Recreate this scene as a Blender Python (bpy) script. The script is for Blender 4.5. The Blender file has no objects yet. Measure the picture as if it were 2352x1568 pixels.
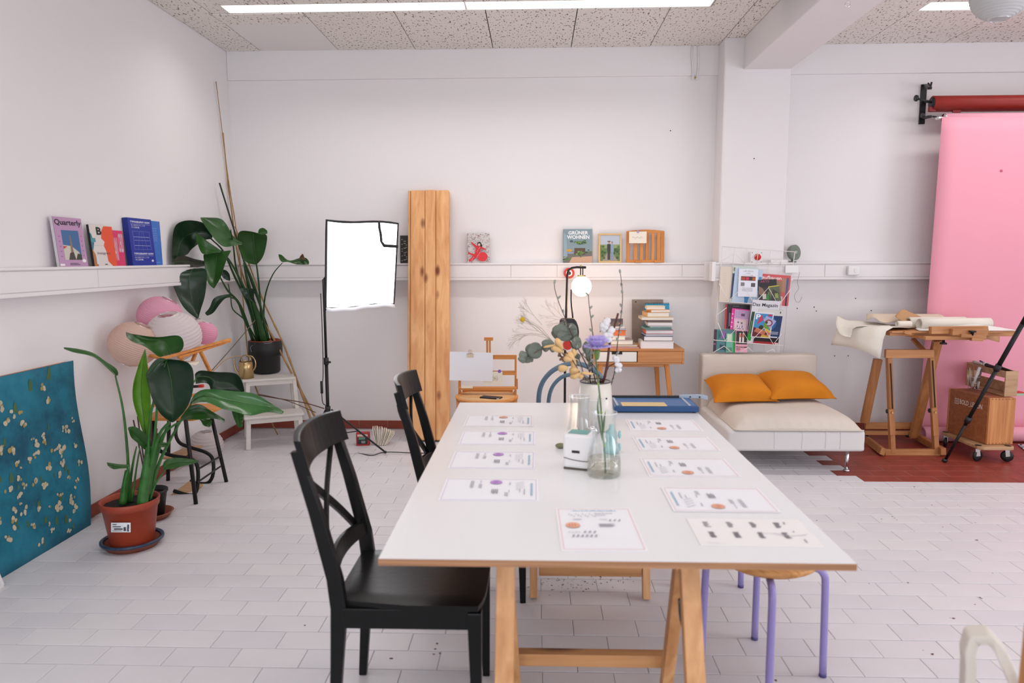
import bpy, bmesh, math, random
from mathutils import Vector, Matrix, Euler
random.seed(7)
scene = bpy.context.scene
COL = scene.collection
PI = math.pi
# ------------------------------------------------------------------ camera
FPX = 1640.0; CAM = Vector((0, 0, 1.445))
_p, _y, _r = .1155, -.0325, -.0028
_B = Matrix(((1, 0, 0), (0, 0, -1), (0, 1, 0)))
_Rz = Matrix(((math.cos(_y), -math.sin(_y), 0), (math.sin(_y), math.cos(_y), 0), (0, 0, 1)))
_Rx = Matrix(((1, 0, 0), (0, math.cos(_p), -math.sin(_p)), (0, math.sin(_p), math.cos(_p))))
_Rr = Matrix(((math.cos(_r), -math.sin(_r), 0), (math.sin(_r), math.cos(_r), 0), (0, 0, 1)))
RC = _Rr @ _Rx @ _B @ _Rz
cd = bpy.data.cameras.new('camera'); cam = bpy.data.objects.new('camera', cd); COL.objects.link(cam)
cd.sensor_width = 36; cd.lens = FPX / 2352 * 36; cd.clip_start = .05; cd.clip_end = 60
cam.matrix_world = Matrix.Translation(CAM) @ (RC.transposed() @ Matrix(((1, 0, 0), (0, -1, 0), (0, 0, -1)))).to_4x4()
cd.dof.use_dof = True; cd.dof.focus_distance = 5.2; cd.dof.aperture_fstop = 2.8
scene.camera = cam
# ------------------------------------------------------------------ view, world, big lights
vs = scene.view_settings
scene.display_settings.display_device = 'sRGB'
vs.view_transform = 'Standard'; vs.look = 'None'; vs.gamma = 1; vs.use_curve_mapping = False
vs.exposure = -.22
wd = bpy.data.worlds.new('daylight'); scene.world = wd; wd.use_nodes = True
wd.node_tree.nodes['Background'].inputs[0].default_value = (.82, .88, 1, 1)
wd.node_tree.nodes['Background'].inputs[1].default_value = 1.0
RX0, RX1, RY0, RY1, RZ1 = -2.51, 5.6, -3.2, 5.97, 3.13      # the room
WIN = [(-2.0, -.2), (.3, 2.1), (2.6, 4.4)]                   # window openings in the wall behind the camera
def area(name, loc, rot, sx, sy, power, col):
    l = bpy.data.lights.new(name, 'AREA'); l.shape = 'RECTANGLE'; l.size = sx; l.size_y = sy; l.energy = power; l.color = col
    o = bpy.data.objects.new(name, l); o.location = loc; o.rotation_euler = rot; COL.objects.link(o); return o
for i, (a, b) in enumerate(WIN):
    area('window_daylight', ((a + b) / 2, RY0 - .12, 1.45), (PI / 2, 0, 0), b - a, 1.9, 58, (.90, .94, 1))
area('window_daylight', (RX1 + .12, 1.9, 1.45), (PI / 2, 0, PI / 2), 3.0, 1.9, 95, (.90, .94, 1))

for nm_, x_, y_, sx_, p_ in (('back', -.46, 4.98, 3.2, 20), ('back', 3.9, 5.11, 2.5, 15), ('mid', -.46, 2.2, 3.2, 17), ('mid', 3.7, 2.2, 3.2, 17), ('rear', -.46, -.6, 3.2, 16), ('rear', 3.7, -.6, 3.2, 16)):
    area('strip_light', (x_, y_, 3.106), (0, 0, 0), sx_, .14, p_, (1, .965, .94)).data.spread = math.radians(142 if nm_ == 'back' else 160)   # louvred ceiling strips

# ------------------------------------------------------------------ helpers
def W(px, py, x=None, y=None, z=None):
    d = RC.transposed() @ Vector(((px - 1176) / FPX, (py - 784) / FPX, 1))
    t = x / d.x if x is not None else (y / d.y if y is not None else (z - CAM.z) / d.z)
    return CAM + d * t
def PX(v):
    c = RC @ (Vector(v) - CAM)
    return 1176 + FPX * c.x / c.z, 784 + FPX * c.y / c.z, c.z
def L(px, py, y, lim=-2.46):                                 # point on the line of sight at depth y, kept off the left wall
    p = W(px, py, y=y)
    return p if p.x > lim else W(px, py, x=lim)
def lin(h):
    h = h.lstrip('#'); o = []
    for i in (0, 2, 4):
        c = int(h[i:i + 2], 16) / 255
        o.append(c / 12.92 if c <= .04045 else ((c + .055) / 1.055) ** 2.4)
    return tuple(o) + (1,)
MATS = {}
def mat(name, col, rough=.5, metal=0, bump=0, bscale=200, var=0, vscale=8, spec=.5, trans=0, ior=1.45, emit=None, estr=0, sss=0, coat=0, stretch=None):
    if name in MATS: return MATS[name]
    m = bpy.data.materials.new(name); m.use_nodes = True; nt = m.node_tree; b = nt.nodes['Principled BSDF']
    c = lin(col) if isinstance(col, str) else col
    b.inputs['Base Color'].default_value = c; b.inputs['Roughness'].default_value = rough; b.inputs['Metallic'].default_value = metal
    b.inputs['Specular IOR Level'].default_value = spec; b.inputs['IOR'].default_value = ior
    if trans: b.inputs['Transmission Weight'].default_value = trans
    if coat: b.inputs['Coat Weight'].default_value = coat
    if emit: b.inputs['Emission Color'].default_value = lin(emit); b.inputs['Emission Strength'].default_value = estr
    if sss: b.inputs['Subsurface Weight'].default_value = sss; b.inputs['Subsurface Radius'].default_value = (.02, .02, .02)
    tc = None
    if var or bump:
        tc = nt.nodes.new('ShaderNodeTexCoord')
        src = tc.outputs['Object']
        if stretch:
            mp = nt.nodes.new('ShaderNodeMapping'); mp.inputs['Scale'].default_value = stretch; nt.links.new(src, mp.inputs[0]); src = mp.outputs[0]
    if var:
        n = nt.nodes.new('ShaderNodeTexNoise'); n.inputs['Scale'].default_value = vscale; n.inputs['Detail'].default_value = 5
        nt.links.new(src, n.inputs[0])
        r = nt.nodes.new('ShaderNodeValToRGB'); r.color_ramp.elements[0].position = .3; r.color_ramp.elements[1].position = .7
        r.color_ramp.elements[0].color = tuple(max(0, k * (1 - var)) for k in c[:3]) + (1,)
        r.color_ramp.elements[1].color = tuple(min(1, k * (1 + var)) for k in c[:3]) + (1,)
        nt.links.new(n.outputs[0], r.inputs[0]); nt.links.new(r.outputs[0], b.inputs['Base Color'])
    if bump:
        n = nt.nodes.new('ShaderNodeTexNoise'); n.inputs['Scale'].default_value = bscale; n.inputs['Detail'].default_value = 3
        nt.links.new(src, n.inputs[0])
        u = nt.nodes.new('ShaderNodeBump'); u.inputs['Strength'].default_value = bump; u.inputs['Distance'].default_value = .004
        nt.links.new(n.outputs[0], u.inputs['Height']); nt.links.new(u.outputs[0], b.inputs['Normal'])
    MATS[name] = m; return m
def woodmat(name, c1, c2, axis=2, scale=3.0, rough=.5, knots=0, knotcol='#6b3a1a', ring=14):
    if name in MATS: return MATS[name]
    m = bpy.data.materials.new(name); m.use_nodes = True; nt = m.node_tree; N = nt.nodes; b = N['Principled BSDF']; K = nt.links
    b.inputs['Roughness'].default_value = rough
    tc = N.new('ShaderNodeTexCoord'); mp = N.new('ShaderNodeMapping')
    s = [ring, ring, ring]; s[axis] = .9
    mp.inputs['Scale'].default_value = s; K.new(tc.outputs['Object'], mp.inputs[0])
    n = N.new('ShaderNodeTexNoise'); n.inputs['Scale'].default_value = scale; n.inputs['Detail'].default_value = 6; n.inputs['Distortion'].default_value = .6
    K.new(mp.outputs[0], n.inputs[0])
    r = N.new('ShaderNodeValToRGB'); e = r.color_ramp.elements
    e[0].position = .3; e[0].color = lin(c1); e[1].position = .68; e[1].color = lin(c2)
    K.new(n.outputs[0], r.inputs[0]); out = r.outputs[0]
    if knots:
        m2 = N.new('ShaderNodeMapping'); s2 = [7.0, 7.0, 7.0]; s2[axis] = 3.0; m2.inputs['Scale'].default_value = s2; K.new(tc.outputs['Object'], m2.inputs[0])
        v = N.new('ShaderNodeTexVoronoi'); v.inputs['Scale'].default_value = knots; K.new(m2.outputs[0], v.inputs[0])
        r2 = N.new('ShaderNodeValToRGB'); q = r2.color_ramp.elements; q[0].position = .10; q[0].color = (1, 1, 1, 1); q[1].position = .2; q[1].color = (0, 0, 0, 1)
        K.new(v.outputs['Distance'], r2.inputs[0])
        mx = N.new('ShaderNodeMix'); mx.data_type = 'RGBA'; K.new(r2.outputs[0], mx.inputs[0]); K.new(out, mx.inputs[6]); mx.inputs[7].default_value = lin(knotcol); out = mx.outputs[2]
    K.new(out, b.inputs['Base Color'])
    bp = N.new('ShaderNodeBump'); bp.inputs['Strength'].default_value = .15; bp.inputs['Distance'].default_value = .002
    K.new(n.outputs[0], bp.inputs['Height']); K.new(bp.outputs[0], b.inputs['Normal'])
    MATS[name] = m; return m
class MB:
    """collects shapes; build() links them as ONE mesh object"""
    def __init__(s): s.v = []; s.f = []; s.mi = []; s.sm = []; s.M = Matrix.Identity(4)
    def add(s, vs_, fs, mi=0, sm=False):
        k = len(s.v); s.v += [s.M @ Vector(v) for v in vs_]
        for f in fs: s.f.append([k + i for i in f]); s.mi.append(mi); s.sm.append(sm)
    def box(s, c, d, rot=None, mi=0):
        c = Vector(c); h = [x / 2 for x in d]; R = rot if isinstance(rot, Matrix) else (Euler(rot).to_matrix() if rot else Matrix.Identity(3))
        vs_ = [c + R @ Vector((x * h[0], y * h[1], z * h[2])) for x in (-1, 1) for y in (-1, 1) for z in (-1, 1)]
        s.add(vs_, [(0, 1, 3, 2), (4, 6, 7, 5), (0, 4, 5, 1), (2, 3, 7, 6), (0, 2, 6, 4), (1, 5, 7, 3)], mi); return s
    def b2(s, a, b, mi=0):
        return s.box([(a[i] + b[i]) / 2 for i in range(3)], [abs(a[i] - b[i]) for i in range(3)], None, mi)
    def bar(s, p, q, w, t, up=(0, 0, 1), mi=0, w2=None, t2=None):  # w across, t along up
        p = Vector(p); q = Vector(q); d = (q - p).normalized(); side = d.cross(Vector(up))
        if side.length < 1e-4: side = d.cross(Vector((0, 1, 0)))
        side.normalize(); u = side.cross(d).normalized(); w2 = w2 or w; t2 = t2 or t; vs_ = []
        for c, ww, tt in ((p, w, t), (q, w2, t2)):
            for a, b in ((-1, -1), (1, -1), (1, 1), (-1, 1)): vs_.append(c + side * a * ww / 2 + u * b * tt / 2)
        s.add(vs_, [(3, 2, 1, 0), (4, 5, 6, 7), (0, 1, 5, 4), (1, 2, 6, 5), (2, 3, 7, 6), (3, 0, 4, 7)], mi); return s
    def tube(s, pts, r, seg=8, mi=0, closed=False, sub=0, caps=True):
        pts = [Vector(p) for p in pts]
        rs = list(r) if isinstance(r, (list, tuple)) else [r] * len(pts)
        if sub: pts, rs = smooth(pts, sub, closed, rs)
        n = len(pts); vs_ = []; prev = None
        for i, p in enumerate(pts):
            if closed: d = pts[(i + 1) % n] - pts[i - 1]
            else: d = pts[min(i + 1, n - 1)] - pts[max(i - 1, 0)]
            if d.length < 1e-9: d = Vector((0, 0, 1))
            d.normalize()
            if prev is None: a = d.orthogonal().normalized()
            else:
                a = prev - d * prev.dot(d)
                a = a.normalized() if a.length > 1e-6 else d.orthogonal().normalized()
            prev = a; b = d.cross(a)
            for k in range(seg): vs_.append(p + (a * math.cos(2 * PI * k / seg) + b * math.sin(2 * PI * k / seg)) * rs[i])
        fs = []
        for i in range(n if closed else n - 1):
            j = (i + 1) % n
            for k in range(seg):
                k2 = (k + 1) % seg; fs.append((i * seg + k, i * seg + k2, j * seg + k2, j * seg + k))
        s.add(vs_, fs, mi, True)
        if caps and not closed:
            m = len(s.v) - n * seg
            s.f.append([m + k for k in range(seg)][::-1]); s.mi.append(mi); s.sm.append(False)
            s.f.append([m + (n - 1) * seg + k for k in range(seg)]); s.mi.append(mi); s.sm.append(False)
        return s
    def lathe(s, prof, c=(0, 0, 0), seg=28, mi=0, M=None, flat=False):
        c = Vector(c); vs_ = []
        for r, z in prof:
            for k in range(seg):
                v = Vector((r * math.cos(2 * PI * k / seg), r * math.sin(2 * PI * k / seg), z))
                vs_.append(c + (M @ v if M else v))
        fs = [(i * seg + k, i * seg + (k + 1) % seg, (i + 1) * seg + (k + 1) % seg, (i + 1) * seg + k) for i in range(len(prof) - 1) for k in range(seg)]
        s.add(vs_, fs, mi, not flat); m = len(s.v) - len(vs_)
        if prof[0][0] > 1e-6: s.f.append([m + k for k in range(seg)][::-1]); s.mi.append(mi); s.sm.append(False)
        if prof[-1][0] > 1e-6: s.f.append([m + (len(prof) - 1) * seg + k for k in range(seg)]); s.mi.append(mi); s.sm.append(False)
        return s
    def shell(s, prof, c=(0, 0, 0), seg=28, mi=0, M=None):        # closed profile loop (open vessel), no caps
        c = Vector(c); vs_ = []
        for r, z in prof:
            for k in range(seg):
                v = Vector((r * math.cos(2 * PI * k / seg), r * math.sin(2 * PI * k / seg), z)); vs_.append(c + (M @ v if M else v))
        fs = [(i * seg + k, i * seg + (k + 1) % seg, (i + 1) * seg + (k + 1) % seg, (i + 1) * seg + k) for i in range(len(prof) - 1) for k in range(seg)]
        s.add(vs_, fs, mi, True); return s
    def ball(s, c, r, sc=(1, 1, 1), seg=16, mi=0, R=None):
        n = max(4, seg // 2); prof = [(r * math.sin(PI * i / n), -r * math.cos(PI * i / n)) for i in range(n + 1)]
        S = Matrix.Diagonal(sc).to_3x3(); M = (R @ S) if R else S
        return s.shell(prof, c, seg, mi, M)
    def prism(s, poly, z0, z1, M=None, mi=0):
        n = len(poly); vs_ = [Vector((x, y, z)) for z in (z0, z1) for x, y in poly]
        if M: vs_ = [M @ v for v in vs_]
        s.add(vs_, [tuple(range(n))[::-1], tuple(range(n, 2 * n))] + [(i, (i + 1) % n, n + (i + 1) % n, n + i) for i in range(n)], mi); return s
    def grid(s, rows, mi=0, sm=True, mif=None):
        n = len(rows[0]); vs_ = [v for r in rows for v in r]; k = len(s.v); s.v += [s.M @ Vector(v) for v in vs_]
        for i in range(len(rows) - 1):
            for j in range(n - 1):
                s.f.append([k + i * n + j, k + i * n + j + 1, k + (i + 1) * n + j + 1, k + (i + 1) * n + j]); s.mi.append(mif(i, j) if mif else mi); s.sm.append(sm)
        return s
    def build(s, name, m, parent=None, bevel=0, solid=0, sub=0, world=False, label=None, kind=None):
        me = bpy.data.meshes.new(name); off = Vector((0, 0, 0))
        if parent is not None and world: off = ORG.get(parent.name, Vector((0, 0, 0)))
        me.from_pydata([v - off for v in s.v], [], s.f)
        for x in (m if isinstance(m, (list, tuple)) else [m]): me.materials.append(x)
        me.polygons.foreach_set('material_index', s.mi); me.polygons.foreach_set('use_smooth', s.sm); me.update()
        o = bpy.data.objects.new(name, me); COL.objects.link(o)
        if parent is not None: o.parent = parent; ORG[o.name] = off
        if solid: q = o.modifiers.new('thickness', 'SOLIDIFY'); q.thickness = solid; q.offset = 0
        if bevel: q = o.modifiers.new('bevel', 'BEVEL'); q.width = bevel; q.segments = 2; q.limit_method = 'ANGLE'; q.angle_limit = .6
        if sub: q = o.modifiers.new('subdivision', 'SUBSURF'); q.levels = sub; q.render_levels = sub
        if label: o['label'] = label
        if kind: o['kind'] = kind
        return o
ORG = {}
def smooth(pts, sub, closed=False, rs=None):
    n = len(pts); out = []; ro = []
    for i in range(n if closed else n - 1):
        p0 = pts[(i - 1) % n] if closed or i > 0 else pts[0] * 2 - pts[1]
        p1 = pts[i]; p2 = pts[(i + 1) % n]
        p3 = pts[(i + 2) % n] if closed or i + 2 < n else pts[-1] * 2 - pts[-2]
        for k in range(sub):
            t = k / sub
            out.append(.5 * ((2 * p1) + (p2 - p0) * t + (2 * p0 - 5 * p1 + 4 * p2 - p3) * t * t + (3 * p1 - p0 - 3 * p2 + p3) * t ** 3))
            if rs: ro.append(rs[i] * (1 - t) + rs[(i + 1) % n] * t)
    if not closed:
        out.append(pts[-1])
        if rs: ro.append(rs[-1])
    return (out, ro) if rs is not None else out
def resample(pts, m):
    s = smooth([Vector(p) for p in pts], 8); d = [0]
    for a, b in zip(s, s[1:]): d.append(d[-1] + (b - a).length)
    out = []; j = 0
    for i in range(m):
        t = d[-1] * i / (m - 1)
        while j < len(s) - 2 and d[j + 1] < t: j += 1
        u = (t - d[j]) / max(1e-9, d[j + 1] - d[j]); out.append(s[j].lerp(s[j + 1], min(1, max(0, u))))
    return out
def thing(name, label, cat, loc=(0, 0, 0), rz=0, group=None):
    o = bpy.data.objects.new(name, None); o.empty_display_size = .05; COL.objects.link(o)
    o.location = loc; o.rotation_euler = (0, 0, rz); o['label'] = label; o['category'] = cat
    if group: o['group'] = group
    ORG[o.name] = Vector(loc); return o
def tag(o, label, cat, group=None, kind=None):
    o['label'] = label; o['category'] = cat
    if group: o['group'] = group
    if kind: o['kind'] = kind
    return o
def struct(o): o['kind'] = 'structure'; return o
def kids(o): return [c for c in bpy.data.objects if c.parent == o]
def dup(o, loc, rz=None, label=None):
    allk = {}
    def cp(a, par):
        c = a.copy(); COL.objects.link(c)
        if par is not None: c.parent = par
        for k in kids(a): cp(k, c)
        return c
    c = cp(o, None); c.location = loc
    if rz is not None: c.rotation_euler = (0, 0, rz)
    if label: c['label'] = label
    ORG[c.name] = Vector(loc); return c
def T(loc, rx=0, ry=0, rz=0): return Matrix.Translation(loc) @ Euler((rx, ry, rz)).to_matrix().to_4x4()
FONT = {}
def text(parent, name, body, M, box, m, bold=0, align='C', spacing=1):
    """flat lettering: M maps (x right, y up, z out); box = (x0, y0, x1, y1) that the letters fill"""
    cu = bpy.data.curves.new('lettering', 'FONT'); cu.body = body; cu.size = 1; cu.offset = bold; cu.resolution_u = 3; cu.space_character = spacing
    t = bpy.data.objects.new('lettering', cu); COL.objects.link(t); bpy.context.view_layer.update()
    me = bpy.data.meshes.new_from_object(t.evaluated_get(bpy.context.evaluated_depsgraph_get()))
    bpy.data.objects.remove(t); bpy.data.curves.remove(cu)
    xs = [v.co.x for v in me.vertices]; ys = [v.co.y for v in me.vertices]
    if not xs: return None
    ax, bx, ay, by = min(xs), max(xs), min(ys), max(ys); x0, y0, x1, y1 = box
    for v in me.vertices:
        v.co = M @ Vector((x0 + (v.co.x - ax) / (bx - ax) * (x1 - x0), y0 + (v.co.y - ay) / (by - ay) * (y1 - y0), .0009))
    me.name = name; me.materials.clear(); me.materials.append(m)
    o = bpy.data.objects.new(name, me); COL.objects.link(o)
    if parent is not None: o.parent = parent; ORG[o.name] = ORG.get(parent.name, Vector())
    return o
def art(parent, name, M, shapes):
    """flat print: shapes = (kind, ..., colour) in plane coordinates; M maps plane to parent space"""
    mb = MB(); mats = []; mb.M = M; z = .00025
    for sh in shapes:
        c = sh[-1]; m = c if not isinstance(c, str) else mat('ink_' + c, c, .45)
        if m not in mats: mats.append(m)
        k = mats.index(m)
        if sh[0] == 'r': x, y, w, h = sh[1:5]; mb.add([(x, y, z), (x + w, y, z), (x + w, y + h, z), (x, y + h, z)], [(0, 1, 2, 3)], k)
        elif sh[0] == 'p': mb.add([(x, y, z) for x, y in sh[1]], [tuple(range(len(sh[1])))], k)
        elif sh[0] == 'c':
            x, y, rx, ry = sh[1:5]; mb.add([(x + rx * math.cos(t * PI / 8), y + ry * math.sin(t * PI / 8), z) for t in range(16)], [tuple(range(16))], k)
        z += .00004
    return mb.build(name, mats, parent)
# ------------------------------------------------------------------ materials
WALL = mat('wall_paint', (.80, .77, .775, 1), .85, bump=.12, bscale=90)
TRIMP = mat('trim_paint', (.80, .77, .775, 1), .5)
PAINTF = mat('painted_tile', (.67, .65, .68, 1), .42, bump=.25, bscale=14, var=.035, vscale=3)
GROUTW = mat('painted_grout', (.54, .515, .525, 1), .7)
GROUTR = mat('grey_grout', (.40, .35, .31, 1), .8)
TERRA = mat('terracotta_tile', '#8c3a2c', .45, bump=.2, bscale=20, var=.16, vscale=9)
TERRAB = mat('terracotta_base', '#8a3f30', .5, var=.1, vscale=9)
BLACKP = mat('black_paint', (.006, .0065, .007, 1), .30, spec=.28, bump=.1, bscale=60)
BLACKPL = mat('black_plastic', (.012, .012, .014, 1), .45)
BLACKM = mat('black_metal', (.012, .011, .012, 1), .4, metal=.3)
WHITEP = mat('white_plastic', (.80, .79, .79, 1), .4)
LAMINATE = mat('white_laminate', (.80, .80, .815, 1), .22, bump=.03, bscale=300)
PLY = woodmat('plywood_edge', '#8d6344', '#b3845e', axis=0, ring=60, scale=2)
PINE = woodmat('pine', '#b87e4a', '#dca873', axis=2, scale=1.6, knots=.55, knotcol='#7a3f1a')
PINEX = woodmat('pine_horizontal', '#b07a4c', '#cf9a66', axis=0, scale=1.6, knots=.6, knotcol='#5f3018')
PLANK = woodmat('knotty_pine', '#d08f58', '#ecb67e', axis=2, scale=1.1, knots=1.0, knotcol='#7a3a1c', ring=16)
BEECH = woodmat('oiled_beech', '#9a6236', '#bb7f4c', axis=2, scale=2)
BEECHX = woodmat('oiled_beech_x', '#a96e3e', '#c58b57', axis=0, scale=2)
ORW = woodmat('orange_beech', '#b8702c', '#d68d45', axis=2, scale=2)
ORWX = woodmat('orange_beech_x', '#bc742e', '#d99149', axis=0, scale=2)
OAK = woodmat('oak_veneer', '#a86b38', '#cc8f58', axis=0, scale=1.3, ring=22)
BIRCH = woodmat('birch_ply', '#a9825e', '#c8a27c', axis=0, scale=1.5)
BOXW = woodmat('red_brown_ply', '#8a4f2e', '#a3633c', axis=0, scale=3)
BOXE = woodmat('orange_ply', '#b4703c', '#d39258', axis=2, scale=2, ring=30)
WHITEW = mat('white_painted_wood', (.72, .68, .64, 1), .5, bump=.1, bscale=40, var=.04)
CREAMF = mat('cream_fabric', (.62, .55, .49, 1), .95, bump=.35, bscale=380, var=.05, vscale=2.5)
CREAML = mat('cream_fabric_base', (.66, .63, .62, 1), .95, bump=.3, bscale=380)
ORANGEF = mat('orange_fabric', '#c8780f', .9, bump=.4, bscale=300, var=.08, vscale=5)
PINKP = mat('pink_paper', '#eda0b2', .75)
PINKROLL = mat('pink_paper_roll', '#eca6b8', .75)
REDV = mat('red_vinyl', '#93281f', .45, var=.08, vscale=12)
PURPLE = mat('lilac_paint', '#958ac4', .35)
CHROME = mat('chrome', (.75, .75, .77, 1), .18, metal=1)
BRASS = mat('brass', (.55, .40, .20, 1), .28, metal=1)
def thinglass(name, tint, lo, hi):                            # thin clear wall: see-through with a reflection that grows at the edges
    m = bpy.data.materials.new(name); m.use_nodes = True; nt = m.node_tree; N = nt.nodes; K = nt.links; N.remove(N['Principled BSDF'])
    t = N.new('ShaderNodeBsdfTransparent'); t.inputs[0].default_value = tint; g = N.new('ShaderNodeBsdfGlossy'); g.inputs['Roughness'].default_value = .03; g.inputs[0].default_value = (.9, .92, .93, 1)
    lw = N.new('ShaderNodeLayerWeight'); lw.inputs[0].default_value = .35; mr = N.new('ShaderNodeMapRange'); mr.inputs['To Min'].default_value = lo; mr.inputs['To Max'].default_value = hi
    mx = N.new('ShaderNodeMixShader'); K.new(lw.outputs['Facing'], mr.inputs[0]); K.new(mr.outputs[0], mx.inputs[0]); K.new(t.outputs[0], mx.inputs[1]); K.new(g.outputs[0], mx.inputs[2]); K.new(mx.outputs[0], N['Material Output'].inputs[0]); MATS[name] = m; return m
GLASS = thinglass('clear_glass', (.93, .945, .945, 1), .03, .55)
WATER = thinglass('cloudy_water', (.86, .83, .76, 1), .04, .4)
def papermat(name, col):                                     # lantern paper: half reflects, half lets light through
    if name in MATS: return MATS[name]
    m = bpy.data.materials.new(name); m.use_nodes = True; nt = m.node_tree; N = nt.nodes; K = nt.links; N.remove(N['Principled BSDF'])
    d = N.new('ShaderNodeBsdfDiffuse'); t = N.new('ShaderNodeBsdfTranslucent'); d.inputs[0].default_value = t.inputs[0].default_value = lin(col); mx = N.new('ShaderNodeMixShader'); mx.inputs[0].default_value = .38
    K.new(d.outputs[0], mx.inputs[1]); K.new(t.outputs[0], mx.inputs[2]); K.new(mx.outputs[0], N['Material Output'].inputs[0]); MATS[name] = m; return m
PAPER = mat('white_paper', (.84, .84, .88, 1), .6)
PAPERB = mat('paper_cream', (.83, .77, .66, 1), .8)
KRAFT = mat('kraft_paper', '#b98f66', .8)
KRAFTL = mat('raw_paper', (.77, .72, .63, 1), .85, bump=.2, bscale=60)
LEAFD = mat('leaf_dark', '#16301c', .32, bump=.2, bscale=25, var=.3, vscale=6, stretch=(1, 1, 1))
LEAFM = mat('leaf_mid', '#2a5220', .32, bump=.2, bscale=25, var=.25, vscale=6)
LEAFB = mat('leaf_bright', '#5b8c22', .4, var=.3, vscale=9)
LEAFL = mat('leaf_glossy_light', '#3c6b38', .22, var=.25, vscale=7)
RIB = mat('leaf_rib', '#35592c', .4)
STEM = mat('leaf_stem', '#234a22', .4, var=.25, vscale=20)
DRY = mat('dry_leaf', '#5a3a28', .8)
SOIL = mat('potting_soil', '#1c1512', .95, bump=1, bscale=120, var=.9, vscale=150)
POTR = mat('terracotta_plastic', '#9c3f28', .45, var=.05)
GLOW = mat('tube_diffuser', (.9, .9, .9, 1), .5, emit='#fff6ea', estr=2)
SOFTG = mat('softbox_diffuser', (.9, .9, .9, 1), .5, emit='#fbfbff', estr=5)
GLOBE = mat('lit_globe', (.9, .9, .9, 1), .5, emit='#ffe2b8', estr=9)
BAMBOO = mat('bamboo', '#a07c4c', .5, var=.25, vscale=14)
STEELB = mat('blue_grey_paint', '#5d7486', .3)

# ceiling tile: off-white with dark fissures and pinholes
def ceilmat():
    m = mat('acoustic_tile', (.74, .70, .66, 1), .9); nt = m.node_tree; N = nt.nodes; K = nt.links; b = N['Principled BSDF']
    tc = N.new('ShaderNodeTexCoord'); mp = N.new('ShaderNodeMapping'); mp.inputs['Scale'].default_value = (1, .45, 1); K.new(tc.outputs['Object'], mp.inputs[0])
    n = N.new('ShaderNodeTexNoise'); n.inputs['Scale'].default_value = 75; n.inputs['Detail'].default_value = 2; K.new(mp.outputs[0], n.inputs[0])
    r = N.new('ShaderNodeValToRGB'); e = r.color_ramp.elements; e[0].position = .345; e[0].color = (.2, .15, .11, 1); e[1].position = .40; e[1].color = (.80, .755, .71, 1)
    K.new(n.outputs[0], r.inputs[0]); K.new(r.outputs[0], b.inputs['Base Color']); return m
CEIL = ceilmat(); CEILP = mat('plain_ceiling_tile', (.79, .76, .745, 1), .9)

# ------------------------------------------------------------------ setting: floor
fl = MB().b2((RX0 - .1, RY0 - .1, -.1), (RX1 + .1, RY1 + .1, -.0045)).build('floor', GROUTW); struct(fl)
P_, Q_ = .1229, .2490
ROW0 = 2.982; COLX = .0265
def red_from(row_y):                                          # left border of the unpainted red tiles, by row
    return next((x for y, x in REDX if abs(y - row_y) < P_ * .5), None)
r0y = W(2340, 1107.3, z=0).y
nred = round((r0y - ROW0) / P_)
REDX = []
for k, px in enumerate([(2010, 1101), (1952, 1090), (1968, 1077), (1915, 1065), (1935, 1054), (1885, 1043)]):
    REDX.append((r0y + P_ * (k + .5), W(px[0], px[1], z=0).x))
for k in range(6, 12): REDX.append((r0y + P_ * (k + .5), 1.95 + .12 * (k % 2)))
tm = MB(); tm.add([(-.1235, -.060, -.008), (.1235, -.060, -.008), (.1235, .060, -.008), (-.1235, .060, -.008),
                   (-.1235, -.060, -.0012), (.1235, -.060, -.0012), (.1235, .060, -.0012), (-.1235, .060, -.0012),
                   (-.1215, -.058, 0), (.1215, -.058, 0), (.1215, .058, 0), (-.1215, .058, 0)],
                  [(0, 1, 5, 4), (1, 2, 6, 5), (2, 3, 7, 6), (3, 0, 4, 7), (4, 5, 9, 8), (5, 6, 10, 9), (6, 7, 11, 10), (7, 4, 8, 11), (8, 9, 10, 11)])
tiles = []
rr = random.Random(3)
for i in range(-12, 29):
    y = ROW0 + P_ * (i + .5)
    if y > RY1 - .02 or y < .5: continue
    xo = COLX + (Q_ / 2 if i % 2 else 0)
    rx = None
    for yy, xx in REDX:
        if abs(yy - y) < P_ * .45: rx = xx
    for j in range(-22, 22):
        x = xo + Q_ * (j + .5)
        if x < RX0 + .02 or x > RX1: continue
        u, v, d = PX((x, y, 0)); vis = -60 < u < 2410 and v < 1640
        tiles.append((x, y, rx is not None and x - Q_ / 2 > rx - .13, vis, d))
vt = sorted([t for t in tiles if t[3]], key=lambda t: t[4]); near = set(id(t) for t in vt[:300])
base = tm.build('floor_tile', PAINTF, fl); base_used = False; rest = MB()
tint = [base.data]
for q in range(2):
    md = base.data.copy(); md.materials.clear(); md.materials.append(mat('painted_tile_%s' % 'ab'[q], ((.655, .635, .67, 1), (.685, .665, .69, 1))[q], .42, bump=.25, bscale=14, var=.03, vscale=4)); tint.append(md)
for t in tiles:
    dz = rr.uniform(-.0005, .0005)
    if id(t) in near:
        if not base_used: o = base; base_used = True
        else: o = base.copy(); COL.objects.link(o); o.data = rr.choice(tint)
        o.parent = fl; o.location = (t[0], t[1], dz)
    else:
        rest.M = Matrix.Translation((t[0], t[1], dz))
        k = 1 if t[2] else 0
        rest.add(tm.v, tm.f, k)
rest.build('floor_tiles', [PAINTF, TERRA], fl, kind='stuff')
gr = MB()                                                    # grey mortar showing between the red tiles
for yy, xx in REDX:
    gr.b2((xx - .05, yy - P_ / 2, -.004), (RX1, yy + P_ / 2, -.0018))
gr.build('mortar', GROUTR, fl)
sp = MB(); rr = random.Random(11)                            # chips in the floor paint that bare the red tile
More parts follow.
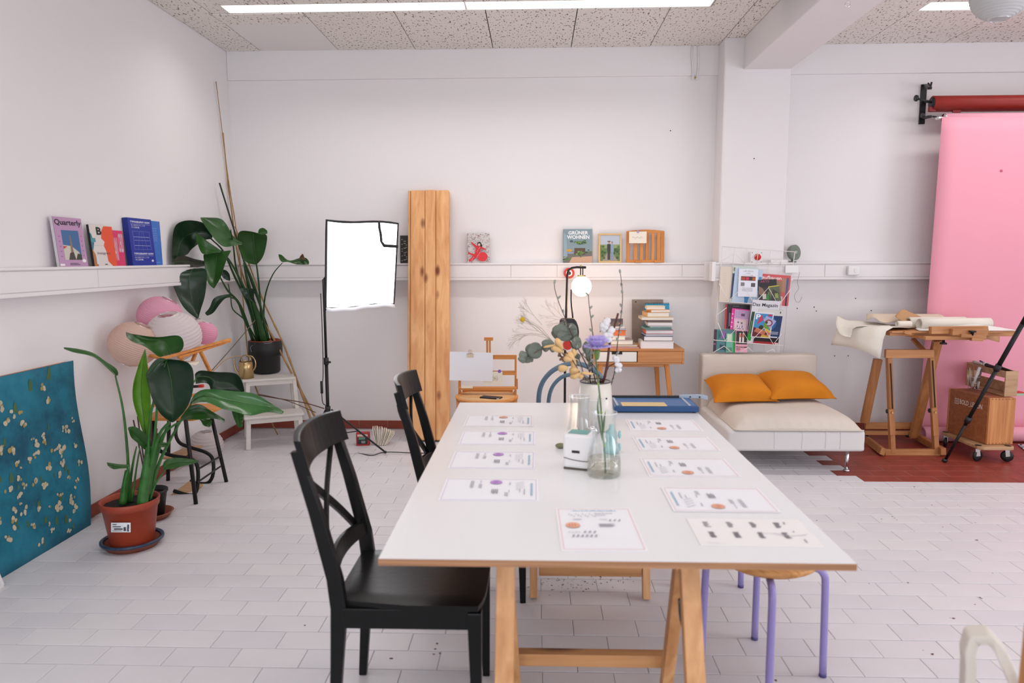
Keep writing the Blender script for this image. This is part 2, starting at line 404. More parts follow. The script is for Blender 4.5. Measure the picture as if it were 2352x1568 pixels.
def chip(x, y, s):
    n = 6; a0 = rr.random() * 6
    sp.prism([(x + s * rr.uniform(.3, 1.2) * math.cos(a0 + 2 * PI * k / n), y + s * .7 * rr.uniform(.3, 1.2) * math.sin(a0 + 2 * PI * k / n)) for k in range(n)], .0006, .0010)
for px, py in [(2025, 1192), (1930, 1104), (2055, 1190), (2115, 1126), (2125, 1140), (2140, 1160), (2200, 1160), (2240, 1200), (2250, 1372), (2254, 1374), (2240, 1388), (2182, 1419), (2190, 1420), (2085, 1338), (2120, 1493), (2142, 1502), (2280, 1316), (1996, 1340), (1876, 1195), (2165, 1210), (2243, 1240), (1782, 1562), (885, 1045), (910, 1038), (869, 1062), (1000, 1490), (1004, 1478), (1010, 1500), (996, 1502), (700, 1436), (898, 1512), (2060, 1194), (2050, 1186), (2205, 1163), (2100, 1118)]:
    p = W(px, py, z=0); chip(p.x, p.y, rr.uniform(.003, .009))
for k in range(70):
    p = W(rr.gauss(1290, 60), rr.gauss(1340, 9), z=0); chip(p.x, p.y, rr.uniform(.0015, .006))
for k in range(20):
    p = W(rr.gauss(1395, 35), rr.gauss(1328, 5), z=0); chip(p.x, p.y, rr.uniform(.002, .006))
sp.build('paint_chips', mat('bared_tile', '#5e2620', .7), fl, kind='stuff')

# ------------------------------------------------------------------ setting: walls
wb = MB().b2((RX0 - .15, RY1, -.1), (RX1 + .15, RY1 + .15, 3.3)).build('wall_back', WALL); struct(wb)
ho = MB(); rr = random.Random(5)
for px, py in [(2001, 713), (1831, 708), (1875, 714), (1917, 817), (1948, 817), (1965, 685), (1540, 300), (1870, 705), (870, 640), (1812, 176), (1732, 364)]:
    p = W(px, py, y=RY1 - .001)
    if 1.4 < p.x < 2.0: p = W(px, py, y=5.749)
    ho.lathe([(.0045, 0), (.0045, .002)], p, 8, M=Euler((PI / 2, 0, 0)).to_matrix())
ho.build('nail_hole', mat('hole_dark', '#241e1e', .9), wb)
wl = MB().b2((RX0 - .15, RY0 - .1, -.1), (RX0, RY1 + .1, 3.3)).build('wall_left', WALL); struct(wl)
wr = MB()
wr.b2((RX1, RY0 - .1, -.1), (RX1 + .15, .4, 3.3)).b2((RX1, 3.4, -.1), (RX1 + .15, RY1 + .1, 3.3)).b2((RX1, .4, -.1), (RX1 + .15, 3.4, .5)).b2((RX1, .4, 2.4), (RX1 + .15, 3.4, 3.3))
struct(wr.build('wall_right', WALL))
wf = MB(); xs = [RX0 - .1] + [v for w in WIN for v in w] + [RX1 + .1]
for k in range(0, len(xs), 2): wf.b2((xs[k], RY0 - .15, -.1), (xs[k + 1], RY0, 3.3))
for a, b in WIN: wf.b2((a, RY0 - .15, -.1), (b, RY0, .5)).b2((a, RY0 - .15, 2.4), (b, RY0, 3.3))
struct(wf.build('wall_front', WALL))
for n, (a, b) in enumerate(WIN + [(None, None)]):
    m = MB()
    if a is None:
        for yy in (.4, 1.9, 3.4): m.box((RX1 + .05, yy, 1.45), (.05, .06, 1.9))
        for zz in (.52, 2.38): m.box((RX1 + .05, 1.9, zz), (.05, 3.0, .06))
    else:
        for xx in (a, (a + b) / 2, b): m.box((xx, RY0 - .05, 1.45), (.06, .05, 1.9))
        for zz in (.52, 2.38): m.box(((a + b) / 2, RY0 - .05, zz), (b - a, .05, .06))
    struct(m.build('window_%d' % (n + 1), TRIMP))
struct(MB().b2((RX0, RY1 - .022, 2.893), (RX1, RY1 + .01, 3.2)).build('trim_1', WALL, bevel=.006))
struct(MB().b2((1.455, 5.75, -.02), (1.965, RY1 + .01, 3.2)).build('trim_2', WALL, bevel=.012))    # pier
struct(MB().b2((1.60, RY0, 2.885), (1.965, 5.76, 3.25)).build('trim_3', WALL, bevel=.006))         # ceiling beam
# cable ducts: a boxed rail along both walls
def duct(name, pts_fn, length, segs):
    m = MB(); pts_fn(m, 'body'); return struct(m.build(name, TRIMP, bevel=.003))
DZ0, DZ1, DD = 1.272, 1.409, .075
def railx(name, x0, x1, yw, seams):
    o = struct(MB().b2((x0, yw - DD + .012, DZ0), (x1, yw + .003, DZ1 - .012)).build(name, TRIMP, bevel=.002))
    MB().b2((x0, yw - DD, DZ1 - .014), (x1, yw + .003, DZ1)).build('top_lip', TRIMP, o, bevel=.003)
    MB().b2((x0, yw - DD + .002, DZ0 - .004), (x1, yw, DZ0 + .016)).build('bottom_lip', TRIMP, o, bevel=.003)
    s = [x0] + seams + [x1]
    for a, b in zip(s, s[1:]): MB().b2((a + .002, yw - DD + .006, DZ0 + .02), (b - .002, yw - DD + .02, DZ1 - .018)).build('duct_cover', TRIMP, o, bevel=.0015)
    return o
railx('trim_4', RX0 + .06, 1.44, RY1, [-1.6, -.2, .18, 1.2])
railx('trim_5', 1.40, 2.02, 5.75, [])
railx('trim_6', 1.985, RX1, RY1, [2.35, 3.6])
MB().b2((1.385, 5.67, DZ0 - .008), (1.415, 5.76, DZ1 + .006)).build('joint_cap', TRIMP, bpy.data.objects['trim_5'], bevel=.003)
MB().b2((1.375, 5.87, DZ0 - .008), (1.43, RY1, DZ1 + .006)).build('joint_cap', TRIMP, bpy.data.objects['trim_5'], bevel=.003)
o = struct(MB().b2((RX0 - .003, RY0, DZ0), (RX0 + DD - .012, RY1, DZ1 - .012)).build('trim_7', TRIMP, bevel=.002))
MB().b2((RX0, RY0, DZ1 - .014), (RX0 + DD, RY1, DZ1)).build('top_lip', TRIMP, o, bevel=.003)
MB().b2((RX0, RY0, DZ0 - .004), (RX0 + DD - .002, RY1, DZ0 + .016)).build('bottom_lip', TRIMP, o, bevel=.003)
ys = [RY0, -.5, 1.5, W(229, 650, x=RX0 + DD).y, 5.0, RY1 - .05]
for a, b in zip(ys, ys[1:]): MB().b2((RX0 + DD - .02, a + .002, DZ0 + .02), (RX0 + DD - .006, b - .002, DZ1 - .018)).build('duct_cover', TRIMP, o, bevel=.0015)
# tile baseboards
def baseb(name, p, q, nrm, n):
    p = Vector(p); q = Vector(q); nrm = Vector(nrm); d = (q - p) / n; dn = d.normalized()
    c = (p + q) / 2 + Vector((0, 0, .034)); L_ = (q - p).length
    o = struct(MB().bar(p + nrm * .004 + Vector((0, 0, .034)), q + nrm * .004 + Vector((0, 0, .034)), .008, .068).build(name, GROUTR))
    b = MB().bar(-dn * (d.length / 2 - .002), dn * (d.length / 2 - .002), .012, .068).build('baseboard_tile', TERRAB, o, bevel=.0015)
    for k in range(n):
        t = b if k == 0 else b.copy()
        if k: COL.objects.link(t); t.parent = o
        t.location = p + d * (k + .5) + nrm * .007 + Vector((0, 0, .036))
    return o
baseb('baseboard_back', (RX0 + .014, RY1, 0), (1.455, RY1, 0), (0, -1, 0), 16)
baseb('baseboard_right', (1.97, RY1, 0), (RX1, RY1, 0), (0, -1, 0), 14)
baseb('baseboard_left', (RX0, 2.25, 0), (RX0, RY1, 0), (1, 0, 0), 15)
# ------------------------------------------------------------------ ceiling
ce = struct(MB().b2((RX0 - .1, RY0 - .1, 3.20), (RX1 + .1, RY1 + .1, 3.3)).build('ceiling', mat('ceiling_void', '#4a443f', .9)))
def panel(x0, x1, y0, y1, dz=0, m=CEIL, tilt=0):
    b = MB().b2((x0 + .003, y0 + .003, 3.118 + dz), (x1 - .003, y1 - .003, 3.134 + dz)); o = b.build('ceiling_panel', m, ce, bevel=.003)
    if tilt: o.rotation_euler = (0, tilt, 0)
gx = [RX0, -2.226, -1.59, -.965, -.34, .285, .91, 1.455, 1.60]
yA, yB = 5.06, 4.90
rr = random.Random(2)
def dz(): return rr.uniform(-.003, .002)
panel(gx[0], gx[1], 5.20, RY1 - .02, dz()); panel(gx[0], gx[1], 4.3, 5.20, -.002); panel(gx[0], gx[1], 3.0, 4.3)
for k in range(1, 8):
    x0, x1 = gx[k], gx[k + 1]
    if k == 1: panel(x0, x1, 5.28, RY1 - .02, .003, CEILP); panel(x0, x1, yA, 5.28, -.004)
    elif k == 7: panel(x0, x1, yA, 5.75, .0)
    elif k == 6: panel(x0, x1, yA, RY1 - .02, dz())
    else: panel(x0, x1, yA, RY1 - .02, dz())
    if k == 1: panel(x0, -2.10, yB, yA, dz())
    if k >= 6: panel(max(x0, 1.18), x1, yB, yA, dz())
    if k < 7: panel(x0, x1, 4.2, yB, dz())
    panel(x0, x1, 3.0, 4.2, dz())
panel(RX0, 1.60, RY0, 3.0)
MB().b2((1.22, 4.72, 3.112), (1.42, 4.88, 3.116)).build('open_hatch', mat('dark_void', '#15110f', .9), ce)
gr2 = [1.965, 2.58, 3.21, 3.85, 4.48, 5.1, RX1]
for a, b in zip(gr2, gr2[1:]):
    panel(a, b, 5.20, RY1 - .02, dz())
    if a < 2.6: panel(a, 2.61, 5.03, 5.20, dz())
    panel(a, b, 4.3, 5.03, dz()); panel(a, b, 3.0, 4.3, dz())
panel(1.965, RX1, RY0, 3.0)
def ceiling_light(x0, x1, y0, y1, label, n):
    c = ((x0 + x1) / 2, (y0 + y1) / 2, 3.15); t = thing('ceiling_light', label, 'ceiling light', c, group='recessed ceiling strip lights')
    w = (x1 - x0) / 2; h = (y1 - y0) / 2; m = MB()
    m.b2((-w, -h, -.03), (w, -h + .006, .03)).b2((-w, h - .006, -.03), (w, h, .03)).b2((-w, -h, -.03), (-w + .006, h, .03)).b2((w - .006, -h, -.03), (w, h, .03)).b2((-w, -h, .03), (w, h, .04))
    m.build('housing', WHITEP, t)
    s = 2 * w / n
    for k in range(n):
        a = -w + s * k; MB().b2((a + .012, -h + .012, -.018), (a + s - .012, h - .012, -.010)).build('diffuser', GLOW, t)
        MB().b2((a + s - .01, -h, -.028), (a + s, h, .02)).build('divider', WHITEP, t) if k < n - 1 else None
ceiling_light(-2.10, 1.175, yB, yA, 'long white strip light recessed in the tiled ceiling, left of the beam', 2)
ceiling_light(2.61, 5.2, 5.03, 5.20, 'strip light recessed in the ceiling right of the beam, partly hidden by a paper lantern', 2)
t = thing('loose_cables', 'two loose white cables hanging from the ceiling beside the pier', 'cable', W(1598, 105, y=5.93))
for k, (px, bx) in enumerate(((1590, 1592), (1603, 1600))):
    MB().tube([L(px, 104, 5.945), L(px - 1 + 2 * k, 130, 5.935), L(px + 1, 150, 5.94), L(bx, 184, 5.935)], .006, 6, sub=5).build('cable', WHITEP, t, world=True)
MB().ball(L(1597, 178, 5.93), .008).build('screw_cap', mat('yellow_plastic', '#a89a3c', .5), t, world=True)
hk = thing('ceiling_hook', 'small metal hook under the ceiling beam', 'hook', (1.75, 4.33, 2.885))
c = W(1947, 8, z=2.87)
hk.location = (c.x, c.y, 2.885); ORG[hk.name] = Vector(hk.location)
MB().tube([Vector((0, 0, 0)), Vector((0, 0, -.006))] + [Vector((.014 * math.sin(a), 0, -.02 + .014 * math.cos(a))) for a in [k * .6 for k in range(10)]], .002, 6).build('hook', CHROME, hk)
# ------------------------------------------------------------------ books and covers
PAGES = mat('page_block', (.80, .76, .69, 1), .8, bump=.3, bscale=30, stretch=(1, 1, 30))
def ink(c): return mat('ink_' + c, c, .45)
def standing(name, label, cat, base, w, h, t, rz, lean, cover, shapes=(), texts=(), group=None, parts=True, spine=None):
    """a book or frame standing on its edge: base = middle of its bottom front edge, front faces local -y"""
    o = thing(name, label, cat, base, rz, group)
    M = Euler((-lean, 0, 0)).to_matrix().to_4x4()
    m = MB(); m.M = M
    m.b2((-w / 2, 0, 0), (w / 2, .0012, h)).b2((-w / 2, t - .0012, 0), (w / 2, t, h)).b2((-w / 2, 0, 0), (-w / 2 + .0012, t, h))
    m.build('cover', cover, o)
    if spine:
        s = MB(); s.M = M; s.b2((-w / 2 - .0006, .0006, 0), (-w / 2, t - .0006, h)); s.build('spine', spine, o)
    if parts:
        p = MB(); p.M = M; p.b2((-w / 2 + .0015, .0014, .002), (w / 2 - .003, t - .0014, h - .002)); p.build('pages', PAGES, o)
    F = M @ Matrix(((1, 0, 0, 0), (0, 0, -1, 0), (0, 1, 0, 0), (0, 0, 0, 1)))        # plane: x right, y up, z towards the viewer
    if shapes: art(o, 'cover_print', F, [conv(s, w, h) for s in shapes])
    for name_, body, box, c, bold in texts:
        text(o, name_, body, F, (box[0] * w - w / 2, box[1] * h, box[2] * w - w / 2, box[3] * h), ink(c), bold)
    return o
def conv(s, w, h):                                            # fractions of the cover -> metres
    if s[0] == 'r': return ('r', s[1] * w - w / 2, s[2] * h, s[3] * w, s[4] * h, s[5])
    if s[0] == 'c': return ('c', s[1] * w - w / 2, s[2] * h, s[3] * w, s[4] * h, s[5])
    return ('p', [(x * w - w / 2, y * h) for x, y in s[1]], s[2])
def onleft(px, py, dx=.035):                                  # point on the ledge of the left duct
    p = W(px, py, x=RX0 + DD - dx); return Vector((p.x, p.y, DZ1))
LR = -PI / 2 + PI                                             # front faces +x
def leftbook(px0, px1, **k):
    a = W(px0, 612, x=-2.455); b = W(px1, 612, x=-2.455); return Vector((-2.455, (a.y + b.y) / 2, DZ1)), abs(b.y - a.y)
RZL = PI / 2
# plane x of a book on the left ledge runs towards +y
b, w = leftbook(138, 203)
h = W(160, 500, x=-2.49).z - DZ1
rr = random.Random(4)
standing('magazine', 'lilac magazine with a blue cover photo at the near end of the left ledge', 'magazine', b, w, h, .016, RZL, .09, ink('#b890b4'),
    [('r', .22, .14, .60, .60, '#3a6698'), ('p', [(.22, .14), (.6, .14), (.82, .14), (.74, .30), (.5, .42), (.22, .44)], '#c9c2b4'),
     ('p', [(.22, .36), (.22, .42), (.36, .41)], '#c03030'), ('p', [(.44, .16), (.56, .16), (.52, .64), (.49, .64)], '#8a705c'), ('p', [(.6, .14), (.82, .14), (.82, .25), (.68, .27)], '#2f3a2c'),
     ('p', [(.35, .14), (.6, .14), (.55, .3), (.42, .28)], '#403830'), ('c', .88, .12, .07, .035, '#ece8ea'), ('r', .02, .02, .16, .04, '#ece8ea')] +
    [('r', .1, .2 + .1 * k, .05, .018, '#8a6a94') for k in range(5)] + [('r', .87, .22 + .1 * k, .05, .018, '#8a6a94') for k in range(5)] + [('r', .36, .06, .3, .012, '#4a3a4c'), ('r', .36, .035, .36, .012, '#4a3a4c')],
    [('title', 'Quarterly', (.04, .81, .96, .955), '#1c1a20', .02)], spine=ink('#c8c4c8'))
b, w = leftbook(218, 270)
standing('magazine', 'white magazine with a big letter B and an orange shape, standing on the left ledge', 'magazine', b, w, W(228, 517, x=-2.49).z - DZ1, .014, RZL, .09, ink('#d8d0cc'),
    [('p', [(0, .3), (.12, .55), (.05, .78), (0, .8)], '#2f6f86'), ('p', [(0, .0), (.18, 0), (.1, .3), (0, .42)], '#b0703c'), ('p', [(.62, .98), (1, .98), (1, 0), (.8, 0), (.62, .12), (.6, .35), (.52, .5), (.58, .6), (.45, .68), (.5, .85)], '#e2502c'),
     ('r', 0, .58, .2, .1, '#4a93a0'), ('r', .05, .50, .6, .004, '#a09890'), ('r', .12, .05, .1, .2, '#cfd8dc'), ('r', .45, .03, .12, .025, '#5a5654')],
    [('title', 'B', (.28, .76, .5, .95), '#141414', .04), ('subtitle', 'Instagram', (.2, .27, .74, .35), '#4a4644', 0)], spine=ink('#26262c'))
b, w = leftbook(258, 288)
standing('book', 'pink paperback leaning behind the white magazine on the left ledge', 'book', b + Vector((-.018, .01, 0)), w * 1.4, W(275, 530, x=-2.49).z - DZ1, .012, RZL, .04, ink('#d8336a'), [],
    [('title', 'SCHILD', (.72, .38, .96, .92), '#e8c8d8', .02), ('subtitle', "MANU", (.45, .14, .66, .8), '#f0e0e8', 0)])
b, w = leftbook(306, 360)
FR = [('r', .12 + .03, .34, .7, .004, '#8896d8'), ('r', .15, .72, .7, .004, '#8896d8'), ('r', .15, .34, .008, .38, '#8896d8'), ('r', .845, .34, .008, .38, '#8896d8'), ('r', .5, .3, .006, .46, '#6a7ad0'), ('r', .17, .60, .66, .006, '#c8d0f0'), ('r', .17, .53, .66, .004, '#c8d0f0'), ('r', .17, .42, .66, .006, '#c8d0f0'),
      ('p', [(.3, .34), (.31, .34), (.44, .72), (.43, .72)], '#6a7ad0'), ('p', [(.7, .34), (.69, .34), (.56, .72), (.57, .72)], '#6a7ad0'), ('r', .1, .875, .82, .004, '#c8d0f0'), ('r', .1, .205, .82, .004, '#c8d0f0'), ('c', .85, .1, .05, .025, '#c8d0f0')]
standing('book', 'thick dark blue hardback with white line diagram on the left ledge', 'book', b, w, W(320, 502, x=-2.49).z - DZ1, .032, RZL, .07, ink('#1c2f96'), FR,
    [('title', 'TYPOGRAPHY NOW', (.1, .90, .92, .94), '#e0e4f4', .03), ('title', 'TYPOGRAPHY NOW', (.1, .23, .92, .27), '#e0e4f4', .03), ('subtitle', 'ネイポグラフィ ナウ', (.12, .83, .7, .865), '#d8dcf0', .01), ('subtitle', '今と記録集', (.12, .785, .45, .82), '#d8dcf0', .01),
     ('subtitle', 'ネイポグラフィ ナウ', (.12, .15, .7, .185), '#d8dcf0', .01), ('subtitle', '今と記録集', (.12, .105, .45, .14), '#d8dcf0', .01)], spine=ink('#1a2a80'))
b, w = leftbook(340, 372)
standing('book', 'light blue book half hidden behind the dark blue hardback on the left ledge', 'book', b + Vector((-.03, .01, 0)), w * 1.7, W(350, 505, x=-2.49).z - DZ1 - .006, .016, RZL, .02, ink('#3d72c4'),
    [('r', .62, .55 + .04 * k, .22, .006, '#8fb0e4') for k in range(8)] + [('r', .6, .06, .3, .006, '#8fb0e4')], [])
# ------------------------------------------------------------------ unframed poster panel leaning on the left wall
p0 = W(200, 1205, z=0); p1 = W(25, 1320, z=0); t1 = W(167, 828, x=-2.492)
t = thing('canvas_print', 'large teal painted panel with cream dabs leaning on the left wall', 'picture', (-2.44, 3.4, 0))
yb0, yb1 = 2.55, p0.y; H_ = t1.z
def pp(u, v, off=0):                                         # u along y (0 near .. 1 far), v up; the print bows at its free edge
    x = -2.438 - .052 * v + off; y = yb0 + (yb1 - yb0) * u + (.05 * v + .012 * math.sin(v * 5)) * (u > .3) * u
    x += .010 * math.sin(v * 6) * max(0, u - .7) / .3
    return Vector((x, y, H_ * v + .0))
def tealmat():
    m = mat('teal_canvas', '#1d6c80', .7); nt = m.node_tree; N = nt.nodes; K = nt.links; b = N['Principled BSDF']
    tc = N.new('ShaderNodeTexCoord'); n = N.new('ShaderNodeTexNoise'); n.inputs['Scale'].default_value = 2.4; n.inputs['Detail'].default_value = 7; n.inputs['Roughness'].default_value = .7; K.new(tc.outputs['Object'], n.inputs[0])
    r = N.new('ShaderNodeValToRGB'); e = r.color_ramp.elements; e[0].position = .35; e[0].color = lin('#0f5068'); e[1].position = .68; e[1].color = lin('#2f86a0'); q = e.new(.5); q.color = lin('#17728a')
    K.new(n.outputs[0], r.inputs[0]); K.new(r.outputs[0], b.inputs['Base Color']); return m
m = MB(); m.grid([[pp(u / 14, v / 14) for u in range(15)] for v in range(15)]); m.build('print', tealmat(), t, world=True, solid=.003)
m = MB(); a = [pp(0, 0, -.016), pp(1, 0, -.016) - Vector((0, .02, 0)), pp(1, 1, -.016) - Vector((0, .05, 0)), pp(0, 1, -.016)]
m.add([v for v in a] + [v + Vector((.010, 0, 0)) for v in a], [(0, 1, 2, 3), (7, 6, 5, 4), (0, 4, 5, 1), (1, 5, 6, 2), (2, 6, 7, 3), (3, 7, 4, 0)]); m.build('backing_board', mat('fibre_board', '#b8774a', .8), t, world=True)
rr = random.Random(21); br = MB(); dab = MB()                # loose abstract twigs and dabs of paint, our own arrangement
def stroke(u0, v0, u1, v1, w, bend):
    n = 9; ps = []
    for k in range(n):
        s = k / (n - 1); ps.append((u0 + (u1 - u0) * s + bend * math.sin(PI * s) + rr.uniform(-.008, .008), v0 + (v1 - v0) * s + bend * .6 * math.sin(2 * PI * s)))
    for (a, b), (c, d) in zip(ps, ps[1:]):
        P1 = pp(a, b, .0025); P2 = pp(c, d, .0025); up = Vector((0, (P2 - P1).z, -(P2 - P1).y)).normalized() * w / 2
        br.add([P1 - up, P2 - up, P2 + up, P1 + up], [(0, 1, 2, 3)], rr.choice((0, 0, 1)))
    return ps
def blossom(u, v, s):
    for k in range(rr.choice((3, 4, 5))):
        a = rr.random() * 6.28; d = s * rr.uniform(.3, 1.0); c = pp(min(.985, u + d * math.cos(a)), v + d * 1.1 * math.sin(a), .0035 + .0002 * k); q = s * rr.uniform(.35, .62)
        dab.add([c + Vector((0, q * 1.1 * math.cos(b) * rr.uniform(.7, 1.1), q * 1.2 * math.sin(b) * rr.uniform(.7, 1.1))) for b in [j * PI / 3.5 for j in range(7)]], [tuple(range(7))], rr.choice((0, 0, 1, 2)))
for a in [(.98, .75, .78, .28, .016, -.05), (.80, .62, .55, .50, .009, .04), (.86, .45, .52, .40, .008, .03), (.78, .3, .62, .05, .006, .05), (.72, .70, .60, .80, .010, -.04), (.70, .78, .45, .55, .006, .03), (.92, .33, .88, .08, .006, -.02), (.62, .45, .38, .42, .008, -.03), (.66, .5, .7, .72, .006, .02), (.45, .6, .40, .84, .007, .02), (.52, .75, .46, .94, .005, .01), (.78, .68, .8, .9, .005, .01), (.6, .33, .5, .12, .006, -.03), (.3, .4, .42, .15, .006, .03)]:
    for (u, v) in stroke(*a)[1::2]:
        if rr.random() < .62: blossom(u + rr.uniform(-.03, .03), v + rr.uniform(-.03, .03), rr.uniform(.014, .026))
for k in range(46): blossom(rr.uniform(.3, .96), rr.uniform(.04, .66), rr.uniform(.008, .022))
br.v = []; br.f = []; br.mi = []; br.sm = []
for k in range(34):
    u, v = rr.uniform(.3, .97), rr.uniform(.02, .98); s = rr.uniform(.01, .03); c = pp(u, v, .0025); br.add([c + Vector((0, s * .5 * math.cos(b), s * math.sin(b) * rr.uniform(.8, 1.6))) for b in [j * PI / 3.5 for j in range(7)]], [tuple(range(7))], 0)
br.build('painted_smudges', [mat('olive_paint', '#4a6a48', .8), mat('brown_paint', '#6a5638', .8)], t, world=True, kind='stuff')
dab.build('painted_dabs', [mat('blossom_cream', '#c9bfa4', .8), mat('blossom_pale', '#b7b29c', .8), mat('blossom_ochre', '#a5935a', .8)], t, world=True, kind='stuff')
# folded frame lying in front of its lower near corner
t = thing('picture_frame', 'thin white frame corner on the floor in front of the teal panel', 'frame', (-2.36, 2.9, 0))
a = W(-40, 1330, z=.0); a = Vector((-2.375, 2.80, 0))
MB().bar(a + Vector((0, .16, .005)), a + Vector((-.02, .10, .24)), .012, .02, up=(1, 0, 0)).bar(a + Vector((0, -.4, .005)), a + Vector((0, .16, .005)), .012, .02, up=(1, 0, 0)).build('moulding', WHITEP, t, world=True)
MB().bar(a + Vector((-.014, .155, .003)), a + Vector((-.034, .095, .235)), .01, .02, up=(1, 0, 0)).build('backing', mat('fibre_board', '#b8774a', .8), t, world=True)
# ------------------------------------------------------------------ paper lanterns
def lantern(label, c, r, col, cat='paper lantern', sq=.93, tilt=(0, 0), rings=17, sup=True):
    t = thing('paper_lantern', label, cat, c, group='round paper lanterns'); R = Euler((tilt[0], tilt[1], 0)).to_matrix(); prof = []; n = rings * 4
    a0, a1 = .34, PI - .34
    for i in range(n + 1):
        a = a0 + (a1 - a0) * i / n; q = r * (1 - .040 * abs(math.sin(PI * i / 4)))
        prof.append((q * math.sin(a), -q * math.cos(a) * sq))
    m = MB(); m.shell(prof, (0, 0, 0), 40, 0, R); m.build('shade', papermat('lantern_' + col, col), t)
    for z in (prof[0], prof[-1]): MB().tube([R @ Vector((z[0] * math.cos(b), z[0] * math.sin(b), z[1])) for b in [j * PI / 9 for j in range(18)]], .0016, 5, closed=True).build('rim_wire', CHROME, t)
    k = MB(); zt = prof[-1][1]; rt = prof[-1][0]
    k.tube([R @ Vector((-rt, 0, zt)), R @ Vector((-rt * .2, 0, zt - .01)), R @ Vector((0, 0, zt - .03)), R @ Vector((rt * .2, 0, zt - .01)), R @ Vector((rt, 0, zt))], .0013, 5)
    k.build('hanger_wire', BRASS, t); return t
lantern('large white ribbed paper lantern, in front of the pink ones in the corner', L(398, 773, 4.22), .163, '#ebe2e2', tilt=(.28, -.05))
lantern('pink paper lantern, the highest of the cluster on the left', L(368, 728, 4.40, -2.335), .137, '#f4bcd2', tilt=(-.12, .5), rings=26)
lantern('pale peach paper lantern against the left wall under the ledge', L(307, 790, 4.05, -2.365), .138, '#edd0c2', tilt=(-.12, .45), rings=26)
lantern('small pink paper lantern, right of the large white one', L(470, 765, 4.62, -2.3), .083, '#f4b4cd', tilt=(-.12, .2), rings=14)
lantern('small white paper lantern, mostly hidden behind the large white one', L(455, 752, 4.78, -2.38), .066, '#e2dad4', tilt=(.2, .0), rings=9)
lantern('white paper lantern on the floor behind the black stool legs', Vector((-2.36, 4.93, .118)), .122, '#d8cfcf', tilt=(.1, .1), rings=12)
c = W(2299, -14, y=3.6); tl = lantern('white paper lantern hanging from the ceiling at the top right', c, .13, '#dadada', rings=20); tl['group'] = 'round paper lanterns'
MB().tube([c + Vector((0, 0, .12)), Vector((c.x, c.y, 3.118))], .002, 5).build('cord', WHITEP, tl, world=True)
# ------------------------------------------------------------------ black-legged stool
q = lambda x, y: (140 + x / 2.704, 740 + y / 2.704)           # coordinates read off an enlarged crop
t = thing('metal_stool', 'black tube stool with a wooden seat under the paper lanterns', 'stool', (-2.13, 4.25, 0))
fa, fb = W(450, 1157, z=0), W(520, 1106, z=0); fc = W(386, 1103, z=0); fd = fa + (fc - fb) * 1.0
zt = .50
cx = (fa + fb + fc) / 3
tops = []
for f, px in ((fa, (427, 968)), (fb, (487, 962)), (fc, (388, 968))):
    top = W(px[0], px[1], z=zt - .02); top = W(px[0], px[1], y=f.y + (-.02 if f is not fc else .0)); tops.append(top)
    MB().tube([top + (top - f) * .06, f], .0125, 10).build('leg', BLACKM, t, world=True)
f = Vector((-2.33, 4.12, 0)); MB().tube([Vector((-2.30, 4.16, .50)), f], .0125, 10).build('leg', BLACKM, t, world=True)
a = L(*q(845, 915), 4.1); b = L(*q(985, 835), 4.42); MB().tube([a, b], .006, 6).tube([L(*q(845, 995), 4.08), L(*q(990, 895), 4.42)], .006, 6).build('stretcher', BLACKM, t, world=True)
MB().prism([(-.17, -.2), (.15, -.2), (.17, -.16), (.17, .2), (.13, .22), (-.17, .22)], .50, .52, Matrix.Translation((-2.16, 4.26, 0))).build('seat', ORWX, t, world=True, bevel=.004)
# cantilever frame with two wooden slats standing below
t = thing('bent_tube_frame', 'S-shaped black tube frame with two wooden slats standing under the black stool', 'chair frame', (-2.15, 4.4, 0))
T1 = [(735, 600), (712, 680), (735, 745), (800, 775), (900, 808), (942, 850), (945, 940), (915, 995), (850, 1000), (800, 985)]
T2 = [(600, 690), (605, 785), (680, 825), (790, 845), (845, 885), (850, 1000), (830, 1065), (780, 1070), (700, 1045)]
MB().tube([L(*q(x, y), 4.50 - .008 * i) for i, (x, y) in enumerate(T1)], .0115, 10, sub=5).build('tube_frame', BLACKM, t, world=True)
MB().tube([L(*q(x, y), 4.26 - .004 * i) for i, (x, y) in enumerate(T2)], .0115, 10, sub=5).build('tube_frame', BLACKM, t, world=True)
for s, (y0, y1) in (([(620, 840), (790, 768), (885, 760), (720, 850)], (4.42, 4.60)), ([(670, 1078), (795, 985), (885, 1005), (770, 1102)], (4.19, 4.36))):
    yy = [y0, y1, y1, y0]; P4 = [L(*q(x, y), yy[i]) for i, (x, y) in enumerate(s)]; n = (P4[1] - P4[0]).cross(P4[3] - P4[0]).normalized() * .012
    m = MB(); m.add(P4 + [v - n if n.z > 0 else v + n for v in P4], [(0, 1, 2, 3), (7, 6, 5, 4), (0, 4, 5, 1), (1, 5, 6, 2), (2, 6, 7, 3), (3, 7, 4, 0)]); m.build('slat', BIRCH, t, world=True, bevel=.003)
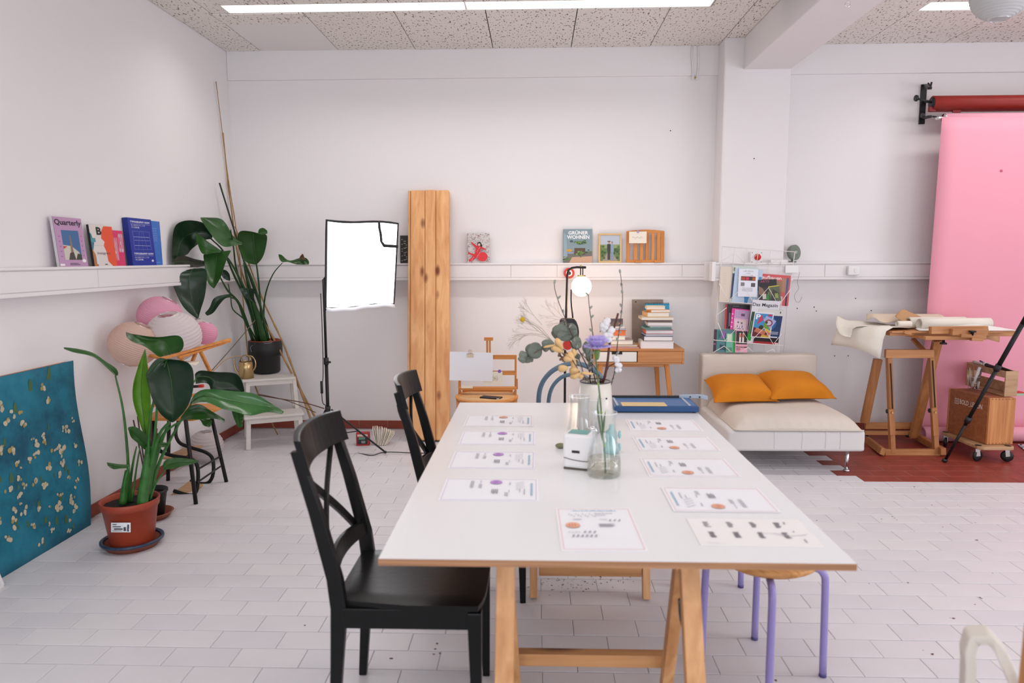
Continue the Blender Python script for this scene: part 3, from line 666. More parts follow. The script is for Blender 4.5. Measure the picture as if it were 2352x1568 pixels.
# table easel on the stool
q6 = lambda x, y: (240 + x / 6.534, 660 + y / 6.534)
t = thing('table_easel', 'light wooden folding table easel on the black stool, in front of the lanterns', 'easel', (-2.1, 4.15, .52))
def bars(lst, m, t, w=.022, th=.014, name='bar'):
    for (x0, y0, d0), (x1, y1, d1) in lst: MB().bar(L(x0, y0, d0), L(x1, y1, d1), w, th).build(name, m, t, world=True, bevel=.002)
bars([((370, 824, 3.98), (528, 779, 4.42)), ((410, 821, 4.06), (527, 783, 4.46)), ((326, 812, 4.05), (368, 822, 3.98)), ((457, 800, 4.22), (484, 856, 4.3)), ((452, 803, 4.24), (439, 838, 4.2)), ((340, 935, 4.0), (480, 898, 4.38)), ((416, 820, 4.1), (420, 835, 4.1)), ((329, 815, 4.05), (345, 880, 4.05))], ORWX, t)
o = MB().box((0, 0, 0), (.20, .13, .01)).build('notebook', PAPERB, None, bevel=.002); p = L(412, 834, 4.12); o.location = (p.x, p.y, p.z); o.rotation_euler = (0, .05, .3); tag(o, 'closed cream notebook resting in the table easel behind the leaves', 'notebook')
t = thing('red_pen', 'red and black marker lying at the table easel behind the leaves', 'marker', L(453, 888, 4.3))
MB().tube([(-.04, 0, 0), (.01, 0, .004)], .009, 10).build('barrel', BLACKPL, t); MB().tube([(.01, 0, .004), (.04, 0, .006)], .010, 10).build('cap', mat('red_plastic', '#c8281c', .4), t)
# ------------------------------------------------------------------ step stool, corner
o = Vector((-2.19, 5.26, 0)); rz = .42
t = thing('step_stool', 'white wooden two-step stool in the corner, carrying the black plant pot', 'step stool', o, rz)
# local: x along the front, y to the back
MB().b2((-.015, .19, .49), (.385, .43, .508)).build('tread', WHITEW, t, bevel=.004); MB().b2((-.02, -.02, .235), (.42, .20, .253)).build('tread', WHITEW, t, bevel=.004)
for x in (.0, .40):
    s = 1 if x == 0 else -1
    MB().bar((x, .0, 0), (x + s * .012, .02, .236), .034, .030, up=(0, 1, 0)).build('leg', WHITEW, t, bevel=.003)
    MB().bar((x, .42, 0), (x + s * .030, .41, .492), .034, .030, up=(0, 1, 0)).build('leg', WHITEW, t, bevel=.003)
    MB().bar((x + s * .012, .20, .25), (x + s * .026, .22, .492), .030, .026, up=(0, 1, 0)).build('post', WHITEW, t, bevel=.003)
    MB().bar((x + s * .012, .01, .215), (x + s * .012, .41, .215), .02, .045).build('side_rail', WHITEW, t, bevel=.002)
MB().b2((.01, .0, .195), (.39, .018, .236)).build('front_rail', WHITEW, t, bevel=.002); MB().b2((.02, .205, .455), (.36, .223, .491)).build('front_rail', WHITEW, t, bevel=.002); MB().b2((.03, .39, .455), (.36, .405, .491)).build('back_rail', WHITEW, t, bevel=.002)
stt = t
# brass watering can on the step stool
c = W(566, 868, z=.508)
t = thing('watering_can', 'small brass watering can on the white step stool', 'watering can', c)
MB().shell([(0, 0), (.058, 0), (.055, .13), (.050, .135), (.050, .128), (.054, .004), (0, .003)], seg=24).build('body', BRASS, t)
MB().tube([(-.05, 0, .02), (-.085, 0, .075), (-.095, 0, .15)], [.010, .007, .006], 8, sub=4).build('spout', BRASS, t)
MB().tube([(.03 + .05 * math.cos(a), 0, .115 + .065 * math.sin(a)) for a in [-1.35 + k * .34 for k in range(11)]], .0055, 8).build('handle', BRASS, t)
MB().tube([(-.045 + .045 * (1 - math.cos(a)), 0, .13 + .055 * math.sin(a)) for a in [k * PI / 8 for k in range(9)]], .0045, 8).build('top_handle', BRASS, t)
# black pot
c = W(612, 853, y=5.80); c.z = .5085; pc = Vector(c)
t = thing('potted_plant', 'tall large-leaved plant in a black pot on the white step stool', 'potted plant', c)
MB().shell([(0, 0), (.098, 0), (.112, .015), (.114, .135), (.134, .150), (.136, .268), (.128, .270), (.126, .155), (.108, .14), (.104, .012), (0, .01)], seg=36).build('cachepot', mat('matt_black_pot', (.012, .013, .014, 1), .5), t)
MB().shell([(.085, .05), (.119, .262), (.126, .272), (.122, .276), (.113, .262), (.08, .05)], seg=36).build('inner_pot', POTR, t, label='terracotta-coloured plastic liner')
MB().lathe([(.112, .235), (0.0, .245)], seg=24).build('soil', SOIL, t)
p2 = t
def leaf(parent, left, right, yl, yr, m, bow=.03, name='leaf', tf=None, lim=-2.47):
    """lofts a curved blade between two edges read off the photo; yl, yr = depths from base to tip"""
    def edge(e, ys):
        n = len(e); return [L(*(tf(*p) if tf else p), ys[0] + (ys[1] - ys[0]) * i / (n - 1), lim) for i, p in enumerate(e)]
    A = resample(edge(left, yl), 13); B = resample(edge(right, yr), 13); rows = []
    for i, (a, b) in enumerate(zip(A, B)):
        r = []; w = (b - a).length
        for j in range(9):
            s = j / 8; p = a.lerp(b, s)
            d = (CAM - p).normalized(); k = 4 * s * (1 - s)
            p = p - d * bow * k * min(1, w / .1) + d * .004 * math.sin(i * 2.1 + j) * (1 - k) - d * (.006 if j == 4 else 0)
            r.append(p)
        rows.append(r)
    mb = MB(); mb.grid(rows, mif=lambda i, j: 0)
    o = mb.build(name, m, parent, world=True, solid=.0012, sub=1)
    mid = [r[4] + (CAM - r[4]).normalized() * .0035 for r in rows]
    MB().tube(mid, [.0030 * (1 - .8 * i / 12) for i in range(13)], 6).build('midrib', RIB, o, world=True)
    return o
def stem(parent, pts, ys, r, m=STEM, tf=None, name='stem', sub=4):
    n = len(pts); P3 = [L(*(tf(*p) if tf else p), ys[0] + (ys[1] - ys[0]) * i / (n - 1)) for i, p in enumerate(pts)]
    rs = [r[0] + (r[1] - r[0]) * i / (n - 1) for i in range(n)] if isinstance(r, tuple) else r
    return MB().tube(P3, rs, 7, sub=sub).build(name, m, parent, world=True)
q2 = lambda x, y: (380 + x / 3.137, 400 + y / 3.137)
yp = pc.y
leaf(p2, [(340, 452), (300, 360), (200, 330), (110, 340), (60, 383), (48, 500), (45, 640)], [(332, 468), (280, 472), (225, 512), (182, 545), (168, 572), (130, 592), (95, 602)], (5.15, 4.92), (5.15, 5.05), LEAFD, .03, tf=q2)
leaf(p2, [(55, 650), (75, 600), (130, 585), (210, 610), (288, 625)], [(50, 658), (110, 668), (170, 670), (230, 668), (288, 660)], (4.95, 5.12), (4.9, 5.08), mat('leaf_withered', '#2a2a20', .6, var=.4, vscale=20), -.02, tf=q2)
leaf(p2, [(555, 488), (490, 450), (455, 385), (405, 320), (320, 312), (250, 310)], [(552, 508), (520, 510), (480, 518), (420, 525), (355, 470), (255, 328)], (5.35, 5.15), (5.3, 5.05), LEAFM, .035, tf=q2)
leaf(p2, [(400, 548), (300, 480), (250, 440), (210, 425)], [(400, 562), (330, 570), (262, 572), (215, 450)], (5.15, 5.0), (5.12, 4.98), LEAFM, .02, tf=q2)
leaf(p2, [(270, 575), (285, 690), (305, 780), (345, 822)], [(478, 545), (440, 620), (400, 740), (352, 822)], (5.1, 4.98), (5.15, 5.0), LEAFM, .035, tf=q2)
leaf(p2, [(205, 680), (100, 700), (38, 718), (60, 820), (130, 962), (228, 1042)], [(225, 680), (296, 680), (300, 760), (285, 880), (255, 975), (236, 1042)], (4.98, 4.75), (5.0, 4.82), LEAFD, .035, tf=q2)
leaf(p2, [(474, 862), (420, 868), (350, 890), (318, 960), (283, 1000)], [(470, 888), (430, 895), (385, 945), (345, 1000), (300, 1020)], (5.3, 5.1), (5.28, 5.1), LEAFD, .02, tf=q2)
leaf(p2, [(400, 688), (435, 690), (462, 720), (468, 765)], [(400, 715), (415, 745), (440, 762), (462, 768)], (5.2, 5.22), (5.2, 5.22), LEAFD, .01, tf=q2)
leaf(p2, [(640, 650), (575, 632), (540, 560), (515, 460), (520, 430), (545, 405), (630, 415)], [(655, 652), (695, 610), (722, 540), (736, 450), (728, 430), (690, 430), (640, 418)], (5.72, 5.62), (5.78, 5.7), LEAFM, .03, tf=q2)
leaf(p2, [(668, 418), (675, 395), (705, 386), (733, 405)], [(670, 430), (700, 436), (722, 432), (736, 425)], (5.68, 5.66), (5.66, 5.64), LEAFM, .01, tf=q2)
leaf(p2, [(812, 575), (840, 580), (870, 612), (905, 622), (985, 598), (1020, 605), (1036, 632)], [(820, 610), (840, 636), (870, 630), (900, 636), (940, 650), (1000, 652), (1034, 650)], (5.6, 5.7), (5.58, 5.68), LEAFM, .012, tf=q2)
leaf(p2, [(965, 602), (975, 585), (990, 572), (1000, 600)], [(975, 612), (990, 615), (1005, 620), (1020, 628)], (5.66, 5.66), (5.65, 5.65), DRY, .004, 'dry_tip', tf=q2)
leaf(p2, [(530, 815), (560, 870), (600, 905), (650, 928)], [(655, 825), (640, 860), (640, 900), (655, 930)], (5.5, 5.5), (5.48, 5.5), LEAFD, .02, 'leaf_sheath', tf=q2)
for s_, y_, r_ in [([(700, 1225), (685, 950), (670, 760), (650, 600), (630, 430)], (yp, 5.68), (.010, .004)), ([(715, 1225), (708, 1000), (725, 850), (775, 720), (842, 638)], (yp, 5.6), (.009, .003)), ([(700, 1225), (625, 980), (520, 720), (490, 520), (470, 400)], (yp, 5.2), (.012, .004)),
                   ([(670, 1225), (600, 950), (500, 740), (420, 560), (325, 462)], (yp, 5.12), (.012, .005)), ([(640, 1225), (540, 950), (450, 840), (390, 735)], (yp, 5.2), (.014, .005)), ([(650, 1225), (570, 1050), (520, 920), (470, 885)], (yp, 5.28), (.010, .004)), ([(690, 1225), (600, 900), (480, 650), (400, 553)], (yp, 5.15), (.012, .005)),
                   ([(740, 1225), (700, 1010), (640, 800), (560, 610)], (yp, 5.45), (.012, .007)), ([(670, 1225), (580, 1060), (487, 975), (470, 880), (452, 790)], (yp, 5.2), (.006, .004)), ([(750, 1220), (735, 1130), (700, 1010)], (yp, 5.5), (.005, .003))]:
    stem(p2, s_, y_, r_, tf=q2)
stem(p2, [(715, 1225), (672, 1050), (625, 900), (590, 760), (565, 640)], (yp - .03, 5.45), (.030, .006), STEM, tf=q2, name='trunk')
stem(p2, [(620, 1280), (615, 1240), (680, 1215), (760, 1200), (755, 1215), (640, 1222)], (yp - .12, yp - .13), .0006, WHITEP, tf=q2, name='tie_string')
# canes
t = thing('plant_cane', 'dark green support cane rising from the black plant pot', 'cane', W(628, 800, y=yp)); ORG[t.name] = Vector(t.location)
MB().tube([L(504, 420, 5.62), L(560, 600, yp), L(629, 790, yp)], .0065, 7).build('cane', mat('green_cane', '#1a2a1c', .5), t, world=True)
def cane(label, pts, ys, r):
    P3 = resample([L(p[0], p[1], ys[0] + (ys[1] - ys[0]) * i / (len(pts) - 1), -2.49) for i, p in enumerate(pts)], 30)
    t = thing('bamboo_cane', label, 'cane', P3[-1]); MB().tube(P3, [r * (1 + (.35 if i % 5 == 0 else 0)) * (.5 + .5 * i / 29) for i in range(30)], 7).build('cane', BAMBOO, t, world=True)
cane('tall thin bamboo cane rising highest in the corner', [(496, 187), (523, 400), (549, 578), (571, 827), (600, 920), (638, 998)], (5.93, 5.62), .0055)
cane('thin bamboo cane just right of the tallest one, its tip against the wall', [(512, 305), (530, 470), (560, 640), (640, 800), (728, 966)], (5.94, 5.72), .009)
cane('bamboo cane slanting to the floor right of the step stool, nearest of the pair', [(540, 520), (600, 680), (655, 800), (717, 972)], (5.9, 5.58), .009)
t = thing('dry_twig', 'long dry leaf stalk lying across the step stool and reaching past it', 'twig', W(640, 925, y=5.25))
MB().tube([L(580, 905, 5.25), L(640, 915, 5.2), L(700, 925, 5.15), L(745, 938, 5.1)], .004, 6, sub=4).build('stalk', DRY, t, world=True)
MB().tube([L(595, 905, 5.22), L(660, 920, 5.15), L(725, 947, 5.1)], .003, 6, sub=4).build('stalk', DRY, t, world=True)
t = thing('dry_twig', 'thin grey stalk slanting down left from the black plant pot', 'twig', L(478, 858, 5.0))
MB().tube([L(586, 735, 5.4), L(540, 790, 5.2), L(480, 858, 4.6)], .0035, 6, sub=4).build('stalk', mat('grey_stalk', '#6a5e50', .7), t, world=True)
MB().tube([L(560, 838, 5.3), L(552, 818, 5.2), L(520, 825, 5.0), L(490, 852, 4.6)], .003, 6, sub=4).build('leaf_strip', mat('tan_stalk', '#b08a68', .7), t, world=True)
# ------------------------------------------------------------------ front plant in the terracotta pot
c = W(300, 1255, z=0); c = Vector((c.x, c.y + .02, 0)); 
sa = thing('plant_saucer', 'terracotta saucer with a blue glazed rim under the front plant', 'saucer', c)
MB().shell([(0, 0), (.118, 0), (.140, .028), (.146, .032), (.138, .040), (.128, .034), (.108, .010), (0, .010)], seg=40).build('dish', mat('terracotta_clay', '#8a4a34', .6, var=.15, vscale=20), sa)
MB().shell([(.1385, .0265), (.1475, .031), (.1475, .040), (.140, .0445), (.131, .040), (.126, .033), (.130, .0325), (.137, .0385)], seg=40).build('glazed_rim', mat('blue_glaze', '#2c3a50', .3, var=.4, vscale=30), sa)
zc = .011
t = thing('potted_plant', 'large-leaved plant in a terracotta-coloured plastic pot, front left', 'potted plant', (c.x, c.y, zc)); p1 = t
MB().shell([(0, 0), (.098, 0), (.101, .012), (.127, .195), (.134, .197), (.136, .215), (.139, .232), (.135, .236), (.129, .232), (.122, .19), (.096, .01), (0, .008)], seg=44).build('pot', POTR, t)
sl = MB(); rr = random.Random(8); rings = []
for i in range(9):
    r = .126 * i / 8; rings.append([Vector((r * math.cos(k * PI / 16), r * math.sin(k * PI / 16), .205 + .006 * rr.random() + .004 * (1 - i / 8))) for k in range(33)])
sl.grid(rings).build('soil', SOIL, t)
pc_ = p1.location
mb = MB(); A = W(256, 1204, y=c.y - .128); 
aa = math.atan2(A.x - c.x + .035, c.y - A.y); 
def potpt(px, py):                                            # point on the pot's conical side
    d = RC.transposed() @ Vector(((px - 1176) / FPX, (py - 784) / FPX, 1)); lo = 0
    for k in range(400):
        tt = 2.9 + k * .002; p = CAM + d * tt; r = .1005 + .029 * (p.z - zc) / .195
        if (p.x - c.x) ** 2 + (p.y - c.y) ** 2 < r * r: return p - d * .0025
    return CAM + d * 3.3
def patch(x0, y0, x1, y1, n=8, off=0): return [[potpt(x0 + (x1 - x0) * j / n, y0 + (y1 - y0) * i / 2 + 3 * (1 - j / n) * 0) - Vector((0, off, 0)) for j in range(n + 1)] for i in range(3)]
MB().grid(patch(255, 1200, 300, 1222)).build('price_label', PAPER, t, world=True)
m = MB()
for a in [(259, 1203, 268, 1205), (259, 1208, 278, 1210), (262, 1213, 282, 1216), (259, 1218, 280, 1219), (292, 1204, 297, 1220), (284, 1210, 290, 1219)]: m.grid(patch(*a, n=3, off=.0012))
m.build('label_print', ink('#4a4a50'), t, world=True)
y0 = c.y
def lf(l, r, a, b, m_, bow=.03, name='leaf'): return leaf(p1, l, r, a, b, m_, bow, name, q)
lf([(355, 330), (350, 290), (270, 238), (200, 188), (100, 163), (15, 154)], [(335, 330), (290, 288), (215, 222), (150, 200), (80, 188), (18, 165)], (y0 - .02, y0 - .12), (y0 - .06, y0 - .14), LEAFM, .012)
lf([(610, 218), (520, 150), (450, 125), (410, 95), (402, 58)], [(740, 185), (765, 150), (740, 80), (600, 92), (440, 72)], (y0 - .05, y0 - .15), (y0 + .05, y0 - .05), LEAFM, .04)
lf([(520, 715), (480, 600), (448, 500), (444, 400), (480, 270), (520, 168)], [(536, 715), (552, 600), (560, 500), (552, 400), (540, 290), (526, 168)], (y0, y0 - .02), (y0, y0 - .05), LEAFB, .04)
lf([(648, 228), (570, 262), (525, 330), (545, 400), (565, 480), (620, 575), (688, 622)], [(672, 228), (800, 250), (828, 340), (812, 470), (765, 560), (700, 621)], (y0 - .10, y0 - .20), (y0 - .10, y0 - .2), LEAFD, .05)
lf([(650, 226), (605, 222), (560, 262), (525, 325)], [(652, 232), (620, 262), (580, 310), (535, 345)], (y0 - .1, y0 - .18), (y0 - .1, y0 - .2), LEAFD, .01)
lf([(830, 320), (860, 296), (960, 308), (1085, 314), (1125, 365), (1142, 430)], [(835, 385), (880, 375), (922, 385), (932, 430), (1000, 432), (1100, 440)], (y0 + .25, y0 + .32), (y0 + .2, y0 + .3), LEAFD, .03)
lf([(800, 500), (830, 440), (900, 412), (1100, 430), (1200, 438), (1300, 500), (1388, 555)], [(805, 512), (900, 492), (1000, 540), (1100, 558), (1170, 585), (1280, 556), (1372, 572)], (y0 + .05, y0 + .12), (y0 - .05, y0 + .05), LEAFL, .03)
lf([(1058, 545), (1075, 600), (1100, 655)], [(1138, 566), (1132, 612), (1128, 652)], (y0 + .08, y0 + .05), (y0 + .1, y0 + .06), LEAFM, .01)
lf([(740, 592), (800, 520), (865, 508), (930, 548), (1018, 600)], [(752, 602), (850, 605), (925, 598), (985, 604), (1016, 625)], (y0 - .02, y0 + .05), (y0 - .06, y0 + .02), LEAFM, .02)
lf([(856, 600), (870, 615), (885, 640), (920, 652)], [(905, 600), (930, 602), (940, 615), (930, 645)], (y0 + .02, y0), (y0 + .04, y0 + .02), LEAFM, .005)
lf([(415, 652), (460, 645), (510, 680), (560, 735), (560, 790)], [(420, 670), (435, 715), (470, 745), (500, 775), (530, 798)], (y0 - .1, y0 - .02), (y0 - .12, y0 - .03), LEAFM, .02)
lf([(430, 882), (380, 882), (330, 876), (283, 868)], [(425, 905), (370, 908), (325, 912), (290, 890)], (y0 - .05, y0 - .1), (y0 - .07, y0 - .12), LEAFM, .01)
lf([(632, 905), (640, 860), (700, 840), (780, 845), (858, 858)], [(640, 915), (700, 908), (760, 892), (800, 885), (850, 868)], (y0 - .02, y0 + .02), (y0 - .06, y0), LEAFM, .015)
lf([(600, 750), (630, 744), (665, 748)], [(605, 772), (640, 776), (668, 770)], (y0 - .04, y0), (y0 - .05, y0), LEAFM, .005)
for s_, y_, r_ in [([(405, 1120), (418, 900), (388, 560), (338, 330)], (y0 - .03, y0 - .04), (.009, .004)), ([(395, 1120), (395, 1000), (425, 890)], (y0 - .05, y0 - .07), (.012, .004)), ([(425, 1115), (430, 1000), (450, 860), (470, 770)], (y0, y0), (.010, .003)),
                   ([(505, 1130), (530, 900), (540, 720)], (y0 - .04, y0 - .02), (.016, .007)), ([(520, 1125), (560, 900), (610, 700), (690, 600)], (y0, y0 - .1), (.013, .005)), ([(535, 1120), (580, 850), (640, 690), (765, 600)], (y0, y0 - .02), (.012, .004)),
                   ([(545, 1120), (600, 900), (700, 690), (810, 505)], (y0 + .02, y0), (.011, .004)), ([(515, 1125), (565, 850), (590, 620), (612, 222)], (y0 - .03, y0 - .06), (.012, .003)), ([(550, 1110), (590, 1000), (660, 900)], (y0 - .02, y0 - .04), (.006, .003)),
                   ([(500, 1120), (540, 850), (560, 560), (655, 235)], (y0 - .03, y0 - .08), (.010, .004)), ([(530, 1118), (600, 820), (700, 560), (840, 350)], (y0 + .03, y0 + .22), (.010, .004)), ([(440, 1110), (470, 900), (490, 780)], (y0 - .02, y0 - .02), (.006, .003))]:
    stem(p1, s_, y_, r_, mat('stem_green', '#356a2c', .4, var=.3, vscale=20), tf=q)
stem(p1, [(505, 1130), (520, 1000), (535, 880), (545, 770)], (y0 - .05, y0 - .04), (.030, .014), mat('stem_green', '#356a2c', .4, var=.3, vscale=20), tf=q, name='trunk')
stem(p1, [(385, 1125), (395, 1030), (410, 920)], (y0 - .05, y0 - .05), (.020, .010), mat('stem_green', '#356a2c', .4, var=.3, vscale=20), tf=q, name='trunk')
# second small pot behind
c = Vector((-2.03, 3.86, 0)); c = W(362, 1192, z=.0) + Vector((-.045, 0.03, 0)); c.z = 0
sa = thing('plant_saucer', 'plain terracotta saucer under the black pot behind the front plant', 'saucer', c)
MB().shell([(0, 0), (.085, 0), (.108, .030), (.112, .034), (.102, .036), (.082, .010), (0, .010)], seg=36).build('dish', mat('terracotta_clay', '#8a4a34', .6), sa)
t = thing('potted_plant', 'bare brown-stemmed plant in a small black pot, just behind the front plant', 'potted plant', (c.x, c.y, .011))
MB().shell([(0, 0), (.062, 0), (.082, .135), (.088, .137), (.088, .15), (.081, .15), (.058, .01), (0, .008)], seg=32).build('pot', BLACKPL, t)
MB().lathe([(.079, .125), (0, .13)], seg=20).build('soil', SOIL, t)
for k in range(6):
    a = k * 1.1; MB().tube([(0.02 * math.cos(a), .02 * math.sin(a), .12), (.035 * math.cos(a), .03 * math.sin(a), .3), (.07 * math.cos(a) - .0, .05 * math.sin(a), .46 + .03 * k)], .004, 6, sub=4).build('stem', mat('red_brown_stem', '#4a2a28', .6), t)
t = thing('round_stone', 'dark round stone standing behind the front pot at the wall', 'stone', (-2.26, 3.78, .075))
MB().ball((0, 0, 0), .075, (1, 1, 1), 20).build('stone', mat('dark_stone', '#3a3634', .8, bump=.4, bscale=40), t)
# ------------------------------------------------------------------ softbox on its stand
t = thing('softbox_light', 'switched-on white softbox on a black tripod stand', 'studio light', (-1.52, 5.12, 0))
TL, BL = L(750, 505, 5.12), L(748, 711, 5.12); TR, BR = L(915, 513, 5.48), L(905, 702, 5.48)
def sg(u, v, off=0):
    a = TL.lerp(TR, u); b = BL.lerp(BR, u); p = a.lerp(b, v); n = (TR - TL).cross(BL - TL).normalized(); n = n if n.y > 0 else -n
    return p + n * (off - .012 * math.sin(PI * u) * math.sin(PI * v)) + Vector((0, 0, -.008 * math.sin(PI * u * 2)))
MB().grid([[sg(.015 + .97 * u / 10, .015 + .955 * v / 10) for u in range(11)] for v in range(11)]).build('diffuser', SOFTG, t, world=True)
rim = MB(); c4 = [sg(0, 0, .01), sg(1, 0, .01), sg(1, 1, .01), sg(0, 1, .01)]
head = TL.lerp(BR, .45) + Vector((-.16, .36, 0)); head = Vector((-1.47, 5.48, 1.40))
rim.tube([sg(u / 8, 0, .004) for u in range(9)] + [sg(1, v / 8, .004) for v in range(1, 9)] + [sg(1 - u / 8, 1, .004) for u in range(1, 9)] + [sg(0, 1 - v / 8, .004) for v in range(1, 8)], .007, 6, closed=True).build('rim', BLACKPL, t, world=True)
hd = MB(); hh = [head + Vector((x * .05, 0, z * .05)) for x, z in ((-1, 1), (1, 1), (1, -1), (-1, -1))]
for i in range(4):
    j = (i + 1) % 4; hd.grid([[c4[i].lerp(c4[j], k / 6).lerp(hh[i].lerp(hh[j], k / 6), v / 6) for k in range(7)] for v in range(7)])
hd.build('hood', mat('black_nylon', (.015, .016, .02, 1), .7), t, world=True, solid=.002)
MB().add if 0 else None
m = MB(); m.grid([[sg(.69 + .004 * k + x, .0 + .04 * k, -.012) for x in (0, .035)] for k in range(3)] + [[sg(.71 + .006 * k + x, .1 + .045 * k, -.014) for x in (0, .035)] for k in range(1, 4)] + [[sg(.78, .30, -.014), sg(.80, .265, -.014)], [sg(1.0, .295, -.014), sg(1.0, .26, -.014)]])
m.build('strap', mat('black_nylon', (.015, .016, .02, 1), .7), t, world=True, solid=.002)
m = MB(); m.grid([[sg(u / 12, .975 + .02 * v + .006 * math.sin(u * 1.7), -.004 - .008 * v) for u in range(13)] for v in range(3)]); m.build('hem', mat('white_nylon', (.75, .75, .8, 1), .7), t, world=True, solid=.001)
foot = Vector((-1.525, 5.12, 0)); fx, fy = foot.x, foot.y
top = Vector((-1.50, 5.3, 1.36))
MB().tube([foot + Vector((0, 0, .12)), foot + Vector((0, 0, .72))], .0125, 10).tube([foot + Vector((0, 0, .7)), foot + Vector((0, .0, 1.30))], .0095, 10).tube([foot + Vector((0, 0, 1.29)), foot + Vector((.02, .2, 1.38)), head], .012, 8).build('pole', BLACKM, t, world=True)
MB().lathe([(.018, 0), (.018, .05)], foot + Vector((0, 0, .68)), 12).tube([foot + Vector((0, 0, .70)), foot + Vector((.035, -.02, .70))], .008, 8).build('clamp_collar', BLACKPL, t, world=True)
MB().lathe([(.02, 0), (.02, .04)], foot + Vector((0, 0, .33)), 12).lathe([(.016, 0), (.016, .03)], foot + Vector((0, 0, .14)), 12).build('leg_collar', BLACKPL, t, world=True)
for e in (W(683, 1070, z=.008), W(885, 1038, z=.008), Vector((-1.66, 5.50, .008))):
    d = Vector((e.x - fx, e.y - fy, 0)); hub = foot + Vector((0, 0, .345)) + d * .06
    MB().bar(hub, e, .016, .010).build('leg', BLACKM, t, world=True); MB().ball(e, .011).build('foot', BLACKPL, t, world=True)
    MB().bar(foot + Vector((0, 0, .155)) + d * .05, hub.lerp(e, .5), .010, .006).build('brace', BLACKM, t, world=True)
cb = thing('power_cable', 'black power cable running down the softbox stand and across the floor', 'cable', foot)
pts = [foot + Vector((-.02, -.012, 1.2)), foot + Vector((-.016, -.02, .9)), foot + Vector((-.02, -.02, .62)), foot + Vector((-.034, -.02, .50)), foot + Vector((-.03, -.02, .40)), foot + Vector((.0, -.03, .36)), foot + Vector((.02, -.04, .15)), W(790, 1030, z=.006), W(850, 1045, z=.006), W(885, 1038, z=.018), W(960, 1040, z=.006), W(1060, 1040, z=.006), W(1200, 1030, z=.006)]
MB().tube(pts, .0035, 6, sub=6).build('cable', BLACKPL, cb, world=True)
MB().tube([foot + Vector((-.034, -.02, .56)), foot + Vector((-.034, -.02, .47))], .010, 8).build('inline_switch', BLACKPL, cb, world=True)
# things on the floor beside it
t = thing('paint_box', 'small red and black cardboard box on the floor behind the tripod leg', 'box', W(834, 1022, z=0), .1)
MB().b2((-.05, -.02, 0), (.05, .04, .10)).build('carton', mat('red_card', '#b02c2c', .6), t, bevel=.002)
art(t, 'carton_print', T((0, -.0205, 0), PI / 2), [('r', -.04, .012, .078, .055, '#26282a'), ('r', -.03, .05, .05, .02, '#5d8f78'), ('r', -.04, .075, .08, .016, '#d8ccc4'), ('r', -.01, .02, .03, .02, '#8a8f90')])
t = thing('fanned_block', 'cream paper block fanned open on the floor against the baseboard', 'book', W(872, 1020, z=0))
for k in range(15):
    a = .25 + k * .085; MB().b2((0, -.04, 0), (.006, .05, .135 - .002 * k)).build('page', PAPERB, t); o = kids(t)[-1] if k == 0 else bpy.data.objects[len(bpy.data.objects) - 1] if 0 else None
for k, o in enumerate([o for o in bpy.data.objects if o.parent == t]): o.rotation_euler = (0, -.15 + k * .055, .2); o.location = (.0055 * k - .03, .012 * (k % 3) - .01, .004)
# ------------------------------------------------------------------ leaning pine slab
p0_, p1_ = Vector((-.853, 5.505, .016)), Vector((-.872, 5.86, 2.0))
t = thing('pine_slab', 'tall knotty pine slab leaning upright against the back wall', 'wooden board', p0_)
ln = (p1_ - p0_).length; up = (p1_ - p0_).normalized(); nrm = Vector((0, -up.z, up.y)).normalized()
def slab(x0, x1, y0, y1, name, m_, bev):
    M = Matrix((Vector((1, 0, 0)).to_4d(), (-nrm).to_4d(), up.to_4d(), Vector((0, 0, 0, 1)))).transposed(); M[3][3] = 1; M[0][3] = M[1][3] = M[2][3] = 0
    for r in range(3): M[3][r] = 0
    b = MB(); b.M = M; b.b2((x0, y0, .0), (x1, y1, ln)); return b.build(name, m_, t, bevel=bev)
slab(-.140, -.02, 0, .028, 'plank', PLANK, .012); slab(-.019, .065, 0, .028, 'plank', PLANK, .004); slab(.066, .175, 0, .028, 'plank', PLANK, .012)
slab(-.160, -.142, .01, .09, 'side_plank', PLANK, .006); slab(.150, .172, .03, .09, 'side_plank', PLANK, .006); slab(-.140, .150, .07, .088, 'back_plank', PLANK, .003)
# ------------------------------------------------------------------ small things on the back ledge
def ledge(px, py=604): p = W(px, py, y=RY1 - .055); return Vector((p.x, p.y, DZ1))
def wz(py, px=1100): return W(px, py, y=RY1 - .03).z - DZ1
def wx(a, b): return W(b, 560, y=RY1 - .04).x - W(a, 560, y=RY1 - .04).x
sh = [('r', .0, .3, 1, .5, '#2c2c2c')]
standing('book', 'black and white patterned book partly hidden between the softbox and the pine slab', 'book', ledge(934, 602), wx(919, 948), wz(540), .014, 0, .06, ink('#30302e'),
    [('r', .1 + .17 * (k % 4), .08 + .14 * (k // 4) + .03 * (k % 3), .1 + .08 * (k % 2), .03, '#9a968e') for k in range(22)], [])
rr = random.Random(9)
cov = [('r', 0, 0, 1, 1, '#cdc8c6')] + [('c', rr.random(), rr.uniform(.02, .98), .012, .012, '#6a5a5c' if k % 3 else '#c02c38') for k in range(260)]
for k in range(60): cov.append(('r', rr.random(), rr.uniform(.0, .95), .008, .03, '#8a8686'))
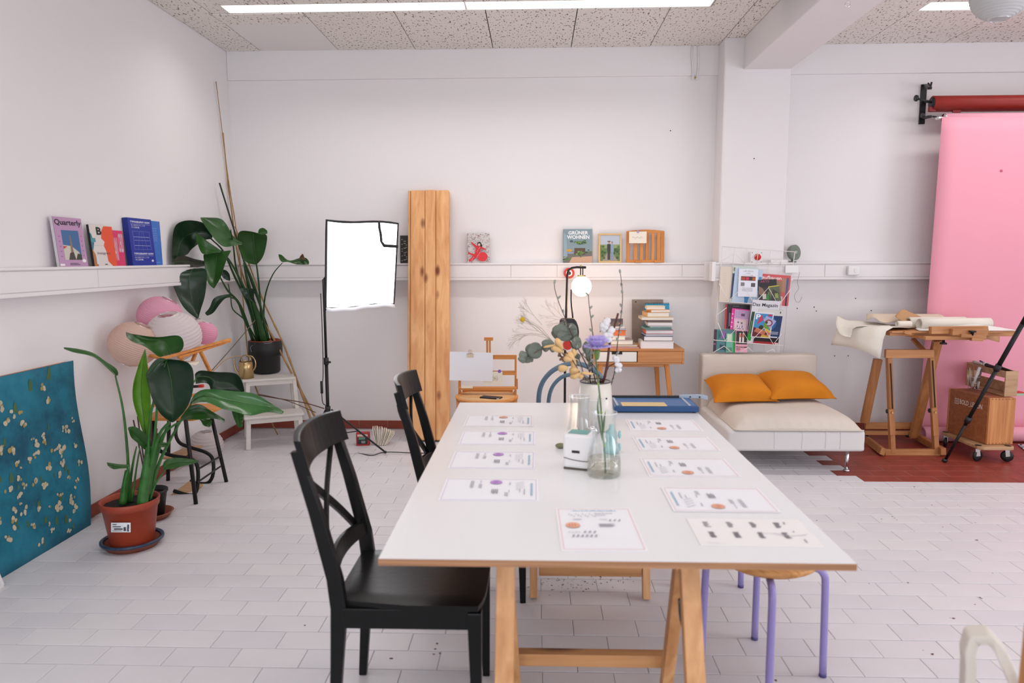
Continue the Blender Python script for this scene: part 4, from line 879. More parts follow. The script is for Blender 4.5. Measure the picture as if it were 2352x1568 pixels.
cov += [('p', [(.42, .58), (.62, .56), (.58, .36), (.5, .26), (.28, .1), (.1, .04), (.06, .1), (.2, .18), (.34, .32)], '#cf2430'), ('p', [(.45, .56), (.2, .70), (.18, .66), (.38, .5)], '#cf2430'), ('p', [(.58, .56), (.85, .46), (.86, .42), (.58, .49)], '#cf2430'), ('p', [(.30, .30), (.04, .36), (.04, .31), (.34, .22)], '#cf2430'),
        ('c', .55, .63, .085, .075, '#1c1a1c'), ('p', [(.60, .66), (.68, .60), (.66, .52), (.60, .56)], '#1c1a1c'), ('c', .54, .61, .05, .045, '#d8b8a4'), ('c', .68, .21, .24, .155, '#d83038')]
cov += [('c', .44 + .04 * (k % 4), .2 + .045 * k, .012, .009, '#f0e8e8') for k in range(8)] + [('c', .2 + .03 * (k % 4), .1 + .03 * k, .012, .009, '#f0e8e8') for k in range(5)]
standing('book', 'small book with a red dotted figure on its cover, alone on the back ledge', 'book', ledge(1099, 603), wx(1074, 1125), wz(535), .016, 0, .06, ink('#cfcac8'), cov,
    [('title', 'KUSAMA', (.5, .18, .86, .245), '#f0d8d4', .02)], spine=ink('#c02430'))
cov = [('r', 0, 0, 1, 1, '#7f949c'), ('r', 0, 0, 1, .34, '#6c6a68'), ('p', [(.2, 0), (1, 0), (1, .2), (.3, .17)], '#c09a80'), ('p', [(0, .1), (.0, .9), (.1, .82), (.14, .2)], '#8aa4b0'), ('r', .38, .24, .38, .2, '#5a4436'), ('c', .2, .37, .1, .04, '#c8962c'), ('c', .25, .3, .12, .03, '#8a98b4'), ('c', .28, .64, .06, .035, '#3c5060')]
for k in range(70):
    cx_, cy_ = rr.choice(((.5, .6), (.7, .58), (.62, .62), (.85, .32), (.6, .26), (.08, .12), (.5, .25)))
    cov.append(('c', cx_ + rr.gauss(0, .06), cy_ + rr.gauss(0, .04), rr.uniform(.015, .05), rr.uniform(.01, .03), rr.choice(('#4c6a34', '#5f8040', '#34502c', '#7a9a50'))))
standing('book', 'large grey-blue book with green houseplants on its cover on the back ledge', 'book', ledge(1327, 603), wx(1295, 1361), wz(527), .022, 0, .06, ink('#7f949c'), cov,
    [('title', 'GRÜNER', (.17, .84, .86, .965), '#eceef0', .03), ('title', 'WOHNEN', (.12, .71, .9, .82), '#eceef0', .03)], spine=ink('#3c4448'))
# framed photo
t = thing('photo_frame', 'light wood frame holding a photo of two people in a garden, on the back ledge', 'picture frame', ledge(1401, 603)); w, h = wx(1375, 1428), wz(537); M = Euler((-.06, 0, .0)).to_matrix().to_4x4()
fm = MB(); fm.M = M; g = .014
fm.b2((-w / 2, 0, 0), (w / 2, .016, g)).b2((-w / 2, 0, h - g), (w / 2, .016, h)).b2((-w / 2, 0, g), (-w / 2 + g, .016, h - g)).b2((w / 2 - g, 0, g), (w / 2, .016, h - g)); fm.build('frame', mat('pale_wood', '#d8b27c', .5), t, bevel=.002)
b_ = MB(); b_.M = M; b_.b2((-w / 2 + g, .006, g), (w / 2 - g, .012, h - g)).build('backing', ink('#9aa8b0'), t)
F = M @ T((0, .0058, 0)) @ Matrix(((1, 0, 0, 0), (0, 0, -1, 0), (0, 1, 0, 0), (0, 0, 0, 1))); iw, ih = w - 2 * g, h - 2 * g
def fr(s):
    if s[0] == 'r': return ('r', -iw / 2 + s[1] * iw, g + s[2] * ih, s[3] * iw, s[4] * ih, s[5])
    if s[0] == 'c': return ('c', -iw / 2 + s[1] * iw, g + s[2] * ih, s[3] * iw, s[4] * ih, s[5])
    return ('p', [(-iw / 2 + x * iw, g + y * ih) for x, y in s[1]], s[2])
cov = [('r', 0, .6, 1, .4, '#b4bfcc'), ('r', 0, 0, 1, .5, '#6a7a54'), ('p', [(.1, 0), (.9, 0), (.65, .3), (.35, .3)], '#9c9084'), ('r', 0, .5, 1, .14, '#8a9a6c')]
cov += [('c', rr.choice((.12, .85)) + rr.gauss(0, .09), rr.uniform(.12, .6), .07, .05, rr.choice(('#4a6a34', '#5c7c40', '#3a5630'))) for k in range(26)]
cov += [('r', .38, .05, .13, .34, '#3a3a3c'), ('r', .36, .38, .17, .28, '#33353a'), ('c', .45, .72, .045, .05, '#b88a70'), ('c', .45, .76, .09, .02, '#6a4634'), ('r', .54, .05, .14, .36, '#7e90a8'), ('r', .53, .36, .16, .28, '#8a9ab0'), ('c', .61, .69, .042, .05, '#c09a84'), ('c', .61, .73, .045, .03, '#8c8478')]
art(t, 'photo_print', F, [fr(s) for s in cov]); 
# slatted cookbook stand with a note card
t = thing('slatted_book_stand', 'slatted wooden book stand leaning on the back ledge by the pier', 'book stand', ledge(1482, 603)); w, h = wx(1438, 1525), wz(528); M = Euler((-.06, 0, 0)).to_matrix().to_4x4()
def sl_(a, b, n, m_=ORW): k = MB(); k.M = M; k.b2(a, b); return k.build(n, m_, t, bevel=.003)
sl_((-w / 2, -.003, 0), (w / 2, .016, .024), 'bottom_rail', ORWX); sl_((-w / 2, .0, .022), (-w / 2 + .028, .014, h - .02), 'slat')
k = MB(); k.M = M; n = 10; k.prism([(-w / 2, h - .03)] + [(w / 2, h - .03)] + [(w / 2 - w * i / n, h - .014 + .012 * math.sin(PI * i / n)) for i in range(n + 1)], 0, .015, Matrix(((1, 0, 0, 0), (0, 0, 1, 0), (0, 1, 0, 0), (0, 0, 0, 1)))); k.build('top_rail', ORWX, t, bevel=.002)
for x in (-.075, -.028, .02, .066, .112): sl_((x - .004 - .014, .001, .022), (x + .014 - .004, .012, h - .028), 'slat') if x < w / 2 - .03 else None
sl_((w / 2 - .028, .0, .022), (w / 2, .014, h - .02), 'slat')
for x in (-.085, .07): sl_((x, -.03, .0), (x + .05, -.003, .012), 'book_rest', ORWX)
c = ledge(1467, 545); 
t2 = thing('note_card', 'cream handwritten card stuck on the slatted book stand with lilac tape', 'card', (W(1465, 545, y=5.905).x, 5.905, W(1465, 545, y=5.905).z))
MB().box((0, 0, 0), (.142, .0012, .094), (-.05, 0, 0)).build('card', PAPERB, t2)
MB().tube([(-.045 + .0042 * k, -.0012 - .0003 * math.sin(k), -.002 + .007 * math.sin(k * 1.9) + .005 * math.sin(k * .8)) for k in range(22)], .0005, 4, sub=4).build('handwriting', ink('#8a8070'), t2)
MB().box((-.0, -.002, .046), (.016, .001, .02), (-.05, 0, 0)).build('tape', ink('#a596c8'), t2)
# ------------------------------------------------------------------ table easel on a round stool
t = thing('drum_stool', 'round bent-plywood drum stool behind the far left table corner', 'stool', (-.335, 4.88, 0))
r_ = .212; zt = .50
MB().shell([(r_ - .02, 0), (r_, 0), (r_ + .004, .25), (r_, zt - .012), (r_ - .014, zt - .012), (r_ - .014, .02), (r_ - .02, 0)], seg=44).build('shell', ORW, t)
MB().lathe([(r_ + .004, zt - .02), (r_ + .006, zt - .002), (r_ - .004, zt)], seg=44).build('top', ORWX, t)
mm = woodmat('pale_rim', '#c08a50', '#dcae78', axis=0, scale=2); MB().lathe([(.01, zt), (r_ - .012, zt), (r_ - .012, zt + .001), (.01, zt + .001)], seg=44).build('top_inlay', mm, t)
ze = zt + .001
e_ = thing('table_easel', 'orange wooden table easel on the round plywood stool', 'easel', (-.33, 4.95, ze))
q8 = lambda x, y: (1020 + x / 7.84, 760 + y / 7.84)
def eb(x0, y0, x1, y1, d, w, th, m_, nm, d1=None): MB().bar(L(*q8(x0, y0), d), L(*q8(x1, y1), d1 or d), w, th, up=(0, 1, 0)).build(nm, m_, e_, world=True, bevel=.0015)
yd = 4.96
eb(280, 470, 280, 1160, yd, .018, .018, ORW, 'upright'); eb(1290, 440, 1286, 1200, yd, .014, .018, ORW, 'upright')
eb(300, 468, 1305, 468, yd + .0, .030, .016, ORWX, 'crossbar'); eb(300, 752, 1300, 752, yd - .004, .030, .016, ORWX, 'crossbar'); eb(262, 1030, 1305, 1025, yd - .03, .018, .045, ORWX, 'tray')
eb(776, 160, 778, 620, yd - .012, .013, .012, ORW, 'mast'); eb(824, 160, 826, 620, yd - .012, .013, .012, ORW, 'mast'); eb(722, 142, 882, 142, yd - .014, .022, .03, ORWX, 'clamp_block')
eb(1318, 860, 1318, 1045, yd - .01, .007, .02, BEECH, 'side_lever'); eb(280, 1060, 330, 1190, yd - .05, .016, .016, BEECH, 'foot'); eb(1290, 1060, 1240, 1170, yd - .05, .016, .016, BEECH, 'foot')
eb(290, 1180, 290, 1150, yd - .08, .016, .05, ORW, 'foot'); eb(1285, 1200, 1285, 1160, yd - .08, .016, .05, ORW, 'foot')
eb(330, 1120, 1240, 1120, yd + .07, .05, .01, ORWX, 'base_board', yd + .07)
for k, (a, b, lab, m_) in enumerate([((488, 640), (.302, .203), 'blank white sheet clipped to the wooden table easel', PAPER)]):
    p = L(*q8(*a), yd - .04); o = MB().box((0, 0, 0), (b[0], .0015, b[1]), (0, -.0, 0)).build('white_sheet', m_); o.location = p; o.rotation_euler = (.02, .025, 0); tag(o, lab, 'paper')
t = thing('binder_clip', 'gold binder clip gripping the top of the blank white sheet', 'clip', L(*q8(472, 445), yd - .043))
MB().b2((-.024, -.003, -.012), (.024, -.001, .014)).b2((-.024, .003, -.012), (.024, .005, .014)).b2((-.024, -.003, .012), (.024, .005, .0145)).build('clamp', mat('pale_gold', (.62, .5, .38, 1), .3, metal=.6), t)
for s in (-1, 1): MB().tube([(s * .009, -.002, .012), (s * .011, -.003, .03), (s * .006, -.003, .042), (s * .001, -.002, .03), (s * .001, -.002, .012)], .0014, 6, sub=3).build('lever', BRASS, t)
def note(lab, x, y, w, h, d, m_, rz=0, name='note_card', extra=None):
    p = L(*q8(x, y), d); o = thing(name, lab, 'card', p); MB().box((0, 0, 0), (w, .001, h), (0, rz, 0)).build('card', m_, o)
    return o
o = note('cream card with faint sketch and a lilac dot on the wooden table easel', 870, 850, .142, .095, yd - .03, PAPERB)
MB().lathe([(.012, 0), (.012, .001)], (.05, -.0012, .05), 16, M=Euler((PI / 2, 0, 0)).to_matrix()).build('sticker', ink('#7c5cc0'), o)
m = MB(); rr = random.Random(6)
m.tube([(-.04 + .09 * rr.random(), -.0012, -.035 + .07 * rr.random()) for k in range(14)], .0006, 4, sub=4).build('pencil_sketch', ink('#b0a48c'), o)
note('tiny blank cream tag tucked behind the white sheet on the table easel', 845, 662, .022, .038, yd - .02, PAPERB)
note('narrow cream strip on the ledge of the wooden table easel', 412, 1005, .080, .020, yd - .058, PAPERB)
o = thing('phone', 'black phone lying on the round plywood stool', 'phone', W(1128, 914, z=ze), -.35)
MB().b2((-.072, -.034, 0), (.072, .034, .010)).build('body', BLACKPL, o, bevel=.004); MB().b2((.055, -.036, .002), (.073, -.03, .008)).build('cable_tip', WHITEP, o)
# ------------------------------------------------------------------ floor lamp with globe, hung things
gy = 5.30
t = thing('floor_lamp', 'slim black floor lamp with a lit white globe beside the desk', 'floor lamp', W(1296, 985, y=gy))
b0 = Vector((W(1298, 800, y=gy).x, gy, 0)); t.location = b0; ORG[t.name] = Vector(b0)
arm = [b0 + Vector((0, 0, .02)), L(1298, 800, gy), L(1301, 700, gy), L(1303, 632, gy), L(1306, 620, gy), L(1314, 615, gy), L(1325, 613.5, gy), L(1346, 614, gy)]
MB().tube(arm, .009, 10).build('pole', BLACKM, t, world=True); MB().lathe([(.13, 0), (.13, .012), (.02, .02)], b0, 32).build('base', BLACKM, t, world=True)
for px in (1333.5, 1338.5): MB().tube([L(px, 614, gy), L(px, 636, gy)], .004, 6).build('hanger_rod', BLACKM, t, world=True)
c = L(1335.5, 657.5, gy); MB().ball(c, .0745, seg=32).build('globe', GLOBE, t, world=True, label='glowing white glass globe')
MB().lathe([(.030, 0), (.030, .013)], c + Vector((0, 0, .070)), 20).ball(L(1334.5, 611, gy), .009).build('cap', BRASS, t, world=True)
l = bpy.data.lights.new('globe_light', 'POINT'); l.energy = 5; l.color = (1, .62, .36); l.shadow_soft_size = .08; lo = bpy.data.objects.new('globe_light', l); lo.location = c + Vector((0, -.0, -.12)); COL.objects.link(lo)
t = thing('cable_reel', 'black and red plug reel on the back ledge behind the floor lamp', 'cable reel', L(1307, 627, RY1 - DD - .012))
MB().lathe([(.044, 0), (.044, .02)], (0, .0, 0), 28, M=Euler((-PI / 2 + PI, 0, 0)).to_matrix()).build('flange', mat('red_plastic', '#b8202a', .4), t)
MB().lathe([(.026, 0), (.026, .03)], (0, .0, 0), 24, M=Euler((PI / 2, 0, 0)).to_matrix()).build('hub', WHITEP, t); MB().lathe([(.014, 0), (.014, .036)], (0, .0, 0), 16, M=Euler((PI / 2, 0, 0)).to_matrix()).build('socket', BLACKPL, t)
t = thing('hanging_bag', 'black case with a red disc hanging on cords from the floor lamp, behind the flowers', 'bag', L(1306, 760, gy - .06))
q4 = lambda x, y: (1200 + x / 7.13, 680 + y / 7.13)
MB().tube([L(*q4(800, -110), gy - .04), L(*q4(800, 100), gy - .05), L(*q4(825, 360), gy - .06), L(*q4(820, 500), gy - .06)], .006, 8, sub=4).tube([L(*q4(865, 400), gy - .06), L(*q4(905, 520), gy - .06), L(*q4(910, 650), gy - .06), L(*q4(880, 850), gy - .06)], .006, 8, sub=4).build('cord', BLACKPL, t, world=True)
pts = [(610, 380), (650, 355), (840, 355), (880, 410), (890, 620), (850, 700), (600, 710), (540, 680), (540, 600), (600, 500)]
m = MB(); P2 = [L(*q4(x, y), gy - .05) for x, y in pts]; n = len(P2); m.add(P2 + [v + Vector((0, -.05, 0)) for v in P2], [tuple(range(n)), tuple(range(n, 2 * n))[::-1]] + [(i, n + i, n + (i + 1) % n, (i + 1) % n) for i in range(n)]); m.build('case', BLACKPL, t, world=True, bevel=.006)
MB().lathe([(.034, 0), (.034, .014)], L(*q4(738, 800), gy - .06), 28, M=Euler((PI / 2, 0, 0)).to_matrix()).build('red_disc', mat('red_plastic', '#b8202a', .4), t, world=True)
MB().lathe([(.040, 0), (.040, .008)], L(*q4(738, 800), gy - .056), 28, M=Euler((PI / 2, 0, 0)).to_matrix()).build('disc_rim', WHITEP, t, world=True)
MB().tube([L(*q4(560, 700), gy - .06), L(*q4(570, 850), gy - .06), L(*q4(640, 1000), gy - .06), L(*q4(700, 1060), gy - .06)], .006, 6, sub=4).build('strap', BLACKPL, t, world=True)
# ------------------------------------------------------------------ desk by the back wall
xa, xb = W(1363, 800, y=5.5).x, W(1571, 800, y=5.5).x; ya, yb = 5.48, 5.90; zt = .752
t = thing('desk', 'small oak desk with a white drawer against the back wall', 'desk', ((xa + xb) / 2, 5.5, 0))
MB().b2((xa, ya, zt - .018), (xb, yb, zt)).build('desktop', OAK, t, world=True, bevel=.002)
xm = W(1465, 815, y=ya).x
MB().b2((xm, ya, .6485), (xb - .0185, ya + .018, zt - .019)).b2((xb - .018, ya, .64), (xb, yb, zt - .019)).b2((xa, ya + .006, .64), (xa + .018, yb, zt - .019)).b2((xa, ya + .008, .632), (xb, yb, .648)).b2((xa, yb - .015, .64), (xb, yb, zt - .019)).build('case', OAK, t, world=True, bevel=.0015)
dr = MB().b2((xa + .02, ya + .002, .652), (xm - .008, ya + .018, zt - .024)).build('drawer_front', mat('white_drawer', (.74, .72, .69, 1), .4), t, world=True, bevel=.001)
MB().b2((xm - .008, ya + .01, .65), (xm, ya + .2, zt - .02)).b2(((xa + .14), ya - .001, zt - .042), (xa + .22, ya + .019, zt - .022)).build('finger_slot', mat('slot_dark', '#2a2624', .9), dr, world=True)
MB().b2((xa + .03, ya + .05, .605), (xb - .11, ya + .075, .634)).b2((xa + .03, yb - .075, .605), (xb - .11, yb - .05, .634)).build('apron', OAK, t, world=True, bevel=.002)
for (x0, y0, x1, y1) in ((xb - .125, ya + .06, xb - .05, ya + .02), (xb - .155, yb - .06, xb - .10, yb - .02), (xa + .06, ya + .06, xa + .03, ya + .02), (xa + .08, yb - .06, xa + .04, yb - .02)):
    MB().bar((x0, y0, .634), (x1, y1, 0), .036, .036, up=(0, 1, 0), w2=.024, t2=.024).build('leg', ORW, t, world=True, bevel=.004)
def flatbook(label, x0, x1, y0, y1, z0, z1, cov_, rz=0, edge=None, cat='book', soft=False):
    t = thing('book', label, cat, ((x0 + x1) / 2, (y0 + y1) / 2, z0), rz, 'books stacked on the small desk'); w, d, h = (x1 - x0) / 2, (y1 - y0) / 2, z1 - z0; e = .0014 if soft else .0025
    MB().b2((-w, -d, 0), (w, d, e)).b2((-w, -d, h - e), (w, d, h)).b2((-w, -d, 0), (-w + e, d, h)).build('cover', cov_, t)
    MB().b2((-w + e, -d + (.0 if soft else .003), e), (w - (.0 if soft else .003), d - .002, h - e)).build('pages', edge or PAGES, t); return t
def sx(px, py=780, y=5.55): return W(px, py, y=y).x
q5 = lambda x, y: (1380 + x / 5.408, 640 + y / 5.408)
zc_ = zt
PG2 = mat('page_white', (.78, .75, .77, 1), .8, bump=.3, bscale=40, stretch=(1, 1, 30)); 
stack = [  # x0, x1, height, depth front, cover, label
 (505, 915, .056, 5.50, '#d8cfc4', 'thickest book, white with cream spine, at the bottom of the tall stack on the desk', PG2), (540, 897, .038, 5.52, '#26283a', 'dark navy hardback second from the bottom of the tall desk stack', PG2),
 (552, 890, .014, 5.53, '#8f98ac', 'slim grey-blue book above the navy hardback in the desk stack', PG2), (560, 900, .030, 5.54, '#c8523c', 'book with a red-orange spine above the slim grey-blue one in the desk stack', PG2),
 (552, 872, .020, 5.53, '#5c8c88', 'book with teal cover halfway up the tall desk stack', mat('page_teal', '#6c8482', .8)), (606, 880, .014, 5.55, '#cfe0d8', 'thin pale mint book above the teal one in the desk stack', PG2),
 (585, 892, .026, 5.53, '#c8bcb4', 'white-paged book under the wide pad in the desk stack', PG2), (575, 885, .018, 5.55, '#7a6258', 'thin brown-covered book just below the wide cream pad', mat('page_grey', '#96888a', .8)),
 (505, 905, .022, 5.52, '#cbbba0', 'wide cream pad sticking out on the tall desk stack', PAGES), (562, 838, .036, 5.54, '#d0a060', 'yellowish notebook with a red ribbon near the top of the desk stack', PAGES)]
for (a, b, hh_, yf, cc, lab, pg) in stack:
    x0, x1 = sx(q5(a, 0)[0], y=yf), sx(q5(b, 0)[0], y=yf); flatbook(lab, x0, x1, yf, yf + .20, zc_ + .0004, zc_ + hh_, ink(cc), rr.uniform(-.06, .06), pg); zc_ += hh_ + .0004
# an open slim booklet and top paperbacks
flatbook('slightly open booklet under the top paperback of the desk stack', sx(q5(600, 0)[0]), sx(q5(835, 0)[0]), 5.54, 5.68, zc_ + .0006, zc_ + .018, ink('#d88a3c'), .12, PAGES, soft=True); zc_ += .019
flatbook('small pale paperback on top of the tall desk stack', sx(q5(568, 0)[0]), sx(q5(800, 0)[0]), 5.56, 5.68, zc_ + .0006, zc_ + .026, ink('#e0cba8'), -.05, PAGES); ztop = zc_ + .026
t = standing('spiral_notebook', 'turquoise spiral notepad standing behind the top of the desk stack', 'notepad', (sx(q5(697, 0)[0], y=5.76), 5.775, zt), sx(q5(850, 0)[0], y=5.76) - sx(q5(545, 0)[0], y=5.76), W(1500, 697, y=5.78).z - zt, .012, 0, .05, ink('#1f8fb8'))
w_ = sx(q5(850, 0)[0], y=5.76) - sx(q5(545, 0)[0], y=5.76); h_ = W(1500, 697, y=5.78).z - zt
k = MB(); k.M = Euler((-.05, 0, 0)).to_matrix().to_4x4()
for i in range(16): k.tube([(-w_ / 2 + w_ * (i + .5) / 16, .006 + .010 * math.cos(a), h_ + .008 * math.sin(a)) for a in [j * PI / 4 for j in range(8)]], .0012, 5, closed=True)
k.build('wire_spiral', BLACKPL, t)
t = thing('grey_board', 'worn grey board with a pin hole leaning on the wall behind the desk stack', 'board', (sx(1487, y=5.9), 5.90, zt))
w_, h_ = (sx(1522, y=5.92) - sx(1451, y=5.92)) / 2, W(1480, 687, y=5.94).z - zt
k = MB(); k.M = Euler((-.08, 0, 0)).to_matrix().to_4x4(); k.b2((-w_, 0, 0), (w_, .006, h_)); k.build('panel', mat('grey_card', '#8a7d74', .8, var=.2, vscale=10), t)
k = MB(); k.M = Euler((-.08, 0, 0)).to_matrix().to_4x4(); k.lathe([(.006, 0), (.006, .002)], (-w_ + .03, 0, h_ - .02), 10, M=Euler((PI / 2, 0, 0)).to_matrix()); k.build('pin_hole', BLACKPL, t)
# left, half hidden stack
zc_ = zt
for (a, b, hh_, yf, cc, lab, dd) in [(20, 475, .012, 5.50, '#a83030', 'flat red-edged magazine at the bottom of the low left desk stack', .24), (40, 460, .014, 5.51, '#b09a80', 'flat tan magazine second in the low left desk stack', .22), (120, 400, .035, 5.53, '#a89890', 'grey-pink book third in the low left desk stack', .2)]:
    flatbook(lab, max(xa, sx(q5(a, 0)[0], y=yf)), sx(q5(b, 0)[0], y=yf), yf, yf + dd, zc_ + .0004, zc_ + hh_, ink(cc), rr.uniform(-.05, .05)); zc_ += hh_ + .0004
for (a, b, hh_, cc, lab) in [(120, 300, .034, '#cfc8c4', 'white book fourth in the low left desk stack'), (125, 305, .042, '#d87038', 'orange-spined box book in the low left desk stack'), (130, 300, .012, '#5058a0', 'thin violet book in the low left desk stack'), (120, 300, .010, '#d8d0cc', 'thin white booklet on the low left desk stack')]:
    t = flatbook(lab, sx(q5(a, 0)[0]), sx(q5(b, 0)[0]), 5.54, 5.68, zc_ + .0004, zc_ + hh_, ink(cc), rr.uniform(-.08, .08), ink(cc) if cc == '#d87038' else None); zc_ += hh_ + .0004
standing('postcard', 'dark postcard with two small lights standing atop the low left desk stack', 'card', (sx(q5(195, 0)[0], y=5.62), 5.62, zc_ + .001), .098, .060, .006, 0, .12, ink('#5c5050'), [('c', .4, .3, .07, .1, '#d89a50'), ('c', .72, .35, .06, .08, '#c88a50'), ('r', .05, .6, .9, .3, '#463e44')], [], parts=False)
# ------------------------------------------------------------------ blue-grey bentwood chair behind the table
t = thing('bentwood_chair', 'blue-grey chair with double bent hoop back behind the table', 'chair', (.235, 3.95, 0))
yk = 3.84
def hoop(pts, r): return MB().tube([L(x, y, yk + d) for x, y, d in pts], r, 10, sub=6)
hoop([(1246, 1150, .1), (1240, 1010, .06), (1237, 925, .02), (1243, 885, .0), (1262, 857, -.02), (1290, 840, -.03), (1318, 834, -.03), (1346, 840, -.03), (1374, 858, -.02), (1392, 886, .0), (1399, 925, .02), (1397, 1010, .06), (1392, 1150, .1)], .0135).build('outer_hoop', STEELB, t, world=True)
hoop([(1262, 1060, .06), (1259, 985, .04), (1260, 922, .02), (1269, 888, .0), (1290, 866, -.01), (1316, 860, -.02), (1344, 866, -.01), (1366, 888, .0), (1375, 922, .02), (1375, 985, .04), (1372, 1060, .06)], .011).build('inner_hoop', STEELB, t, world=True)
MB().lathe([(.19, .445), (.205, .455), (.20, .47), (.0, .465)], (.235, 4.08, 0), 36).build('seat', STEELB, t, world=True)
MB().tube([(.235 + .16 * math.cos(a), 4.08 + .16 * math.sin(a), .25) for a in [k * PI / 12 for k in range(24)]], .009, 8, closed=True).build('leg_ring', STEELB, t, world=True)
for sx_, sy_ in ((-1, 1), (1, 1)): MB().tube([(.235 + sx_ * .13, 4.08 + sy_ * .12, .45), (.235 + sx_ * .18, 4.08 + sy_ * .17, 0)], [.014, .010], 8).build('leg', STEELB, t, world=True)
for px in (1246, 1392): a = L(px, 1150, yk + .1); MB().tube([a, Vector((a.x, a.y - .06, 0))], [.0135, .010], 8).build('leg', STEELB, t, world=True)
# ------------------------------------------------------------------ the big table
TX0, TX1, TY0, TY1, TZ = -.372, .748, 1.612, 3.46, .74
tb = thing('trestle_table', 'long white-topped table on pine trestles in the middle of the room', 'table', ((TX0 + TX1) / 2, (TY0 + TY1) / 2, 0))
MB().b2((TX0 + .001, TY0 + .001, TZ - .0015), (TX1 - .001, TY1 - .001, TZ)).build('laminate', LAMINATE, tb, world=True)
MB().b2((TX0, TY0, TZ - .018), (TX1, TY1, TZ - .0016)).build('tabletop', PLY, tb, world=True)
def trestle(yc, label, x0, x1):
    t = thing('trestle', label, 'trestle', ((x0 + x1) / 2, yc, 0)); top = TZ - .0185
    MB().b2((x0 - .06, yc - .024, top - .045), (x1 + .06, yc + .024, top)).build('top_rail', PINEX, t, world=True, bevel=.002)
    for x in (x0, x1):
        MB().bar((x, yc - .03, top - .046), (x + (.01 if x > 0 else -.005), yc - .245, .008), .036, .048, up=(1, 0, 0)).build('leg', PINE, t, world=True, bevel=.002)
        MB().bar((x - .003 + (0), yc + .025, top - .046), (x + .015, yc + .335, .010), .042, .034, up=(1, 0, 0)).build('leg', PINE, t, world=True, bevel=.002)
    return t
t = trestle(1.83, 'near pine trestle carrying the front of the table, its legs crossing a dark brace', -.075, .40)
c = Vector((0, 2.14, .185)); MB().b2((-.052, 2.125, .165), (.43, 2.165, .205)).build('crossbar', PINEX, t, world=True, bevel=.002)
MB().tube([(.378, 1.79, .56), (.385, 1.80, .50), (.405, 1.80, .43), (.41, 1.81, .36)], .004, 6, sub=3).build('hinge_strap', mat('grey_steel', '#4a5560', .4, metal=.6), t, world=True)
# far trestle: its nearer legs stand at 2.9 m with a low bar between them
t = thing('trestle', 'far pine trestle under the back of the table, seen through the front one', 'trestle', (.23, 3.1, 0))
for x in (-.005, .475):
    MB().bar((x, 2.915, .005), (x, 3.06, TZ - .065), .040, .032, up=(1, 0, 0)).build('leg', PINE, t, world=True, bevel=.002); MB().bar((x, 3.32, .006), (x, 3.12, TZ - .065), .036, .036, up=(1, 0, 0)).build('leg', PINE, t, world=True, bevel=.002)
MB().b2((-.06, 3.065, TZ - .064), (.53, 3.115, TZ - .0185)).build('top_rail', PINEX, t, world=True, bevel=.002); MB().b2((.018, 2.925, .095), (.455, 2.945, .20)).build('crossbar', PINEX, t, world=True, bevel=.002)
# ------------------------------------------------------------------ printed sheets
def sheet(label, c, yawz, col, group):
    t = thing('printed_sheet', label, 'paper', (c[0], c[1], TZ + .0004), yawz, group); w, h = .105, .1485
    MB().b2((-w, -h, 0), (w, h, .0012)).build('paper', PAPER, t)
    X = lambda f: -w + .21 * f; Y = lambda f: h - .297 * f; S = []
    bc = {'p': '#e4aaa8', 'v': '#c9a9d8'}[col]; ec = {'p': '#e3a488', 'v': '#b887cf'}[col]
    for a in (('r', X(.03), Y(.975), .197, .0016, bc), ('r', X(.03), Y(.03), .197, .0016, bc), ('r', X(.03), Y(.975), .0016, .281, bc), ('r', X(.965), Y(.975), .0016, .281, bc)): S.append(a)
    r = random.Random(3); G = '#bcb8c2'; D = '#85818d'
    for k in range(22): S.append(('r', X(.2 + .6 * k / 22), Y(.085) - .0005, .0045 if k % 4 else .0025, .008 if k % 3 else .005, '#9fc4d8'))
    for k in range(12): S.append(('r', X(.16 + .03 * k), Y(.18 + .03 * (k % 3)), .003, .008, G))
    for k in range(5): S.append(('r', X(.5 + .05 * k), Y(.155), .008, .004, G))
    S += [('r', X(.5), Y(.20), .03, .003, G), ('r', X(.2), Y(.31), .024, .004, G), ('r', X(.55), Y(.31), .02, .003, G)]
    for k in range(3): x = X(.66 + .06 * k); S.append(('p', [(x, Y(.35)), (x + .0035, Y(.35)), (x + .008, Y(.31)), (x + .0045, Y(.31))], D))
    S.append(('c', X(.19), Y(.45), .0195, .0195, ec))
    for k in range(3): S.append(('r', X(.14 + .035 * k), Y(.475), .003, .014, {'p': '#c07a58', 'v': '#7e4fa0'}[col]))
    for k in range(4): S.append(('r', X(.52), Y(.43 + .018 * k), .042 - .006 * (k % 2), .003, D))
    for k in range(3): x = X(.3 + .06 * k); S.append(('p', [(x, Y(.63)), (x + .004, Y(.63)), (x + .009, Y(.59)), (x + .005, Y(.59))], D))
    for k in range(4): S.append(('r', X(.12 + .04 * k), Y(.62), .005, .004, G))
    for k in range(6): x = X(.15 + .055 * k); S.append(('p', [(x, Y(.72)), (x + .0045, Y(.72)), (x + .009, Y(.68)), (x + .0045, Y(.68))], D))
    M = Matrix.Translation((0, 0, .0012)); art(t, 'print', M, S); return t
def quadc(P4): v = [W(x, y, z=TZ) for x, y in P4]; return sum(v, Vector()) / 4
q9 = lambda x, y: (960 + x / 3.919, 900 + y / 3.919); qa = lambda x, y: (1400 + x / 3.92, 900 + y / 3.92)
